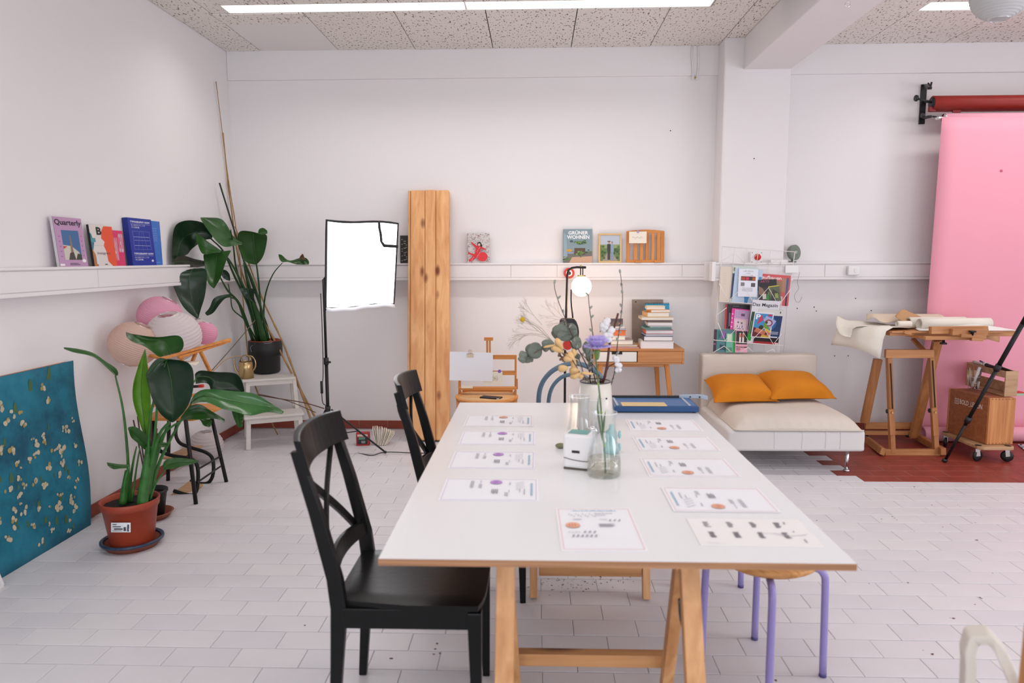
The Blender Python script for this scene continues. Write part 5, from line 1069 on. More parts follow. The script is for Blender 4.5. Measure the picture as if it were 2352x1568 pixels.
for lab, P4, col in [('sheet with salmon edges, farthest of the four on the left side of the table', [(437, 215), (1035, 213), (1045, 313), (410, 313)], 'p'), ('violet-edged sheet on the left of the table, second from the back', [(405, 355), (1058, 355), (1062, 480), (355, 476)], 'v'),
                     ('violet-edged sheet on the left of the table, second from the front', [(335, 545), (1058, 542), (1052, 690), (262, 688)], 'v'), ('violet-edged sheet nearest the viewer in the left row on the table', [(265, 783), (1100, 790), (1083, 992), (160, 970)], 'v')]:
    sheet(lab, quadc([q9(*p) for p in P4]), -PI / 2 + rr.uniform(-.01, .01), col, 'printed sheets laid around the table')
for lab, P4 in [('salmon-edged sheet just in front of the blue paper trimmer', [(148, 255), (745, 252), (838, 350), (190, 350)]), ('salmon-edged sheet on the right of the table, second from the back', [(215, 405), (885, 408), (1000, 535), (262, 528)]),
                ('salmon-edged sheet on the right of the table, third from the back', [(285, 608), (1030, 605), (1170, 760), (360, 760)]), ('thicker salmon-edged sheet on the right, directly behind the sheet of labels', [(463, 870), (1320, 870), (1555, 1080), (583, 1087)])]:
    sheet(lab, quadc([qa(*p) for p in P4]), PI / 2 + rr.uniform(-.01, .01), 'p', 'printed sheets laid around the table')
o = bpy.data.objects[[o.name for o in bpy.data.objects if o.get('label', '').startswith('thicker')][0]]; 
MB().b2((-.1035, -.147, -.0001), (.106, .148, .0011)).build('sheet_below', PAPER, o); 
for c_ in o.children: c_.location.z += .0008
sheet('upright salmon-edged sheet at the near edge of the table, facing the viewer', quadc([(1283, 1168), (1450, 1168), (1480, 1266), (1285, 1266)]), .02, 'p', 'printed sheets laid around the table')
c = quadc([qa(735, 1172), qa(1700, 1180), qa(1868, 1360), qa(830, 1358)])
t = thing('label_sheet', 'sheet of small grey label marks at the right front corner of the table', 'paper', (c.x, c.y, TZ + .0004), -.015)
MB().b2((-.15, -.092, 0), (.15, .092, .0012)).build('paper', mat('label_paper', (.84, .82, .82, 1), .6), t)
S = []; rq = random.Random(2)
for r_ in range(2):
    for k in range(4):
        x0, y0 = -.115 + .062 * k, (.030 if r_ == 0 else -.042)
        for j in range(5): S.append(('r', x0 + rq.uniform(0, .003), y0 + j * .008, .011 + rq.uniform(0, .005), .005, '#77727a'))
S += [('r', .025, -.012, .03, .0015, '#c0bcc4'), ('p', [(.05, -.012), (.085, -.03), (.086, -.028), (.052, -.010)], '#b0acb4'), ('p', [(.085, -.03), (.135, -.018), (.135, -.016), (.085, -.028)], '#b0acb4'), ('r', .10, .055, .004, .014, '#8a868e'), ('r', .105, .0, .004, .006, '#8a868e'), ('r', .115, -.07, .003, .022, '#8a868e'), ('r', -.13, -.082, .03, .0015, '#c0bcc4')]
art(t, 'label_marks', Matrix.Translation((0, 0, .0012)), S)['kind'] = 'stuff'
# ------------------------------------------------------------------ paper trimmer
a = W(1412, 949, z=TZ); b = W(1605, 948, z=TZ); yb_ = TY1 - .03; ya_ = (a.y + b.y) / 2
t = thing('paper_trimmer', 'blue paper cutter with a grey handle at the far end of the table', 'paper cutter', ((a.x + b.x) / 2, ya_ + .1, TZ + .0004)); w = (b.x - a.x) / 2
BL_ = mat('trimmer_blue', '#1d4778', .45); BL2 = mat('trimmer_blue_top', '#3f689c', .5)
MB().b2((-w, -.1, .004), (w, .11, .030)).build('base', BL_, t, bevel=.004); MB().b2((-w + .008, -.085, .030), (w - .008, .10, .0312)).build('bed', BL2, t)
MB().b2((-w, .100, .031), (w - .05, .114, .042)).build('guard_rail', BLACKPL, t, bevel=.002); MB().b2((w - .045, -.085, .0312), (w - .035, .095, .034)).b2((-w + .01, -.085, .0312), (-w + .02, .095, .034)).build('scale_strip', mat('pale_scale', '#a9b3c0', .4), t)
for x in (-w + .02, w - .02):
    for y in (-.085, .095): MB().lathe([(.008, -.0), (.008, .005)], (x, y, 0), 12).build('foot', BLACKPL, t)
k = MB(); k.prism([(w - .055, .034), (w - .02, .030), (w + .05, .030), (w + .075, .022), (w + .085, .022), (w + .085, .042), (w + .05, .048), (w - .045, .046)], .095, .118, Matrix(((1, 0, 0, 0), (0, 0, 1, 0), (0, 1, 0, 0), (0, 0, 0, 1)))); k.build('handle', mat('grey_blue_handle', '#9aa6b6', .45), t, bevel=.003)
MB().lathe([(.004, 0), (.004, .002)], (w + .0, .0945, .038), 10, M=Euler((PI / 2, 0, 0)).to_matrix()).lathe([(.004, 0), (.004, .002)], (w + .045, .0945, .037), 10, M=Euler((PI / 2, 0, 0)).to_matrix()).build('rivet', BLACKPL, t)
c = quadc([(1427, 921), (1506, 922), (1537, 935), (1434, 935)]); o = MB().box((0, 0, 0), (.205, .075, .003)).build('cream_envelope', mat('cream_card', '#d8bd8a', .7)); o.location = (W(1478, 928, z=TZ + .033).x, W(1478, 928, z=TZ + .033).y, TZ + .0332); tag(o, 'cream envelope lying on the blue paper cutter', 'envelope')
# ------------------------------------------------------------------ label printer
t = thing('label_printer', 'small white cube printer with a teal top and a paper slot on the table', 'label printer', W(1331, 1060, z=TZ), .35); 
t.location = Vector(W(1332, 1079, z=TZ)) + Vector((.0, .034, .0005)); t.rotation_euler = (0, 0, -.32); t.scale = (1.12, 1.12, 1.12)
MB().b2((-.043, -.036, .004), (.043, .036, .108)).build('body', WHITEP, t, bevel=.009); MB().b2((-.030, -.026, .1085), (.030, .024, .1095)).build('top_pad', mat('teal_pad', '#6aa39c', .5), t, bevel=.001)
MB().b2((-.014, -.0368, .052), (.010, -.0358, .060)).build('slot', BLACKPL, t); MB().tube([(-.038, -.0366, .036), (-.01, -.0368, .031), (.02, -.0368, .029), (.042, -.0366, .030)], .0012, 5, sub=3).build('seam', BLACKPL, t); MB().b2((-.040, -.034, 0), (.040, .034, .005)).build('base', mat('dark_base', '#5a5046', .6), t, bevel=.001)
o = MB().ball((0, 0, 0), .014, (1.5, 1, .7), 14).build('pebble', mat('olive_pebble', '#7d7d62', .6)); p = W(1288, 1023, z=TZ + .01); o.location = p; tag(o, 'small olive-coloured pebble beside the white label printer', 'pebble')
# ------------------------------------------------------------------ glassware
def vessel(name, label, cat, c, prof, th=.0025, water=None, mat_=GLASS, seg=36):
    t = thing(name, label, cat, c); inn = [(max(r - th, .0008), z if i else z + .004) for i, (r, z) in enumerate(prof)]
    g_ = MB().shell([(0, prof[0][1])] + prof, seg=seg); g_.build('glass', mat_, t)
    r_, z_ = prof[-1]; MB().tube([(r_ * math.cos(a), r_ * math.sin(a), z_) for a in [k * PI / 18 for k in range(36)]], .0012, 6, closed=True).build('lip', mat('glass_lip', (.75, .77, .78, 1), .1, spec=.8), t)
    if water:
        ws = [(r + .0003, z) for r, z in inn if z < water]; wr_ = ws[-1][0]
        MB().shell([(0, ws[0][1] - .0003)] + ws + [(wr_, water), (0, water)], seg=seg).build('water', WATER, t)
    return t
v1 = W(1387, 1090, z=TZ); v1 = Vector((v1.x, v1.y, TZ + .0004))
vessel('glass_bottle_vase', 'clear glass flask with cloudy water holding the lilac carnation', 'vase', v1, [(.050, 0), (.0545, .004), (.0555, .03), (.0535, .065), (.042, .115), (.037, .15), (.036, .185), (.040, .208)], .0022, .056)
v2 = W(1330, 1030, z=TZ); vessel('glass_carafe', 'clear glass carafe behind the label printer', 'carafe', Vector((v2.x, v2.y, TZ + .0004)), [(.048, 0), (.052, .01), (.050, .05), (.038, .11), (.034, .16), (.039, .198)], .0022)
v3 = W(1345, 1000, z=TZ); vessel('drinking_glass', 'ribbed tumbler standing directly behind the carafe', 'glass', Vector((v3.x + .03, v3.y + .05, TZ + .0004)), [(.030, 0), (.033, .004), (.038, .12), (.040, .14)], .002)
v4 = W(1405, 1043, z=TZ); TEAL = mat('teal_glass', '#8fbfbe', .15, coat=.5)
t = thing('teal_figure', 'small teal glass bottle with leaf-shaped knobs behind the flask', 'glass bottle', Vector((v4.x, v4.y + .02, TZ + .0004)))
MB().shell([(0, 0), (.026, 0), (.030, .012), (.026, .03), (.018, .045), (.023, .06), (.020, .078), (.010, .09), (.009, .105), (.0, .106)], seg=24).build('body', TEAL, t)
for z, s in ((.022, 1), (.068, 1)): MB().ball((.030, 0, z), .012, (.5, .6, 1.3), 12).build('knob', TEAL, t)
t = thing('tealight_holder', 'small crumpled silver tealight holder between the glasses', 'candle holder', Vector((W(1362, 1000, z=TZ).x, W(1362, 1000, z=TZ).y, TZ + .0004)))
MB().shell([(0, 0), (.014, 0), (.02, .02), (.018, .034), (.016, .034), (.018, .02), (.012, .004), (0, .004)], seg=14).build('cup', CHROME, t)
# enamel jug
jc = Vector((.250, 2.93, TZ + .0004)); t = thing('enamel_jug', 'tall cream enamel jug with a dark rim holding the dried branches', 'jug', jc)
MB().shell([(0, 0), (.072, 0), (.076, .006), (.072, .10), (.064, .198), (.061, .198), (.068, .10), (.070, .01), (0, .008)], seg=40).build('jug', mat('cream_enamel', (.70, .66, .60, 1), .25), t)
MB().tube([(.063 * math.cos(a), .063 * math.sin(a), .199) for a in [k * PI / 16 for k in range(32)]], .0026, 6, closed=True).build('rim', mat('dark_rim', '#2c3038', .3), t)
MB().lathe([(.004, 0), (.004, .002)], W(1393, 915, y=2.865), 10, M=Euler((PI / 2, 0, 0)).to_matrix()).build('enamel_chip', BLACKPL, t, world=True)
# ------------------------------------------------------------------ flowers and branches
qf = lambda x, y: (1150 + x / 2.958, 600 + y / 2.958)
BUD = mat('willow_bud', '#8f958c', .8); TWIG = mat('willow_twig', '#4a2a24', .6); GYP = mat('dry_gypsophila', '#a29a88', .8)
def flower(name, label, base, cat='branch', group='stems in the enamel jug'): return thing(name, label, cat, base, group=group)
JB = lambda dx=0, dy=0: jc + Vector((dx, dy, .02))
JR = lambda dx=0, dy=0: jc + Vector((dx, dy, .20))
def willow(label, pts, j, n, deep=0):
    t = flower('willow_branch', label, JB(j[0] * .3, j[1] * .3)); up_ = [L(*qf(*p), 2.93 + deep * i) for i, p in enumerate(pts)]
    path = resample([JB(j[0] * .3, j[1] * .3), JR(j[0] * .7, j[1] * .7)] + up_, 30)
    MB().tube(path, [.0032 * (1 - .55 * i / 29) for i in range(30)], 6).build('twig', TWIG, t, world=True)
    rq = random.Random(n)
    for k in range(n):
        i = 9 + int(20 * k / (n - 1)) if n > 1 else 20; i = min(i, 29); p = path[i]; a = rq.random() * 6.28
        d = Vector((math.cos(a), math.sin(a) * .6, .9)).normalized(); R = d.to_track_quat('Z', 'Y').to_matrix()
        MB().ball(p + d * .008, .0062, (.8, .8, 1.7), 8, R=R).build('catkin', BUD, t, world=True)
willow('tallest pussy willow branch, right of the lilac carnation', [(700, 950), (765, 790), (785, 640), (800, 500), (818, 370), (828, 250), (820, 130), (812, 78)], (.03, 0), 15)
willow('pussy willow branch in front of the glowing globe', [(620, 730), (630, 560), (618, 430), (602, 310), (596, 230)], (0, .02), 9)
willow('pussy willow branch leaning left across the lamp pole', [(600, 740), (500, 540), (440, 390), (395, 280), (368, 190), (364, 150)], (-.03, .02), 8)
willow('pussy willow branch running low to the jug, crossing the carnation stem', [(700, 880), (640, 720), (560, 640), (520, 590)], (-.02, -.02), 5, -.01)
t = flower('bare_branch', 'thick reddish bare branch rising right of the carnation', JB(.02, .0)); up_ = [L(*qf(*p), 2.9) for p in [(700, 815), (725, 690), (740, 560), (765, 470), (798, 352)]]
MB().tube(resample([JB(.01, .0), JR(.02, -.01)] + up_, 20), [.006 * (1 - .3 * i / 19) for i in range(20)], 8).build('twig', mat('red_twig', '#4c221e', .5), t, world=True)
# cotton
def cotton(label, pts, bolls, s=.021):
    t = flower('cotton_branch', label, JB(.02, .01)); P3 = resample([JB(.015, .01), JR(.02, .0)] + [L(*qf(*p), 2.92) for p in pts], 18)
    MB().tube(P3, .0022, 6).build('twig', TWIG, t, world=True); rq = random.Random(len(label))
    for (x, y) in bolls:
        c = L(*qf(x, y), 2.90); o = MB()
        for k in range(5): o.ball(c + Vector((rq.uniform(-1, 1), rq.uniform(-1, 1) * .6, rq.uniform(-1, 1))) * s * .55, s * rq.uniform(.55, .8), seg=10)
        o.build('cotton_boll', mat('cotton', (.72, .70, .72, 1), 1, sss=.0), t, world=True)
        h = MB()
        for k in range(3): a = k * 2.1; h.tube([c + Vector((0, .8 * s, -.5 * s)), c + Vector((.8 * s * math.cos(a), .5 * s, .7 * s * math.sin(a))), c + Vector((1.15 * s * math.cos(a), .0 * s, 1.05 * s * math.sin(a)))], [.0025, .003, .0008], 6)
        h.build('husk', mat('cotton_husk', '#7b5646', .8), t, world=True)
cotton('cotton stem with fluffy white bolls left of the thick bare branch', [(690, 820), (720, 700), (735, 580), (730, 470)], [(695, 450), (725, 415), (715, 520), (735, 485)])
cotton('cotton stem with small white bolls low on the right of the flowers', [(700, 830), (730, 720), (790, 690)], [(800, 735), (785, 670), (800, 700)], .014)
# eucalyptus
EUC = mat('eucalyptus_leaf', '#6e766b', .6, var=.2, vscale=20)
def euc(label, path, leaves, dp=2.9):
    t = flower('eucalyptus_branch', label, JB(-.02, -.01)); P3 = resample([JB(-.01, 0), JR(-.03, -.01)] + [L(*qf(*p), dp) for p in path], 18); MB().tube(P3, .002, 6).build('twig', mat('euc_twig', '#5b4a3c', .7), t, world=True); rq = random.Random(int(path[-1][0]))
    for (x, y, rx, ry, a) in leaves:
        c = L(*qf(x, y), dp + rq.uniform(-.03, .03)); R = Euler((rq.uniform(-.5, .5), math.radians(a), rq.uniform(-.6, .6))).to_matrix(); s = .62 / 1000
        pts = [[c + R @ Vector((rx * s * (u / 4) * math.cos(b), .006 * (u / 4) ** 2 + .003 * math.cos(3 * b) * u / 4, ry * s * (u / 4) * math.sin(b) * (1 + .08 * math.cos(b)))) for b in [k * PI / 9 for k in range(19)]] for u in range(5)]
        MB().grid(pts).build('leaf', EUC, t, world=True, solid=.0008)
euc('eucalyptus branch with round grey-green leaves reaching far left', [(560, 790), (480, 690), (400, 610), (300, 590), (200, 640), (130, 680)], [(235, 605, 52, 55, 0), (200, 610, 45, 50, 20), (160, 640, 40, 30, 40), (185, 665, 35, 28, -20), (145, 672, 30, 18, 30), (320, 560, 42, 30, 10), (300, 585, 30, 30, 0), (345, 600, 26, 20, 30), (205, 672, 16, 20, 0)])
euc('eucalyptus branch with a big clump of grey-green leaves at the lamp pole', [(570, 790), (540, 680), (490, 590), (450, 480), (430, 410)], [(400, 470, 55, 48, 10), (440, 500, 60, 42, 0), (470, 470, 50, 52, -20), (380, 500, 42, 38, 30), (430, 445, 48, 34, 0), (490, 500, 34, 40, 0), (520, 550, 42, 42, 0), (505, 575, 30, 30, 20), (575, 590, 26, 46, 0), (580, 575, 24, 24, 0)], 2.95)
euc('short eucalyptus sprig with leaves hanging behind the carnation head', [(600, 800), (610, 700), (600, 640)], [(600, 640, 24, 46, 0), (520, 650, 22, 26, 0), (515, 690, 14, 20, 0), (612, 690, 18, 30, 10)], 2.98)
# dry yellow petals
DRYP = mat('dry_petal', '#d9b27c', .7, var=.12, vscale=20)
t = flower('dried_leaf_branch', 'branch of pale yellow dried leaves below the eucalyptus', JB(-.02, 0)); path = [(570, 810), (530, 740), (480, 660), (430, 600), (380, 560)]
MB().tube(resample([JB(-.01, 0), JR(-.02, -.02)] + [L(*qf(*p), 2.84) for p in path], 16), .0018, 6).build('twig', TWIG, t, world=True); rq = random.Random(12)
for (x, y, rx, ry, a) in [(400, 565, 48, 20, -60), (385, 600, 42, 18, -25), (330, 575, 40, 8, 12), (475, 650, 40, 26, -55), (455, 665, 30, 18, -10), (495, 690, 20, 48, 0), (425, 727, 34, 24, 10), (500, 745, 34, 28, 15), (520, 775, 36, 16, 35), (590, 760, 46, 10, -8), (545, 780, 20, 16, 0), (495, 780, 26, 14, 20), (360, 585, 22, 14, 40), (500, 620, 18, 26, 10)]:
    c = L(*qf(x, y), 2.84 + rq.uniform(-.02, .02)); R = Euler((rq.uniform(-.4, .4), math.radians(-a), rq.uniform(-.4, .4))).to_matrix(); s = .62 / 1000
    MB().grid([[c + R @ Vector((rx * s * (u / 3) * math.cos(b), -.008 * (1 - (u / 3) ** 2), ry * s * (u / 3) * math.sin(b) * (1 - .35 * math.cos(b)))) for b in [k * PI / 7 for k in range(15)]] for u in range(4)]).build('petal', DRYP, t, world=True, solid=.0006)
c = L(*qf(415, 650), 2.86); o = MB()
for k in range(14): a = k * 2.4; o.ball(c + Vector((.012 * math.cos(a), .012 * math.sin(a) - .004, .013 * math.sin(k * 1.7))), .0055, (1, .7, 1), 8)
o.build('seed_head', mat('brown_seed', '#7a5a48', .8), t, world=True)
# gypsophila with a yellow ball flower
t = flower('gypsophila_spray', 'dry airy spray of tiny twigs fanning out to the far left', JB(-.03, 0)); m = MB(); rq = random.Random(31)
def spray(m, x, y, ang, ln, dep, w):
    x2, y2 = x + ln * math.cos(ang), y - ln * math.sin(ang); m.tube([L(*qf(x, y), 2.98), L(*qf(x2, y2), 2.98 + rq.uniform(-.02, .02))], w, 3, caps=False)
    if dep == 0: return
    for k in range(rq.choice((2, 3))): spray(m, x2, y2, ang + rq.uniform(-.55, .55), ln * rq.uniform(.55, .82), dep - 1, w * .75)
m.tube(resample([JB(-.02, 0), JR(-.04, 0)] + [L(*qf(*p), 2.98) for p in [(560, 800), (470, 670), (340, 530)]], 14), .0016, 4)
for a, ln, (x, y) in ((2.25, 95, (340, 530)), (2.55, 100, (340, 530)), (2.85, 100, (340, 530)), (3.0, 85, (290, 500)), (2.3, 80, (280, 430))): spray(m, x, y, a, ln, 4, .0009)
m.build('twigs', GYP, t, world=True, kind='stuff')
t = flower('gypsophila_spray', 'small dry spray of tiny twigs left of the lamp pole', JB(-.03, .01)); m = MB(); m.tube(resample([JB(-.02, .01), JR(-.03, .01)] + [L(*qf(*p), 3.0) for p in [(560, 780), (500, 560), (440, 400)]], 14), .0014, 4)
for a, ln, (x, y) in ((2.75, 75, (440, 400)), (2.3, 60, (440, 400)), (3.05, 60, (440, 400)), (3.4, 50, (440, 405))): spray(m, x, y, a, ln, 3, .0008)
m.build('twigs', mat('pale_gypsophila', '#b8a89c', .8), t, world=True, kind='stuff')
t = flower('ball_flower', 'single yellow ball flower on a thin stem among the dry sprays', JB(-.03, -.01)); MB().tube(resample([JB(-.02, -.01), JR(-.03, -.02)] + [L(*qf(*p), 2.9) for p in [(520, 740), (340, 540), (240, 440), (150, 395)]], 20), .0014, 5).build('stem', GYP, t, world=True)
MB().ball(L(*qf(149, 395), 2.9), .0105, seg=16).build('flower_head', mat('yellow_ball', '#c9a51c', .8, bump=.8, bscale=300), t, world=True)
# carnation in the flask
t = thing('carnation', 'lilac carnation on a long green stem standing in the glass flask', 'flower', v1 + Vector((.005, 0, .008)))
GS = mat('carnation_stem', '#49683c', .5); hd_ = L(*qf(655, 600), v1.y + .02)
P3 = resample([v1 + Vector((.004, -.01, .008)), v1 + Vector((.002, -.012, .06)), L(*qf(694, 1170), v1.y - .005), L(*qf(678, 960), v1.y + .005), L(*qf(655, 750), v1.y + .012), L(*qf(645, 640), v1.y + .018)], 26)
MB().tube(P3, .0026, 8).build('stem', GS, t, world=True)
for i in (6, 13, 19): MB().ball(P3[i], .0042, (1, 1, 1.5), 8).build('node', mat('stem_node', '#7f9a3c', .5), t, world=True)
for (a, b, c) in (((690, 1215), (660, 1010), (668, 900)), ((694, 1180), (705, 1060), (716, 1010)), ((705, 1435), (740, 1440), (772, 1450))):
    pts = resample([L(*qf(*a), v1.y), L(*qf(*b), v1.y - .01), L(*qf(*c), v1.y - .005)], 9); MB().grid([[p + Vector((s * .0035 * math.sin(PI * (.08 + .9 * i / 8)), 0, 0)) for s in (-1, 0, 1)] for i, p in enumerate(pts)]).build('leaf', GS, t, world=True, solid=.0006)
MB().lathe([(.0045, -.030), (.008, -.020), (.0095, -.004), (.0115, .002)], hd_ - Vector((0, 0, .003)), 14).build('calyx', mat('calyx_green', '#5c7a3a', .5), t, world=True)
LIL = mat('lilac_petal', '#b9aae0', .7, var=.15, vscale=60); rq = random.Random(14); o = MB()
for ring, (n, rad, lift, tilt) in enumerate(((12, .044, .002, .25), (12, .040, .014, .6), (10, .030, .022, .95), (7, .018, .028, 1.25))):
    for k in range(n):
        a = 2 * PI * k / n + ring * .5 + rq.uniform(-.2, .2); d = Vector((math.cos(a), math.sin(a), 0)); s_ = Vector((-math.sin(a), math.cos(a), 0)); rows = []
        for u in range(6):
            f = u / 5; c = hd_ + Vector((0, 0, .002)) + d * rad * f * math.cos(tilt * .7) + Vector((0, 0, lift * f + rad * .8 * math.sin(tilt) * f)); w_ = .0135 * math.sin(.35 + f * 1.6)
            rows.append([c + s_ * w_ * v + Vector((0, 0, (.0035 * math.sin(v * 9 + k) * f + rq.uniform(-.0018, .0018) * (u == 5)))) + d * .003 * f * math.cos(v * 7) for v in (-1, -.6, -.2, .2, .6, 1)])
        o.grid(rows)
o.build('petals', LIL, t, world=True, solid=.0005)
# ------------------------------------------------------------------ black cross-back chairs
def chair(label, loc, rz=0):
    """local x: front, y: left-right; rear feet at x = 0"""
    t = thing('cross_back_chair', label, 'chair', loc, rz, 'black cross-back chairs'); W_ = .40; bk = lambda z: -.0 - .115 * max(0, (z - .42) / .5) + .02 * (1 - z / .42) * (-1 if z < .42 else 0)
    for s in (-1, 1):
        y = s * (W_ / 2 - .016); m = MB(); prof = [(0, -.012, .026), (.25, .006, .036), (.43, .018, .048), (.52, .008, .046), (.72, -.040, .040), (.90, -.092, .030)]
        vv = []
        for z, x, d in prof:
            yy = y - s * .0 if z < .5 else y; vv += [(x - d / 2, yy - .014, z), (x + d / 2, yy - .014, z), (x + d / 2, yy + .014, z), (x - d / 2, yy + .014, z)]
        n = len(prof); fs = [(3, 2, 1, 0), tuple(4 * (n - 1) + k for k in range(4))] + [(4 * i + k, 4 * i + (k + 1) % 4, 4 * i + 4 + (k + 1) % 4, 4 * i + 4 + k) for i in range(n - 1) for k in range(4)]
        m.add(vv, fs); m.build('rear_leg', BLACKP, t, bevel=.004)
        m = MB(); m.add([(.415 + a * .5 + (.0 if z > .2 else .006), s * (W_ / 2 - .012) + b * .5, z) for z, k in ((0, .024), (.43, .042)) for a, b in ((-k, -k), (k, -k), (k, k), (-k, k))], [(3, 2, 1, 0), (4, 5, 6, 7), (0, 1, 5, 4), (1, 2, 6, 5), (2, 3, 7, 6), (3, 0, 4, 7)]); m.build('front_leg', BLACKP, t, bevel=.003)
        MB().b2((.03, s * (W_ / 2 - .010) - .010, .375), (.405, s * (W_ / 2 - .010) + .010, .435)).build('side_rail', BLACKP, t, bevel=.002)
    MB().b2((.405, -W_ / 2 + .02, .375), (.425, W_ / 2 - .02, .435)).b2((.0, -W_ / 2 + .03, .385), (.02, W_ / 2 - .03, .435)).build('cross_rail', BLACKP, t, bevel=.002)
    rows = []                                                # seat: gently dished, rounded front
    N = 12
    def sh_(u, v): x = -.0 + .445 * u; hw = .178 + .030 * min(1, u * 2); y = hw * (2 * v - 1); x += -.018 * (2 * v - 1) ** 4 * (u > .9) ; return x, y
    top = [[Vector((sh_(u / N, v / N)[0], sh_(u / N, v / N)[1], .458 - .006 * math.sin(PI * u / N) * math.sin(PI * v / N) - (.006 if v in (0, N) or u in (0, N) else 0))) for v in range(N + 1)] for u in range(N + 1)]
    bot = [[Vector((p.x, p.y, .436)) for p in r] for r in top]; m = MB(); m.grid(top); m.grid([r[::-1] for r in bot])
    e = [top[0][::-1], bot[0][::-1]]; m.grid([top[-1], bot[-1]]); m.grid([top[0][::-1], bot[0][::-1]]); m.grid([[r[0] for r in top][::1], [r[0] for r in bot]]); m.grid([[r[-1] for r in top][::-1], [r[-1] for r in bot][::-1]])
    m.build('seat', BLACKP, t)
    rows = []                                                # curved top rail
    def railm(z0, z1, th, bowd, xo, nm, hw):
        m = MB(); n = 12; R = []
        for k in range(n + 1):
            f = 2 * k / n - 1; y = hw * f; bx = -bowd * (1 - f * f)
            def X(z): return -.0 + xo + (-.092 - .008) * (z - .52) / .38 + bx
            cr = .008 * (1 - f * f); R.append([Vector((X(z0) - th / 2, y, z0)), Vector((X(z0) + th / 2, y, z0)), Vector((X(z1) + th / 2, y, z1 + cr)), Vector((X(z1) - th / 2, y, z1 + cr)), Vector((X(z0) - th / 2, y, z0))])
        m.grid(R, sm=False); m.add([R[0][i] for i in range(4)], [(3, 2, 1, 0)]); m.add([R[-1][i] for i in range(4)], [(0, 1, 2, 3)]); m.build(nm, BLACKP, t, bevel=.004)
    railm(.835, .935, .020, .042, .028, 'top_rail', .208); railm(.515, .560, .016, .030, .012, 'lower_rail', .172)
    for s in (-1, 1):                                        # crossed, slightly bowed slats
        pts = resample([Vector((-.016 - .0, s * .172, .545)), Vector((-.046, s * .085, .635)), Vector((-.072, -s * .015, .72)), Vector((-.088, -s * .105, .79)), Vector((-.092, -s * .150, .85))], 12); m = MB()
        R = []
        for k, p in enumerate(pts):
            d = (pts[min(k + 1, 11)] - pts[max(k - 1, 0)]).normalized(); sd = d.cross(Vector((1, 0, 0))).normalized() * .0125; nn = Vector((.006 + .0, 0, 0)); p = p + Vector((-.004 * s, 0, 0))
            R.append([p - sd - nn, p + sd - nn, p + sd + nn, p - sd + nn, p - sd - nn])
        m.grid(R, sm=False); m.build('cross_slat', BLACKP, t, bevel=.0015)
    return t
c1 = chair('black wooden cross-back chair at the near left corner of the table', (-.59, 2.155, 0), .0)
dup(c1, Vector((-.475, 3.055, 0)), .02, 'black wooden cross-back chair at the far left of the table, mostly hidden by it')
# ------------------------------------------------------------------ lilac-legged stools
def stool(label, c, ang, seatz=.434, k4=True):
    t = thing('lilac_stool', label, 'stool', c, ang, 'stools with lilac tube legs'); 
    MB().lathe([(.0, seatz - .032), (.150, seatz - .032), (.170, seatz - .020), (.177, seatz - .006), (.171, seatz), (0, seatz)], seg=48).build('seat', woodmat('stool_seat', '#b07840', '#d29a5e', axis=0, scale=1.6, ring=30), t)
    for k in range(4):
        a = PI / 4 + k * PI / 2; d = Vector((math.cos(a), math.sin(a), 0))
        lg = MB().tube([d * .05 + Vector((0, 0, seatz - .045)), d * .150 + Vector((0, 0, seatz - .045)), d * .178 + Vector((0, 0, seatz - .050)), d * .194 + Vector((0, 0, seatz - .070)), d * .198 + Vector((0, 0, seatz - .10)), d * .201 + Vector((0, 0, .2)), d * .204 + Vector((0, 0, .006))], .0125, 12, sub=3).build('leg', PURPLE, t)
        MB().tube([d * .204 + Vector((0, 0, .012)), d * .2042], .0128, 12).build('foot_cap', mat('dark_lilac', '#4f4680', .5), t)
    return t
A_, B_ = W(1893, 1550, z=0), W(1743, 1468, z=0); cen = Vector((.80, 2.40, 0))
stool('near stool with round wooden seat and lilac legs under the right table corner', Vector((.80, 2.404, 0)), -.188 - PI / 4)
stool('far stool with lilac legs, only its legs seen behind the near stool', Vector((.765, 3.185, 0)), .0)
# ------------------------------------------------------------------ cream armchair corner, bottom right
t = thing('cream_armchair', 'blurred cream moulded armchair cut off by the bottom right corner', 'chair', (1.02, 1.25, 0))
CR = mat('cream_moulded_plastic', (.70, .66, .60, 1), .5); 
def band(pts, w0, th, nm):
    P3 = resample(pts, 26); R = []
    for k, p in enumerate(P3):
        d = (P3[min(k + 1, 25)] - P3[max(k - 1, 0)]).normalized(); sd = Vector((.35, 1, 0)).normalized() * w0 / 2; n_ = d.cross(sd).normalized() * th / 2; R.append([p - sd - n_, p + sd - n_, p + sd + n_, p - sd + n_, p - sd - n_])
    m = MB(); m.grid(R, sm=False); m.add([R[0][i] for i in range(4)], [(3, 2, 1, 0)]); m.add([R[-1][i] for i in range(4)], [(0, 1, 2, 3)]); return m.build(nm, CR, t, world=True, bevel=.006)
ya = 1.45
band([Vector((L(2222, 1700, ya).x, ya, 0.01)), L(2221, 1568, ya), L(2221, 1500, ya), L(2224, 1464, ya), L(2248, 1450, ya - .01), L(2278, 1462, ya - .03), L(2305, 1510, ya - .06), L(2335, 1580, ya - .08), L(2370, 1660, ya - .12)], .055, .020, 'armrest')
b0 = L(2370, 1660, ya - .12)
band([b0, b0 + Vector((.03, -.05, -.05)), Vector((b0.x + .06, 1.18, .36)), Vector((b0.x + .08, 1.1, .01))], .035, .016, 'leg')
MB().box((b0.x + .12, 1.15, .42), (.42, .42, .02)).build('seat', CR, t, world=True, bevel=.008)
for dx_, dy_ in ((.30, .18), (.30, -.18)): MB().tube([(b0.x + dx_, 1.15 + dy_, .41), (b0.x + dx_ + .03, 1.15 + dy_ * 1.1, 0)], .014, 8).build('leg', CR, t, world=True)
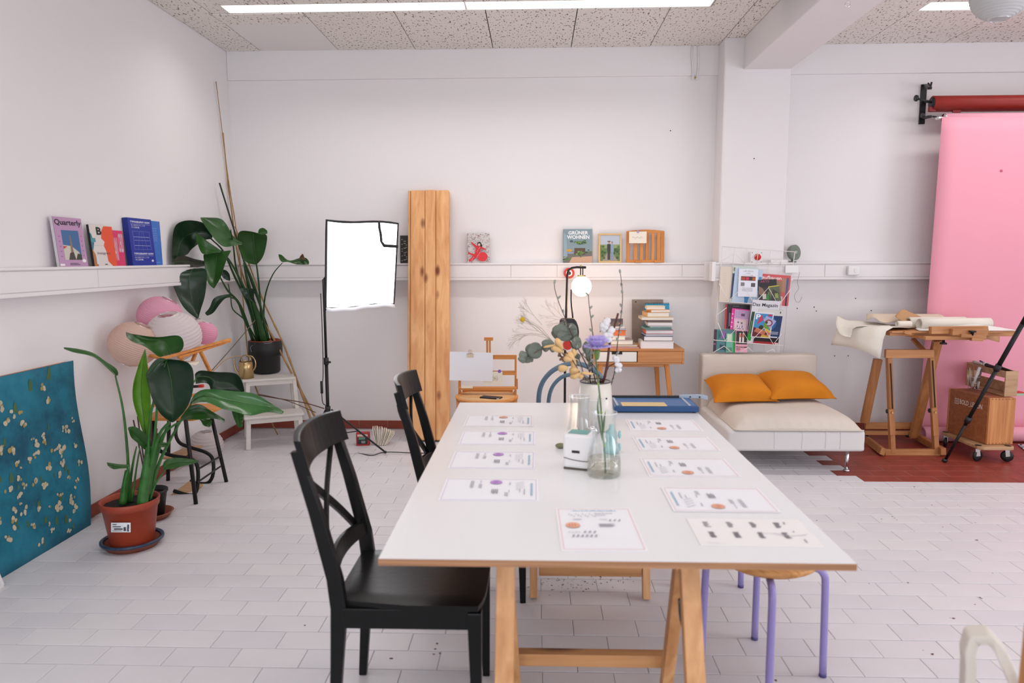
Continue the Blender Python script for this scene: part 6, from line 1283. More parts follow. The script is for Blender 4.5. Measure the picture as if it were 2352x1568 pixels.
MB().box((b0.x + .30, 1.15, .60), (.02, .36, .30), (0, .15, 0)).build('backrest', CR, t, world=True, bevel=.008)
t = thing('wooden_post', 'blurred edge of a wooden chair post at the far right bottom of the photo', 'post', (1.06, 1.38, 0))
MB().bar(L(2382, 1435, 1.30), Vector((L(2372, 1568, 1.30).x - .0, 1.32, 0)), .03, .03, up=(0, 1, 0)).build('post', PINE, t, world=True, bevel=.004)
# ------------------------------------------------------------------ chaise
t = thing('chaise_longue', 'cream fabric chaise with low back against the pier', 'sofa', (1.75, 5.2, 0))
sx0, sx1, sy0, sy1 = 1.30, 2.215, 4.75, 5.62
def soft(a, b, n, m_, r=.03, name='x', par=None, puff=0):
    mb = MB(); N_ = n; 
    def face(o, u, v, du, dv): return [[Vector(o) + Vector(u) * i / N_ + Vector(v) * j / N_ for j in range(N_ + 1)] for i in range(N_ + 1)]
    bm = bmesh.new(); bmesh.ops.create_cube(bm, size=1); bmesh.ops.subdivide_edges(bm, edges=bm.edges[:], cuts=N_, use_grid_fill=True)
    c = (Vector(a) + Vector(b)) / 2; s = Vector(b) - Vector(a); rq = random.Random(int(abs(a[0]) * 100) + n)
    for v in bm.verts:
        p = v.co.copy(); q_ = Vector((p.x * s.x, p.y * s.y, p.z * s.z))
        if puff: q_.z += puff * (1 - (2 * p.x) ** 4) * (1 - (2 * p.y) ** 4) * (1 if p.z > 0 else 0)
        v.co = c + q_ + Vector((rq.uniform(-1, 1), rq.uniform(-1, 1), rq.uniform(-1, 1))) * .0012
    mb.v = [v.co.copy() for v in bm.verts]; bm.verts.index_update(); mb.f = [[v.index for v in f.verts] for f in bm.faces]; mb.mi = [0] * len(mb.f); mb.sm = [True] * len(mb.f); bm.free()
    return mb.build(name, m_, par, world=True, bevel=r)
soft((sx0, sy0, .148), (sx1, sy1 + .02, .292), 6, CREAML, .022, 'base', t)
soft((sx0 + .0, sy1 - .08, .16), (sx1 - .03, sy1 + .045, .700), 6, CREAMF, .028, 'backrest', t)
# seat cushion with a soft ruched front edge
rows = []; NX, NY = 60, 30; rq = random.Random(2)
cx0, cx1, cy0, cy1 = sx0 + .045, sx1 - .02, sy0 - .008, sy1 - .09
def cz(u, v):
    e = min(u, 1 - u, 1.0) * (cx1 - cx0); f = v * (cy1 - cy0); k = 1 - math.exp(-e / .035); l = 1 - math.exp(-f / .05)
    return .298 + .085 * k * l + .012 * math.sin(PI * u) + .0035 * math.sin(u * 74 + 2 * math.sin(v * 9)) * math.exp(-((f - .03) / .04) ** 2)
top = [[Vector((cx0 + (cx1 - cx0) * i / NX, cy0 + (cy1 - cy0) * (j / NY) ** 1.4, cz(i / NX, (j / NY) ** 1.4))) for i in range(NX + 1)] for j in range(NY + 1)]
m = MB(); m.grid(top); bt = [[Vector((p.x, p.y, .294)) for p in r] for r in top]; m.grid([r[::-1] for r in bt]); m.grid([bt[0], top[0]]); m.grid([top[-1], bt[-1]]); m.grid([[r[0] for r in top], [r[0] for r in bt]]); m.grid([[r[-1] for r in bt], [r[-1] for r in top]])
m.build('seat_cushion', CREAMF, t, world=True)
MB().tube([Vector((cx0 + (cx1 - cx0) * i / 20, cy0 - .002, .298)) for i in range(21)], .005, 6).tube([Vector((cx0 - .001, cy0 + (cy1 - cy0) * i / 20, .298)) for i in range(21)], .005, 6).build('piping', CREAMF, t, world=True)
for x, y in ((sx1 - .09, sy0 + .06), (sx0 + .09, sy0 + .06), (sx1 - .09, sy1 - .04), (sx0 + .09, sy1 - .04)):
    MB().tube([(x, y, .15), (x, y, .008)], .013, 12).lathe([(.022, 0), (.022, .008), (.013, .014)], (x, y, 0), 16).build('leg', CHROME, t, world=True)
for px in (1778, 1842, 1896, 1930): a = L(px, 1002, sy0 - .001); MB().tube([Vector((a.x, sy0 - .001, .285)), Vector((a.x + .004, sy0 - .0025, .23)), Vector((a.x + .002, sy0 - .001, .17))], .0009, 5, sub=3).build('crease', CREAML, t, world=True)
def pillow(label, corners, h, zc_, m_, k):
    t = thing('scatter_cushion', label, 'cushion', sum(corners, Vector()) / 4, group='orange scatter cushions'); N = 24; A, B, C_, D = corners; up = []; dn = []
    nrm = (B - A).cross(D - A).normalized(); nrm = nrm if nrm.z > 0 else -nrm
    for j in range(N + 1):
        r1 = []; r2 = []
        for i in range(N + 1):
            u, v = i / N, j / N; uu = 2 * u - 1; vv = 2 * v - 1
            pin = .09; U = .5 + uu / 2 * (1 - pin * (1 - vv * vv)); V = .5 + vv / 2 * (1 - pin * (1 - uu * uu))
            p = A.lerp(B, U).lerp(D.lerp(C_, U), V); th = h * ((1 - uu ** 4) * (1 - vv ** 4)) ** .55
            wr_ = .0035 * math.sin(7 * u + 5 * v + k) * math.sin(9 * v - 3 * u) * (1 - uu ** 4) * (1 - vv ** 4)
            r1.append(p + nrm * (th + wr_)); r2.append(p - nrm * th * .35)
        up.append(r1); dn.append(r2)
    m = MB(); m.grid(up); m.grid([r[::-1] for r in dn]); m.build('cover', m_, t, world=True)
    ring = [up[0][i] for i in range(N)] + [up[j][N] for j in range(N)] + [up[N][N - i] for i in range(N)] + [up[N - j][0] for j in range(N)]
    MB().tube(ring, .003, 5, closed=True).build('seam', m_, t, world=True); return t
S = lambda px, py, z: W(px, py, z=z)
pillow('mustard orange cushion on the left of the chaise', [S(1640, 924, .41), S(1789, 921, .41), Vector((1.74, 5.50, .51)), Vector((1.31, 5.50, .51))], .095, 0, ORANGEF, 1)
pillow('mustard orange cushion on the right of the chaise, overlapping the other', [S(1772, 917, .43), S(1921, 915, .41), Vector((2.12, 5.50, .53)), Vector((1.70, 5.49, .55))], .095, 0, ORANGEF, 2)
# ------------------------------------------------------------------ wire magazine rack
WIRE = mat('pale_wire', (.80, .74, .73, 1), .4)
qm = lambda x, y: (1580 + x / 5.228, 540 + y / 5.228)
t = thing('wire_magazine_rack', 'pale wire wall rack full of magazines above the chaise back', 'magazine rack', L(1735, 700, 5.66))
def yb(py): return 5.672 - .02 * (py / 1400.)                      # back plane of the rack
def yf(py): return yb(py) - .118
def wires(lst, r=.0022, nm='wire'):
    for a in lst: MB().tube([L(*qm(x, y), d) for x, y, d in a], r, 6).build(nm, WIRE, t, world=True)
B_ = lambda x, y: (x, y, yb(y)); F_ = lambda x, y: (x, y, yf(y))
wires([[B_(415, 135), B_(1285, 200)], [B_(415, 135), B_(360, 800), B_(300, 1400)], [B_(1285, 200), B_(1195, 850), B_(1150, 1400)], [B_(400, 330), B_(1250, 380)], [B_(360, 800), B_(1200, 860)], [B_(320, 1260), B_(1150, 1320)]], .0028, 'frame_wire')
wires([[B_(415 + 145 * k, 135 + 11 * k), B_(395 + 143 * k, 330 + 8 * k)] for k in range(1, 6)])
wires([[B_(395 + 143 * k, 330 + 8 * k), B_(345 + 142 * k, 1400)] for k in range(1, 6)], .0016)
for (base, xs, ytop, y0_, y1_) in ((0, (510, 675, 840, 965, 1090, 1235), 0, 0, 0),): pass
wires([[F_(375, 575), F_(480, 795), F_(675, 610), F_(775, 790), F_(840, 775), F_(968, 630), F_(1090, 845), F_(1235, 645)]], .003, 'front_zigzag')
wires([[F_(375, 795), F_(480, 800), F_(1090, 850), F_(1200, 857)], [F_(375, 795), B_(370, 790)], [F_(1200, 857), B_(1200, 850)]], .0028, 'front_wire')
wires([[F_(330, 970), F_(465, 870)], [F_(360, 1050), F_(445, 1265), F_(620, 1085), F_(740, 1290), F_(915, 1112), F_(1025, 1310), F_(1130, 1180)]], .003, 'front_zigzag')
wires([[F_(310, 1258), F_(445, 1270), F_(740, 1295), F_(1145, 1325)], [F_(310, 1258), B_(320, 1250)], [F_(1145, 1325), B_(1150, 1318)]], .0028, 'front_wire')
wires([[F_(300, 1410), F_(437, 1330), F_(520, 1405)], [F_(630, 1405), F_(725, 1347), F_(785, 1405)], [F_(945, 1405), F_(1015, 1370), F_(1050, 1405)]], .003, 'front_zigzag')
wires([[B_(415, 305), B_(565, 215), B_(690, 345)], [B_(720, 330), B_(850, 215), B_(960, 345)], [B_(1000, 345), B_(1140, 262), B_(1230, 345)]], .0016, 'back_zigzag')
def mag(label, P4, d, col, shapes=(), texts=(), th=.006, cat='magazine', lean=.018):
    """P4 = corners TL, TR, BR, BL read off the enlarged crop, at depth d (top leans back)"""
    V = [L(*qm(x, y), d + (lean if i < 2 else 0)) for i, (x, y) in enumerate(P4)]; TL, TR, BR, BL = V
    c = sum(V, Vector()) / 4; ex = ((TR - TL) + (BR - BL)).normalized(); ey = ((TL - BL) + (TR - BR)); ey = (ey - ex * ey.dot(ex)).normalized(); ez = ex.cross(ey)
    w, h = ((TR - TL).length + (BR - BL).length) / 2, ((TL - BL).length + (TR - BR).length) / 2
    t = thing('magazine', label, cat, c, group='magazines in the wire wall rack'); M = Matrix((ex.to_4d(), ey.to_4d(), ez.to_4d(), (0, 0, 0, 1))).transposed()
    for r in range(3): M[r][3] = 0
    for k in range(3): M[3][k] = 0
    M[3][3] = 1
    b_ = MB(); b_.M = M; b_.b2((-w / 2, -h / 2, -th), (w / 2, h / 2, 0)).build('cover', ink(col), t)
    M2 = M @ Matrix.Translation((0, -h / 2, 0))
    if shapes: art(t, 'cover_print', M2, [conv(s, w, h) for s in shapes])
    for nm, body, box, c_, bold in texts: text(t, nm, body, M2, (box[0] * w - w / 2, box[1] * h, box[2] * w - w / 2, box[3] * h), ink(c_), bold)
D0 = 5.66
mag('blank cream brochure at the far left of the top rack pocket', [(400, 375), (570, 380), (500, 795), (370, 790)], 5.640, '#d8cabc', [('r', .2, .5 + .06 * k, .3, .005, '#b8aca0') for k in range(6)])
mag('pale green magazine behind the white Japanese flyer in the top pocket', [(565, 375), (870, 390), (770, 830), (485, 800)], 5.632, '#c4d2c8', [('r', .0, .1, .12, .7, '#39406a'), ('r', .05, .5, .1, .2, '#22324c')], [('title', 'B', (.03, .87, .12, .96), '#7a5a2c', .02)])
mag('light blue magazine just behind the white Japanese flyer', [(600, 395), (930, 425), (830, 830), (500, 800)], 5.625, '#b8cce0', [('p', [(.45, .0), (.55, 0), (.6, .2), (.42, .22)], '#3c80b4'), ('r', .88, .4, .1, .4, '#4a90c0')])
mag('white flyer with Japanese lettering and photo strip in the top left pocket', [(625, 400), (868, 412), (806, 740), (590, 735)], 5.612, '#dfe0ea', [('r', .12, .58, .76, .15, '#5c2a22'), ('r', .14, .60, .2, .1, '#a8482c'), ('r', .38, .6, .16, .1, '#c8325a'), ('r', .56, .6, .14, .12, '#33363a'), ('r', .72, .6, .14, .1, '#b45a28'), ('r', .12, .38, .2, .13, '#7c7c80'), ('r', .66, .36, .22, .14, '#5a5054')] + [('r', .2, .2 + .035 * k, .55, .01, '#8a8a94') for k in range(4)], [('title', 'レザークラフト', (.25, .89, .75, .94), '#2c2c34', .01), ('subtitle', '工作教室', (.36, .82, .6, .86), '#9a9aa6', 0), ('subtitle', 'スタジオ 体験', (.2, .755, .75, .785), '#c06068', 0)])
mag('large salmon-red magazine at the right of the top rack pocket', [(930, 465), (1250, 490), (1190, 855), (830, 830)], 5.628, '#c85458', [('r', .7, .45, .22, .45, '#a87a60'), ('r', .86, .3, .08, .62, '#4c5a80'), ('p', [(.42, .1), (.72, .1), (.72, .8), (.42, .82)], '#98725c'), ('r', .88, .02, .06, .3, '#3a2a34')], [('title', 'aufbauen', (.0, .84, .68, .95), '#e8dcd8', .02)])
mag('dark magazine with two people on its cover in the top right pocket', [(870, 545), (1062, 520), (1075, 780), (830, 775)], 5.608, '#3a302c', [('r', 0, .62, 1, .35, '#241c22'), ('p', [(.0, .7), (.2, .6), (.4, .3), (.2, .2), (.0, .3)], '#8a6a5c'), ('r', .5, .1, .3, .3, '#7a8a54'), ('c', .7, .4, .12, .1, '#a8a060'), ('r', .2, .05, .2, .25, '#c8c0b8'), ('p', [(.4, .0), (.6, .0), (.55, .25), (.45, .3)], '#2f8a3c')], [('title', 'ARTE', (.1, .86, .6, .95), '#b84a78', 0)])
mag('dark green magazine standing in front of the salmon-red one', [(965, 615), (1090, 590), (1120, 790), (990, 800)], 5.600, '#5a6048', [('r', 0, .92, 1, .05, '#c8b83c'), ('p', [(0, 0), (.5, 0), (.9, .5), (.4, .8)], '#3c3a34'), ('r', .5, .2, .3, .3, '#8a9a4c')])
mag('white folded leaflet at the bottom right of the top pocket', [(1060, 730), (1140, 735), (1125, 860), (1080, 850)], 5.594, '#c8a8a8', [('r', .15, .3, .6, .3, '#e8e4e0')])
mag('black book with red spine in the middle left rack pocket', [(470, 825), (760, 840), (720, 1130), (425, 1120)], 5.634, '#241c24', [('r', 0, 0, .06, 1, '#c8202c'), ('r', .16, .1, .06, .55, '#7c7480'), ('r', .3, .92, .25, .015, '#8a8288')])
mag('hot pink booklet fanned behind the pale pink one in the middle left pocket', [(560, 875), (745, 900), (715, 1140), (478, 1125)], 5.620, '#e0389c', [('r', .02, .1 + .2 * k, .08, .05, '#f0c0e0') for k in range(4)])
mag('lilac and pink flyer with grid pattern in the middle left pocket', [(600, 890), (742, 915), (715, 1140), (510, 1130)], 5.612, '#d8a8c8', [('r', .0, .58, 1, .4, '#c0a0c8'), ('r', .45, .70, .25, .12, '#5c3c5c')] + [('r', .0, .6 + .08 * k, .95, .006, '#8a709a') for k in range(5)] + [('r', .1 + .2 * k, .58, .008, .4, '#8a709a') for k in range(5)])
mag('pale card with small violet drawings in front of the pink flyers', [(580, 1000), (710, 1020), (690, 1140), (540, 1135)], 5.604, '#d8c0c4', [('p', [(.2 + .2 * k, .2), (.3 + .2 * k, .3), (.25 + .2 * k, .5)], '#5c4a8c') for k in range(3)] + [('c', .3, .7, .08, .08, '#6c4a8c'), ('c', .6, .65, .08, .1, '#6a6a70'), ('r', .1, .1, .7, .06, '#6c5c7c')])
mag('tall white magazine titled Das Magazin in the middle right rack pocket', [(770, 770), (1048, 800), (1090, 1300), (715, 1290)], 5.590, '#dcdce4', [], [('title', 'Das Magazin', (.02, .835, .93, .935), '#33323a', .012)], lean=-.06, th=.003)
mag('dark green striped journal between the pink flyers and the blue magazine', [(755, 920), (810, 920), (765, 1270), (725, 1260)], 5.583, '#2c4a34', [('r', .2, .2, .3, .5, '#5a8a50'), ('r', 0, 0, 1, .25, '#28a044')], lean=-0.042)
mag('magazine with a glowing blue cover in the middle right rack pocket', [(880, 880), (1135, 905), (1095, 1315), (760, 1300)], 5.582, '#1c3a68', [('r', 0, .83, 1, .17, '#d4d4d0'), ('c', .42, .6, .38, .22, '#2c62a0'), ('c', .38, .62, .28, .17, '#5a9ac8'), ('c', .34, .63, .17, .12, '#a8d0c8'), ('r', 0, 0, 1, .2, '#16121c'), ('r', 0, .0, 1, .07, '#a82430')] + [('r', .55, .3 + .03 * k, .38, .012, '#c8ccd8') for k in range(3)] + [('r', .6, .2, .32, .035, '#d8dce8'), ('p', [(.85, .01), (.9, .01), (.94, .035), (.9, .06), (.85, .06), (.89, .035)], '#e8e4e8'), ('p', [(.92, .01), (.97, .01), (1.0, .035), (.97, .06), (.92, .06), (.96, .035)], '#e8e4e8')], [('title', '8', (.86, .9, .92, .96), '#3a3a3c', .02)], lean=-0.042)
mag('colourful magazine with a large white letter P in the middle right pocket', [(805, 920), (1035, 935), (985, 1240), (755, 1220)], 5.574, '#e4e4ea', [('r', .05, .03, .9, .92, '#3f8fc4'), ('p', [(.05, .03), (.6, .03), (.4, .35), (.05, .4)], '#6a2c3c'), ('p', [(.5, .03), (.95, .03), (.95, .3), (.7, .4)], '#d8b83c'), ('p', [(.2, .5), (.5, .7), (.4, .9), (.3, .85)], '#c43c5c'), ('p', [(.55, .4), (.9, .35), (.9, .6), (.6, .7)], '#6c9a3c'), ('r', .72, .86, .2, .08, '#c82c54'), ('c', .45, .4, .12, .1, '#3a3a2c')], [('title', 'P', (.1, .72, .34, .92), '#eef2f8', .03)], lean=-0.034)
mag('pale blue flyer with a round red print pinned before the letter P magazine', [(925, 970), (1040, 1015), (985, 1175), (870, 1090)], 5.568, '#a8b4dc', [('c', .55, .6, .34, .28, '#8c2c44'), ('c', .55, .6, .24, .19, '#c8c8e0'), ('p', [(.1, .2), (.5, .5), (.4, .7), (.2, .5)], '#5a4a2c'), ('p', [(.3, .0), (.7, .0), (.6, .3), (.4, .3)], '#c8782c')], lean=-0.03)
mag('salmon ticket with a small dark square in front of the letter P magazine', [(815, 1110), (985, 1180), (975, 1215), (800, 1160)], 5.563, '#d88a70', [('r', .68, .2, .14, .5, '#5c3c34')], lean=-0.02)
mag('teal and violet poster folder at the left of the lowest rack pocket', [(330, 1125), (570, 1145), (540, 1405), (290, 1405)], 5.600, '#4a7c80', [('r', 0, 0, .14, 1, '#3a2c38'), ('p', [(.35, .6), (.6, .7), (.55, .95), (.4, .95)], '#8a5a9c'), ('p', [(.3, .1), (.6, .1), (.6, .3), (.3, .35)], '#2c4a5c'), ('r', 0, .33, .1, .05, '#b84a8c')], [('title', 'JOHAT', (.2, .5, .34, .95), '#274a50', 0)])
mag('green and mint booklet lettered along its edge in the lowest pocket', [(470, 1175), (580, 1180), (560, 1405), (450, 1405)], 5.588, '#6cb09a', [('r', .72, 0, .28, 1, '#2c9a50'), ('r', .1, .55, .5, .4, '#c8dcc0')], [('title', 'NI DER', (.05, .05, .66, .25), '#1c2c24', 0)])
mag('pink programme card with a photo of two people in the lowest rack pocket', [(585, 1135), (725, 1145), (708, 1405), (560, 1405)], 5.580, '#e0a4b8', [('r', .04, .36, .92, .6, '#2a2024'), ('r', .3, .42, .14, .28, '#e8dcd8'), ('r', .55, .42, .14, .28, '#e8dcd8'), ('r', .28, .68, .18, .12, '#c07868'), ('r', .53, .68, .18, .12, '#b86a60'), ('c', .37, .84, .07, .04, '#d8a88c'), ('c', .62, .84, .07, .04, '#d8a88c')] + [('r', .06, .05 + .04 * k, .3, .015, '#c85050') for k in range(2)], [('title', 'PROGRAMM', (.06, .2, .95, .27), '#2c2024', .02), ('subtitle', '2025', (.06, .12, .42, .18), '#2c2024', .02)])
# small fittings on the pier and wall
t = thing('wall_switch', 'white switch plate with a red knob on the ledge of the pier', 'switch', L(1738, 592, 5.705)); MB().b2((-.045, -.004, -.040), (.045, .044, .048)).build('box', WHITEP, t, bevel=.004)
MB().lathe([(.022, 0), (.026, .004), (.022, .02), (0, .024)], (.005, -.004, .006), 20, M=Euler((PI / 2, 0, 0)).to_matrix()).build('knob', mat('red_plastic', '#b8202a', .4), t)
m = MB()
for x in (-.036, .036):
    for z in (-.032, .04): m.lathe([(.003, 0), (.003, .002)], (x, -.004, z), 8, M=Euler((PI / 2, 0, 0)).to_matrix())
m.build('screws', BLACKPL, t)
t = thing('clip_fan', 'small grey-green round fan standing on the ledge at the corner of the pier', 'fan', L(1826, 600, 5.90)); cf = L(1822, 580, 5.88)
FG = mat('sage_plastic', '#7c867c', .45); R = Euler((PI / 2 - .1, 0, .55)).to_matrix()
MB().lathe([(.0, -.03), (.03, -.03), (.055, -.018), (.062, 0), (.062, .022), (.056, .026)], cf, 28, M=R).build('housing', FG, t, world=True)
MB().lathe([(0, .03), (.014, .03), (.016, .022)], cf, 18, M=R).build('hub', mat('pale_sage', '#a8b0a4', .4), t, world=True)
k = MB()
for i in range(24): a = i * PI / 12; k.tube([cf + R @ Vector((.015 * math.cos(a), .015 * math.sin(a), .026)), cf + R @ Vector((.058 * math.cos(a + .3), .058 * math.sin(a + .3), .026))], .0012, 5)
k.build('grille', FG, t, world=True); MB().tube([cf + Vector((0, .01, -.055)), Vector((cf.x, cf.y + .01, DZ1 + .008))], .012, 10).lathe([(.03, 0), (.03, .01)], (cf.x, cf.y + .01, DZ1), 20).build('stand', FG, t, world=True)
t = thing('ledge_box', 'flat white router box lying on the pier ledge', 'box', L(1787, 601, 5.71)); MB().b2((-.065, -.03, -.006), (.065, .035, .016)).build('box', WHITEP, t, bevel=.003)
t = thing('wall_socket', 'white round-cornered socket on the duct right of the rack', 'socket', L(1958, 622, RY1 - DD - .002)); MB().b2((-.045, -.03, -.035), (.05, .004, .04)).build('socket', WHITEP, t, bevel=.008); MB().b2((.0, -.034, -.012), (.02, -.029, .02)).build('switch_rocker', TRIMP, t, bevel=.002)
t = thing('thin_cable', 'thin looping cable hanging below the duct beside the rack', 'cable', L(1833, 640, 5.72)); MB().tube([L(*qm(x, y), 5.74 + .03 * (x > 1280)) for x, y in [(1345, 440), (1315, 560), (1330, 640), (1280, 720), (1300, 795), (1340, 800), (1370, 740)]], .0014, 5, sub=5).build('cable', mat('grey_cable', '#8a8484', .5), t, world=True)
t = thing('duct_end_plug', 'white plug box at the right end of the pier duct', 'socket', L(1818, 618, 5.668)); MB().b2((-.05, -.012, -.03), (.05, .002, .03)).build('box', WHITEP, t, bevel=.004)
# ------------------------------------------------------------------ backdrop system
yb1 = 5.70; xr = 5.2
tr_ = L(2170, 271, yb1); zr = tr_.z; xl = tr_.x
t = thing('pink_backdrop', 'wide pink paper backdrop hanging from its roller down to the floor', 'backdrop', ((xl + xr) / 2, yb1, 0))
MB().lathe([(.028, -(xr - xl) / 2), (.034, -(xr - xl) / 2), (.034, (xr - xl) / 2), (.028, (xr - xl) / 2)], ((xl + xr) / 2, yb1, zr), 24, M=Euler((0, PI / 2, 0)).to_matrix()).build('roller', PINKROLL, t, world=True)
def bx(v): return (L(2162, 285, yb1 - .03).x * (1 - v) + L(2108, 980, yb1 - .03).x * v)
rows = []
for j in range(25):
    v = j / 24; z = (zr - .0) * (1 - v) + .09 * v; rows.append([Vector((bx(v) + (xr - bx(v)) * i / 16, yb1 - .034 + .004 * math.sin(i * .9) * v - .012 * (v > .9) * (v - .9) * 10, z)) for i in range(17)])
MB().grid(rows).build('sheet', PINKP, t, world=True, solid=.0008)
p = W(2300, 392, y=yb1 - .036); MB().lathe([(.010, 0), (.006, .001)], p + Vector((0, -.001, 0)), 9, M=Euler((PI / 2, 0, 0)).to_matrix()).build('stain', ink('#c85a74'), t, world=True)
xb0 = L(2120, 972, 5.62).x; n = 90; m = MB(); R = []
for i in range(n + 1):
    a = i / n * 2 * PI * 3.2; r = .060 - .014 * i / n; R.append([Vector((xb0, 5.62 + r * math.sin(a + PI / 2), .064 + r * math.cos(a + PI / 2))), Vector((xr, 5.62 + r * math.sin(a + PI / 2), .064 + r * math.cos(a + PI / 2)))])
m.grid(R).build('bottom_roll', PINKROLL, t, world=True, solid=.0012)
MB().tube([L(2150, 271, yb1), Vector((xl + .03, yb1, zr))], [.012, .012], 10).lathe([(.0, 0), (.031, 0), (.031, .03)], Vector((xl - .012, yb1, zr)), 24, M=Euler((0, PI / 2, 0)).to_matrix()).build('roller_plug', CHROME, t, world=True)
zr2 = W(2150, 238, y=5.82).z; xl2 = L(2141, 238, 5.80).x
t = thing('red_backdrop_roll', 'dark red rolled vinyl backdrop on the upper bracket arm', 'backdrop roll', ((xl2 + xr) / 2, 5.80, zr2)); h = (xr - xl2) / 2
MB().shell([(.045, -h), (.054, -h), (.054, h), (.045, h), (.045, -h)], (0, 0, 0), 28, M=Euler((0, PI / 2, 0)).to_matrix()).build('roll', REDV, t)
MB().b2((-h + .17 - .015, -.012, -.075), (-h + .2 + .015, .0, -.048)).b2((-h, .004, -.062), (h, .030, -.050)).b2((-h - .025, -.02, -.065), (-h + .02, .01, -.03)).build('loose_flap', mat('dark_red_vinyl', '#7c1a1c', .5), t)
t = thing('roller_bracket', 'black triple-hook backdrop bracket fixed to the right wall section', 'bracket', L(2122, 238, 5.93))
qr = lambda x, y: (2050 + x / 2.851, 150 + y / 2.851); yk_ = RY1 - .012
MB().bar(L(*qr(207, 125), yk_), L(*qr(190, 385), yk_), .045, .012, up=(0, 1, 0)).build('plate', BLACKPL, t, world=True, bevel=.002)
m = MB()
for (x, y, x2, y2) in ((215, 130, 245, 150), (215, 235, 262, 240), (205, 345, 245, 335)): m.bar(L(*qr(x, y), yk_ - .01), L(*qr(x2, y2), 5.80), .03, .02)
m.build('arm', BLACKPL, t, world=True, bevel=.003)
MB().tube([L(*qr(232, 155), 5.80), L(*qr(250, 140), 5.79), L(*qr(256, 110), 5.79)], .007, 6).tube([L(*qr(232, 115), 5.80), L(*qr(245, 130), 5.79)], .006, 6).build('hook', BLACKPL, t, world=True)
MB().tube([L(*qr(150, 215), 5.80), L(*qr(265, 245), 5.80)], .008, 8).tube([L(*qr(260, 335), 5.72), L(*qr(300, 338), 5.70)], .006, 8).build('spindle', BLACKPL, t, world=True)
MB().lathe([(.022, -.01), (.026, 0), (.022, .01)], L(*qr(155, 215), 5.80), 8, M=Euler((0, PI / 2, 0)).to_matrix()).lathe([(.018, -.01), (.022, 0), (.018, .01)], L(*qr(198, 328), 5.76), 8, M=Euler((0, PI / 2, 0)).to_matrix()).build('wing_nut', BLACKPL, t, world=True)
MB().lathe([(.0, -.012), (.044, -.012), (.044, .012)], Vector((xl2 + .004, 5.80, zr2)), 20, M=Euler((0, PI / 2, 0)).to_matrix()).build('roll_clamp', BLACKPL, t, world=True)
# ------------------------------------------------------------------ studio easel used as a table
qz = lambda x, y: (1580 + x / 3.047, 680 + y / 3.047)
t = thing('studio_easel', 'large wooden studio easel tilted flat as a drawing table, right of the chaise', 'easel', W(2100, 1040, z=0)); ea = t
yn = W(2100, 1044, z=0).y; y2 = yn + .04
def ez(x0, y0, x1, y1, d0, d1, w, th, nm, m_=BEECH): return MB().bar(L(*qz(x0, y0), d0), L(*qz(x1, y1), d1), w, th, up=(0, 1, 0)).build(nm, m_, ea, world=True, bevel=.002)
ez(1405, 385, 1430, 1098, yn + .05, yn, .034, .04, 'front_post'); ez(1700, 385, 1735, 1098, yn + .05, yn, .034, .04, 'front_post')
m = MB()
for (x0, y0, x1, y1) in ((1418, 470, 1440, 935), (1712, 450, 1740, 930)): m.bar(L(*qz(x0, y0), yn + .008), L(*qz(x1, y1), yn - .022), .007, .008, up=(0, 1, 0))
m.build('slot', mat('slot_wood_dark', '#3a2417', .8), ea, world=True)
ez(1422, 790, 1432, 970, yn - .028, yn - .030, .040, .02, 'slider'); ez(1722, 780, 1735, 975, yn - .028, yn - .030, .040, .02, 'slider')
for (x, y) in ((1398, 805), (1694, 800)): MB().lathe([(.016, -.008), (.016, .008)], L(*qz(x, y), yn + .03), 8, M=Euler((0, PI / 2, 0)).to_matrix()).build('knob', BLACKPL, ea, world=True)
for (x, y) in ((1430, 815), (1732, 812)): MB().lathe([(.007, 0), (.007, .006)], L(*qz(x, y), yn - .042), 10, M=Euler((PI / 2, 0, 0)).to_matrix()).build('bolt', BRASS, ea, world=True)
ez(1380, 402, 1715, 402, yn + .03, yn + .03, .062, .03, 'top_bar', BEECHX); ez(1375, 1090, 1760, 1090, yn, yn, .045, .034, 'bottom_bar', BEECHX)
ez(1330, 440, 1235, 885, yn + .30, yn + .36, .06, .035, 'rear_post'); ez(1748, 310, 1580, 985, yn + .02, yn + .34, .062, .035, 'rear_post')
ez(1240, 905, 1600, 905, yn + .38, yn + .38, .05, .025, 'rear_bar', BEECHX); ez(1235, 955, 1585, 955, yn + .38, yn + .38, .03, .03, 'rear_bar', BEECHX)
ez(1248, 1000, 1365, 1088, yn + .40, yn - .06, .05, .035, 'foot_rail'); ez(1590, 972, 1790, 1088, yn + .42, yn - .06, .05, .035, 'foot_rail')
ez(1575, 300, 1650, 380, yn + .2, yn + .06, .03, .02, 'brace'); 
for (x, y, d) in ((1538, 972, yn + .38), (1250, 985, yn + .40)): MB().ball(L(*qz(x, y), d), .018, seg=10).build('castor', BLACKPL, ea, world=True)
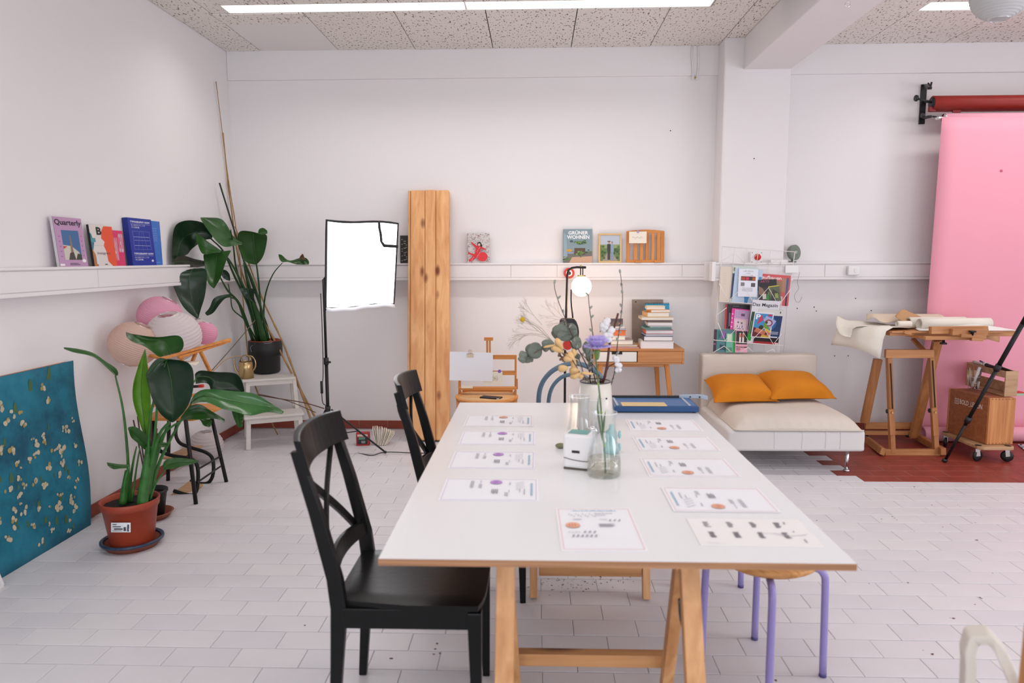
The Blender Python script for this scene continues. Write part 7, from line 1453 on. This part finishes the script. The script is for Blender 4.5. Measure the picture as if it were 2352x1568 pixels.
# tilted top beams
ez(1400, 258, 2272, 262, yn - .02, yn + .12, .034, .05, 'top_beam', BEECHX); ez(1395, 245, 1690, 298, yn + .22, yn - .1, .022, .06, 'side_beam', BEECHX)
ez(1655, 292, 2080, 292, yn - .12, yn - .10, .026, .03, 'lower_beam', BEECHX); ez(1695, 238, 2090, 232, yn - .10, yn - .10, .05, .04, 'ledge', BEECHX); ez(1845, 250, 2095, 250, yn - .15, yn - .15, .045, .03, 'clamp_block', BEECHX)
ez(1905, 275, 2080, 280, yn - .17, yn - .17, .024, .03, 'clamp_block', BEECHX); ez(1980, 300, 2060, 303, yn - .17, yn - .17, .022, .03, 'clamp_block', BEECHX); ez(1510, 250, 1560, 262, yn - .06, yn - .06, .02, .03, 'clamp_block', BEECHX)
for (x, y, s) in ((1992, 245, .02), (1788, 332, .02)):
    c_ = L(*qz(x, y), yn - .18 if y < 300 else yn - .1); MB().lathe([(s * 1.2, -.004), (s * 1.2, .006), (s * .5, .010), (s * .4, .03)], c_, 8, M=None if y > 300 else Euler((PI, 0, 0)).to_matrix()).build('clamp_knob', BLACKPL, ea, world=True)
p = [L(*qz(1400, 232), yn + .0), L(*qz(2180, 236), yn + .1), L(*qz(2230, 225), yn + .55), L(*qz(1420, 212), yn + .55)]
zt_ = min(v.z for v in p); 
m = MB(); x0, x1 = L(*qz(1400, 235), yn + .0).x, L(*qz(2200, 235), yn + .1).x; zb = L(*qz(1500, 240), yn).z
m.b2((x0, yn - .06, zb - .012), (x1, yn + .40, zb)).build('drawing_board', BEECHX, ea, world=True, bevel=.002)
# paper goods on it
def roll(name, label, a, b, r, m_, turns=2.4, th=.0012, cat='paper roll', flat=False):
    t = thing(name, label, cat, (a + b) / 2, group=None); ax = (b - a).normalized(); e1 = ax.orthogonal().normalized(); e1 = Vector((0, 0, 1)) - ax * ax.z; e1.normalize(); e2 = ax.cross(e1); R = []; n = int(26 * turns)
    for i in range(n + 1):
        q_ = 2 * PI * turns * i / n; rr_ = r * (1 - .22 * i / n); o_ = (e1 * math.cos(q_) + e2 * math.sin(q_)) * rr_; R.append([a.lerp(b, k / 4) + o_ for k in range(5)])
    MB().grid(R).build('paper', m_, t, world=True, solid=th); return t
z0 = zb
r = .042; a = L(*qz(1618, 190), yn + .02); a.z = z0 + r + .003; b = L(*qz(2110, 190), yn + .06); b.z = z0 + r + .003
roll('paper_roll', 'front roll of raw cream paper lying on the easel top', a, b, r, KRAFTL)
a2 = a + Vector((-.03, .095, 0)); b2 = b + Vector((-.12, .10, 0)); roll('paper_roll', 'second roll of raw paper just behind the front one on the easel top', a2, b2, .042, KRAFTL)
m = MB(); R = []
for i in range(13):
    u = i / 12; R.append([Vector((x0 + .20 + (x1 + .03 - x0 - .2) * k / 12, yn - .05 + .06 * u, z0 + .003 + .045 * u ** 1.6 * math.sin(PI * min(1, (k + 1) / 13)) + .001)) for k in range(13)])
sh1 = thing('paper_sheet', 'large thin white sheet curling from under the front roll', 'paper', (x0 + .4, yn, z0)); m.grid(R).build('sheet', mat('translucent_white_paper', (.76, .74, .71, 1), .8), sh1, world=True, solid=.0006)
def drape(name, label, rows_, m_, cat='paper', th=.0012, dens=14):
    P_ = [resample([L(*qz(x, y), d) for x, y, d in r_], dens) for r_ in rows_]; cols = [resample([P_[j][i] for j in range(len(P_))], 14) for i in range(dens)]; c_ = sum((v for c in cols for v in c), Vector()) / (14 * dens)
    t = thing(name, label, cat, c_); MB().grid(cols).build('sheet', m_, t, world=True, solid=th); return t
CLOTHM = mat('raw_canvas', (.74, .70, .62, 1), .95, bump=.3, bscale=200)
drape('canvas_sheet', 'raw canvas sheet draping over the left end of the easel top', [[(1095, 195, yn + .40), (1300, 196, yn + .42), (1480, 196, yn + .42), (1620, 200, yn + .42)], [(1050, 205, yn + .2), (1250, 213, yn + .15), (1420, 213, yn + .1), (1560, 222, yn + .08)], [(1040, 230, yn + .16), (1245, 222, yn + .02), (1330, 222, yn - .04), (1395, 236, yn - .04)], [(1000, 340, yn + .2), (1105, 352, yn + .1), (1230, 385, yn - .02), (1345, 440, yn - .06)]], CLOTHM)
drape('canvas_sheet', 'stiff raw canvas curling up with a frayed edge at the far left of the easel', [[(1045, 132, yn + .3), (1110, 165, yn + .3), (1175, 170, yn + .3), (1330, 185, yn + .3)], [(1035, 190, yn + .18), (1085, 180, yn + .22), (1150, 198, yn + .22), (1400, 198, yn + .22)], [(1050, 240, yn + .10), (1110, 255, yn + .08), (1160, 210, yn + .1), (1420, 208, yn + .12)], [(1070, 270, yn + .02), (1140, 285, yn + .0), (1175, 215, yn + .04), (1440, 214, yn + .06)]], CLOTHM)
drape('paper_sheet', 'folded sheets of tan paper stacked at the back of the easel top', [[(1248, 172, yn + .24), (1255, 130, yn + .30), (1300, 124, yn + .36), (1760, 124, yn + .42)], [(1300, 150, yn + .18), (1310, 128, yn + .24), (1420, 128, yn + .30), (1790, 140, yn + .34)], [(1350, 180, yn + .12), (1400, 186, yn + .16), (1470, 178, yn + .2), (1800, 165, yn + .26)]], mat('tan_paper', (.66, .55, .43, 1), .85))
drape('brown_card', 'crumpled brown kraft paper standing up behind the rolls', [[(1450, 138, yn + .18), (1500, 92, yn + .22), (1550, 108, yn + .24), (1640, 148, yn + .26)], [(1460, 150, yn + .14), (1530, 150, yn + .15), (1580, 160, yn + .16), (1630, 152, yn + .2)], [(1500, 172, yn + .1), (1560, 190, yn + .1), (1600, 185, yn + .12), (1640, 160, yn + .16)]], KRAFT)
a = L(*qz(1462, 196), yn + .03); b = L(*qz(1560, 196), yn + .03); roll('paper_roll', 'short thin roll of cream paper at the left of the larger rolls', a + Vector((0, 0, .0)), b, .024, KRAFTL, 1.6)
drape('brown_card', 'brown card hanging down at the right end of the easel top', [[(1990, 232, yn + .22), (2080, 236, yn + .24), (2180, 246, yn + .26)], [(2000, 262, yn + .20), (2090, 270, yn + .22), (2182, 280, yn + .24)], [(2020, 285, yn + .18), (2100, 302, yn + .20), (2180, 322, yn + .22)]], KRAFT)
# ------------------------------------------------------------------ dolly, crate, caddy
qd = lambda x, y: (2080 + x / 5.2279, 780 + y / 5.2279)
zd = .115
F1 = W(*qd(890, 1290), z=zd); F2 = W(*qd(1335, 1290), z=zd); F0 = W(*qd(405, 1090), z=zd)
t = thing('dolly', 'wooden furniture dolly on black castors carrying the brown crate', 'dolly', (F1 + F2 + F0) / 3); dl = t
t.location.z = 0; ORG[t.name] = Vector(t.location)
ax = (F2 - F1); bx_ = (F0 - F1); ax = Vector((ax.x, ax.y, 0)); bx_ = Vector((bx_.x, bx_.y, 0))
def dp(u, v, z): p = F1 + ax * u + bx_ * v; return Vector((p.x, p.y, z))
pl = [(.0, .06), (.12, 0), (.92, 0), (1, .06), (1, .94), (.92, 1), (.12, 1), (0, .94)]
m = MB(); n = 8; m.add([dp(u, v, zd - .022) for u, v in pl] + [dp(u, v, zd) for u, v in pl], [tuple(range(n))[::-1], tuple(range(n, 16))] + [(i, (i + 1) % n, n + (i + 1) % n, n + i) for i in range(n)]); m.build('platform', BIRCH, t, world=True, bevel=.003)
for (u, v) in ((.08, .1), (.86, .08), (.08, .9), (.9, .9)):
    c_ = dp(u, v, 0); MB().lathe([(.014, -.010), (.036, -.010), (.040, -.004), (.040, .004), (.036, .010), (.014, .010)], c_ + Vector((.0, 0, .0405)), 24, M=(Matrix.Rotation(u * 3 + v, 3, 'Z') @ Euler((PI / 2, 0, 0)).to_matrix())).build('castor_wheel', BLACKPL, t, world=True)
    MB().bar(c_ + Vector((.012, .012, .093)), c_ + Vector((.012, .014, .04)), .03, .004, up=(0, 1, 0)).bar(c_ + Vector((-.01, -.012, .093)), c_ + Vector((-.004, -.015, .04)), .03, .004, up=(0, 1, 0)).build('castor_fork', mat('zinc', (.55, .54, .52, 1), .35, metal=.9), t, world=True)
    MB().lathe([(.022, 0), (.022, .0015)], dp(u * .8 + .1, v * .86 + .07, zd + .0003) if 0 else c_ + Vector((0, 0, zd + .0004)), 16).build('castor_cap', BLACKPL, t, world=True)
G1 = W(*qd(975, 1258), z=zd + .003); G2 = W(*qd(1285, 1255), z=zd + .003); G0 = W(*qd(485, 1100), z=zd + .003); hz = W(*qd(1018, 690), y=G1.y).z - zd
ax2 = Vector((G2.x - G1.x, G2.y - G1.y, 0)); bx2 = Vector((G0.x - G1.x, G0.y - G1.y, 0)); hz = .375
hz = W(*qd(1010, 695), x=G1.x).z - zd if 0 else hz
for _k in range(60):
    if PX((G1.x, G1.y, zd + hz))[1] > qd(1010, 695)[1]: hz += .004
    else: break
for _k in range(60):
    if PX((G1.x, G1.y, zd + hz))[1] < qd(1010, 695)[1]: hz -= .004
    else: break
t = thing('wooden_crate', 'reddish plywood crate with white lettering standing on the dolly', 'crate', Vector((G1.x, G1.y, zd + .003)), math.atan2(ax2.y, ax2.x) * 0)
def gp(u, v, z): return Vector((G1.x, G1.y, 0)) + ax2 * u + bx2 * v + Vector((0, 0, z))
def quadbox(u0, v0, u1, v1, z0, z1, nm, m_, par, gp=gp, bev=.0015):
    m = MB(); P_ = [gp(u0, v0, z0), gp(u1, v0, z0), gp(u1, v1, z0), gp(u0, v1, z0)]; Q = [gp(u0, v0, z1), gp(u1, v0, z1), gp(u1, v1, z1), gp(u0, v1, z1)]
    m.add(P_ + Q, [(3, 2, 1, 0), (4, 5, 6, 7), (0, 1, 5, 4), (1, 2, 6, 5), (2, 3, 7, 6), (3, 0, 4, 7)]); return m.build(nm, m_, par, world=True, bevel=bev)
zb_, zt2 = zd + .003, zd + hz; fu = .015 / ax2.length; fv = .015 / bx2.length
quadbox(0, fv, fu, 1 - fv, zb_, zt2, 'side_panel', BOXW, t); quadbox(1 - fu, fv, 1, 1 - fv, zb_, zt2, 'side_panel', BOXW, t); quadbox(0, 0, 1, fv, zb_, zt2, 'end_panel', BOXE, t); quadbox(0, 1 - fv, 1, 1, zb_, zt2, 'end_panel', BOXE, t)
quadbox(fu, fv, 1 - fu, 1 - fv, zt2 - .014, zt2 - .001, 'lid', BOXW, t); quadbox(fu, fv, 1 - fu, 1 - fv, zb_, zb_ + .012, 'bottom', BOXW, t)
m = MB()
for k in range(7):
    for zz in (zb_ + .004, zt2 - .012):
        a = gp(.06 + .13 * k, -.003, zz); b = gp(.12 + .13 * k, -.003, zz + .008); m.add([a, gp(.12 + .13 * k, -.003, zz), b, gp(.06 + .13 * k, -.003, zz + .008)], [(0, 1, 2, 3)])
m.build('finger_joints', BOXW, t, world=True)
# lettering on the long left face: x runs from the far end (v=1) to the near end (v=0)
exx = (-bx2).normalized(); ezz = Vector((0, 0, 1)); eyy = ezz; en = exx.cross(eyy); Lb = bx2.length
if en.dot(Vector((-1, -1, 0))) < 0: pass
M = Matrix((exx.to_4d(), eyy.to_4d(), en.to_4d(), (0, 0, 0, 1))).transposed()
o0 = Vector((0, 0, 0)) + Vector((bx2.x, bx2.y, 0)) - Vector((0, 0, 0))
for r_ in range(3): M[r_][3] = (o0 + en * .0004)[r_]
for k in range(3): M[3][k] = 0
M[3][3] = 1
hh = zt2 - zb_; text(t, 'lettering', 'BOLD_LEMON', M, (.30 * Lb, .70 * hh, .84 * Lb, .82 * hh), mat('white_lettering', (.78, .74, .70, 1), .6), .01)
k = MB(); k.M = M; 
def fr_(x0, y0, x1, y1, w, z=.001):
    for a in ((x0, y0, x1, y0 + w), (x0, y1 - w, x1, y1), (x0, y0, x0 + w, y1), (x1 - w, y0, x1, y1)): k.add([(a[0], a[1], z), (a[2], a[1], z), (a[2], a[3], z), (a[0], a[3], z)], [(0, 1, 2, 3)])
fr_(.175 * Lb, .70 * hh, .275 * Lb, .82 * hh, .004); fr_(.205 * Lb, .735 * hh, .245 * Lb, .785 * hh, .003); k.build('emblem', mat('white_lettering', (.78, .74, .70, 1), .6), t)
# tool caddy on the crate
zc2 = zt2 + .0005
C1 = W(*qd(1185, 684), z=zc2); C2 = W(*qd(1335, 680), z=zc2); C0 = W(*qd(716, 545), z=zc2)
a3 = Vector((C2.x - C1.x, C2.y - C1.y, 0)); b3 = Vector((C0.x - C1.x, C0.y - C1.y, 0)); b3 = b3 * (.42 / b3.length) if b3.length > .5 else b3
def cp_(u, v, z): return Vector((C1.x, C1.y, 0)) + a3 * u + b3 * v + Vector((0, 0, z))
hc = .24
for _k in range(80):
    if PX(cp_(0, 0, zc2 + hc))[1] > qd(1190, 380)[1]: hc += .003
for _k in range(80):
    if PX(cp_(0, 0, zc2 + hc))[1] < qd(1190, 380)[1]: hc -= .003
t = thing('tool_caddy', 'birch plywood art caddy with an open front standing on the crate', 'caddy', C1)
g = .012 / b3.length; gu = .010 / a3.length
quadbox(0, 0, 1, g, zc2, zc2 + hc, 'end_panel', BIRCH, t, cp_); quadbox(0, 1 - g, 1, 1, zc2, zc2 + hc, 'end_panel', BIRCH, t, cp_)
quadbox(0, g, gu, 1 - g, zc2 + hc * .74, zc2 + hc * .98, 'front_rail', BIRCH, t, cp_); quadbox(1 - gu, g, 1, 1 - g, zc2 + hc * .74, zc2 + hc * .98, 'back_rail', BIRCH, t, cp_); quadbox(gu, g, 1 - gu, 1 - g, zc2 + hc * .72, zc2 + hc * .75, 'tray_floor', BIRCH, t, cp_)
quadbox(0, g, 1, 1 - g, zc2, zc2 + .012, 'base', BIRCH, t, cp_); quadbox(1 - gu, g, 1, 1 - g, zc2 + .012, zc2 + hc * .45, 'lower_back_rail', BIRCH, t, cp_)
rq = random.Random(17); zz = zc2 + hc * .75
for k, (lab, col, r_, v0, v1, dz0, dz1) in enumerate([('fat black brush with a white cap on top of the caddy', '#17151a', .014, .55, .12, .055, .03), ('white-capped tube lying at the back end of the caddy', '#c8c4c0', .012, .92, .72, .05, .05), ('yellow marker among the brushes in the caddy', '#c8a828', .009, .85, .6, .045, .04), ('black brush handle along the front of the caddy tray', '#201c20', .010, .8, .45, .05, .045), ('dark brown brush near the right end of the caddy', '#2a1c1c', .009, .40, .06, .05, .04), ('blue pen behind the yellow marker in the caddy', '#2c4a8c', .006, .9, .7, .06, .04)]):
    u = .2 + .12 * k; a = cp_(u, v0, zz + dz0); b = cp_(u + .05, v1, zz + dz1); o = thing('brush' if 'brush' in lab else 'marker', lab, 'art tool', (a + b) / 2)
    MB().tube([a, a.lerp(b, .3), b], [r_ * 1.0, r_, r_ * .7], 10).build('handle', ink(col), o, world=True)
    if k == 0: MB().tube([a + (a - b) * .12, a + (a - b) * .01], r_ * 1.1, 12).build('cap', WHITEP, o, world=True)
# plastic cup with pens in front of it
cpos = W(*qd(825, 612), z=zc2); vessel('plastic_cup', 'clear plastic cup of pens in front of the art caddy', 'cup', Vector((cpos.x, cpos.y + .02, zc2)), [(.030, 0), (.032, .004), (.042, .105)], .0015)
for k, (lab, x0_, y0_, x1_, y1_, r_, col) in enumerate([('thick white pen leaning right in the plastic cup', 800, 560, 890, 330, .011, '#ddd8da'), ('grey pen beside the thick white one in the plastic cup', 850, 590, 915, 350, .006, '#5a5c60'), ('thin brush leaning left in the plastic cup', 790, 600, 770, 340, .003, '#b8b0a8'), ('wooden brush in the middle of the plastic cup', 810, 600, 815, 310, .004, '#8a5a3a'), ('short white tube at the right of the plastic cup', 860, 610, 880, 500, .008, '#d8d4d4')]):
    d_ = cpos.y + .01; a = L(*qd(x0_, y0_), d_ + .01); b = L(*qd(x1_, y1_), d_ + .0); a.z = max(a.z, zc2 + .008); o = thing('pen', lab, 'pen', a); MB().tube([a, b], r_, 10).build('barrel', ink(col), o, world=True); MB().tube([b, b + (b - a) * .03], r_ * .6, 8).build('tip', ink('#8a8688'), o, world=True)
o = thing('red_tray', 'red and pale green flat box edge sticking out behind the caddy', 'box', cp_(1.1, .05, zc2 + .0)); 
MB().box((.03, .02, .012), (.10, .08, .016)).build('tray', mat('pale_green_tray', '#a9bca4', .5), o); MB().box((.02, .02, .024), (.07, .06, .007)).build('red_sheet', mat('red_plastic', '#c8281c', .4), o)
# black tripod leg crossing in front
A = W(2170, 1058, z=.012); B = L(2352 - 4, 744, 4.72); C = B + (B - A) * .55
t = thing('tripod_stand', 'black telescopic stand leg slanting across the crate, cut by the right edge', 'stand', A); 
MB().tube([A, A.lerp(B, .30)], .010, 10).build('lower_tube', BLACKM, t, world=True); MB().tube([A.lerp(B, .28), A.lerp(B, .72)], .0125, 10).build('middle_tube', BLACKM, t, world=True); MB().tube([A.lerp(B, .70), B], .015, 10).tube([B, C], .015, 10).build('upper_tube', BLACKM, t, world=True)
for f_ in (.37 - .07, .68): p = A.lerp(B, f_); q_ = A.lerp(B, f_ + .04); MB().tube([p, q_], .020, 10).build('joint', BLACKPL, t, world=True)
MB().ball(A + Vector((0, 0, .004)), .016, (1.3, 1, 1), 12).build('foot', BLACKPL, t, world=True)
hub = C; MB().tube([hub, Vector((hub.x + .0, hub.y, .3))], .014, 10).build('column', BLACKM, t, world=True); MB().lathe([(.03, -.03), (.03, .04)], hub, 16).build('hub', BLACKPL, t, world=True)
for e in (Vector((hub.x + .45, hub.y - .5, .012)), Vector((hub.x + .5, hub.y + .42, .012))): MB().tube([hub, e], .013, 10).build('leg', BLACKM, t, world=True)
# rug
def rugmat():
    m = mat('patterned_rug', (.7, .68, .68, 1), .95); nt = m.node_tree; N = nt.nodes; K = nt.links; b = N['Principled BSDF']; tc = N.new('ShaderNodeTexCoord'); mp = N.new('ShaderNodeMapping'); mp.inputs['Rotation'].default_value = (0, 0, .8); K.new(tc.outputs['Object'], mp.inputs[0])
    w = N.new('ShaderNodeTexWave'); w.inputs['Scale'].default_value = 11; w.bands_direction = 'X'; K.new(mp.outputs[0], w.inputs[0]); ck = N.new('ShaderNodeTexChecker'); ck.inputs['Scale'].default_value = 14; K.new(mp.outputs[0], ck.inputs[0])
    w2 = N.new('ShaderNodeTexWave'); w2.inputs['Scale'].default_value = 11; w2.bands_direction = 'Y'; K.new(mp.outputs[0], w2.inputs[0])
    mx = N.new('ShaderNodeMix'); mx.data_type = 'FLOAT'; K.new(ck.outputs['Fac'], mx.inputs[0]); K.new(w.outputs['Fac'], mx.inputs[2]); K.new(w2.outputs['Fac'], mx.inputs[3])
    r = N.new('ShaderNodeValToRGB'); r.color_ramp.interpolation = 'CONSTANT'; e = r.color_ramp.elements; e[0].position = 0; e[0].color = lin('#2a2a4a'); e[1].position = .42; e[1].color = lin('#c4c0c8'); K.new(mx.outputs[0], r.inputs[0]); K.new(r.outputs[0], b.inputs['Base Color']); return m
r0 = W(2255, 993, z=.004); r1 = W(2352, 1053, z=.004); dr_ = Vector((r1.x - r0.x, r1.y - r0.y, 0)).normalized()
r0 = W(2318, 1030, z=.004) - dr_ * .62; pr = Vector((-dr_.y, dr_.x, 0)); pr = pr if pr.x > 0 else -pr
t = thing('rug', 'flat white and navy patterned rug at the right edge on the red tiles', 'rug', r0); A_ = [r0, r0 + dr_ * 1.5, r0 + dr_ * 1.5 + pr * 1.1, r0 + pr * 1.1]; A_ = [Vector((min(v.x, RX1 - .05), min(v.y, 5.52), .0015)) for v in A_]
m = MB(); m.add(A_ + [v + Vector((0, 0, .007)) for v in A_], [(0, 1, 2, 3), (7, 6, 5, 4), (0, 4, 5, 1), (1, 5, 6, 2), (2, 6, 7, 3), (3, 7, 4, 0)]); m.build('rug', rugmat(), t, world=True)
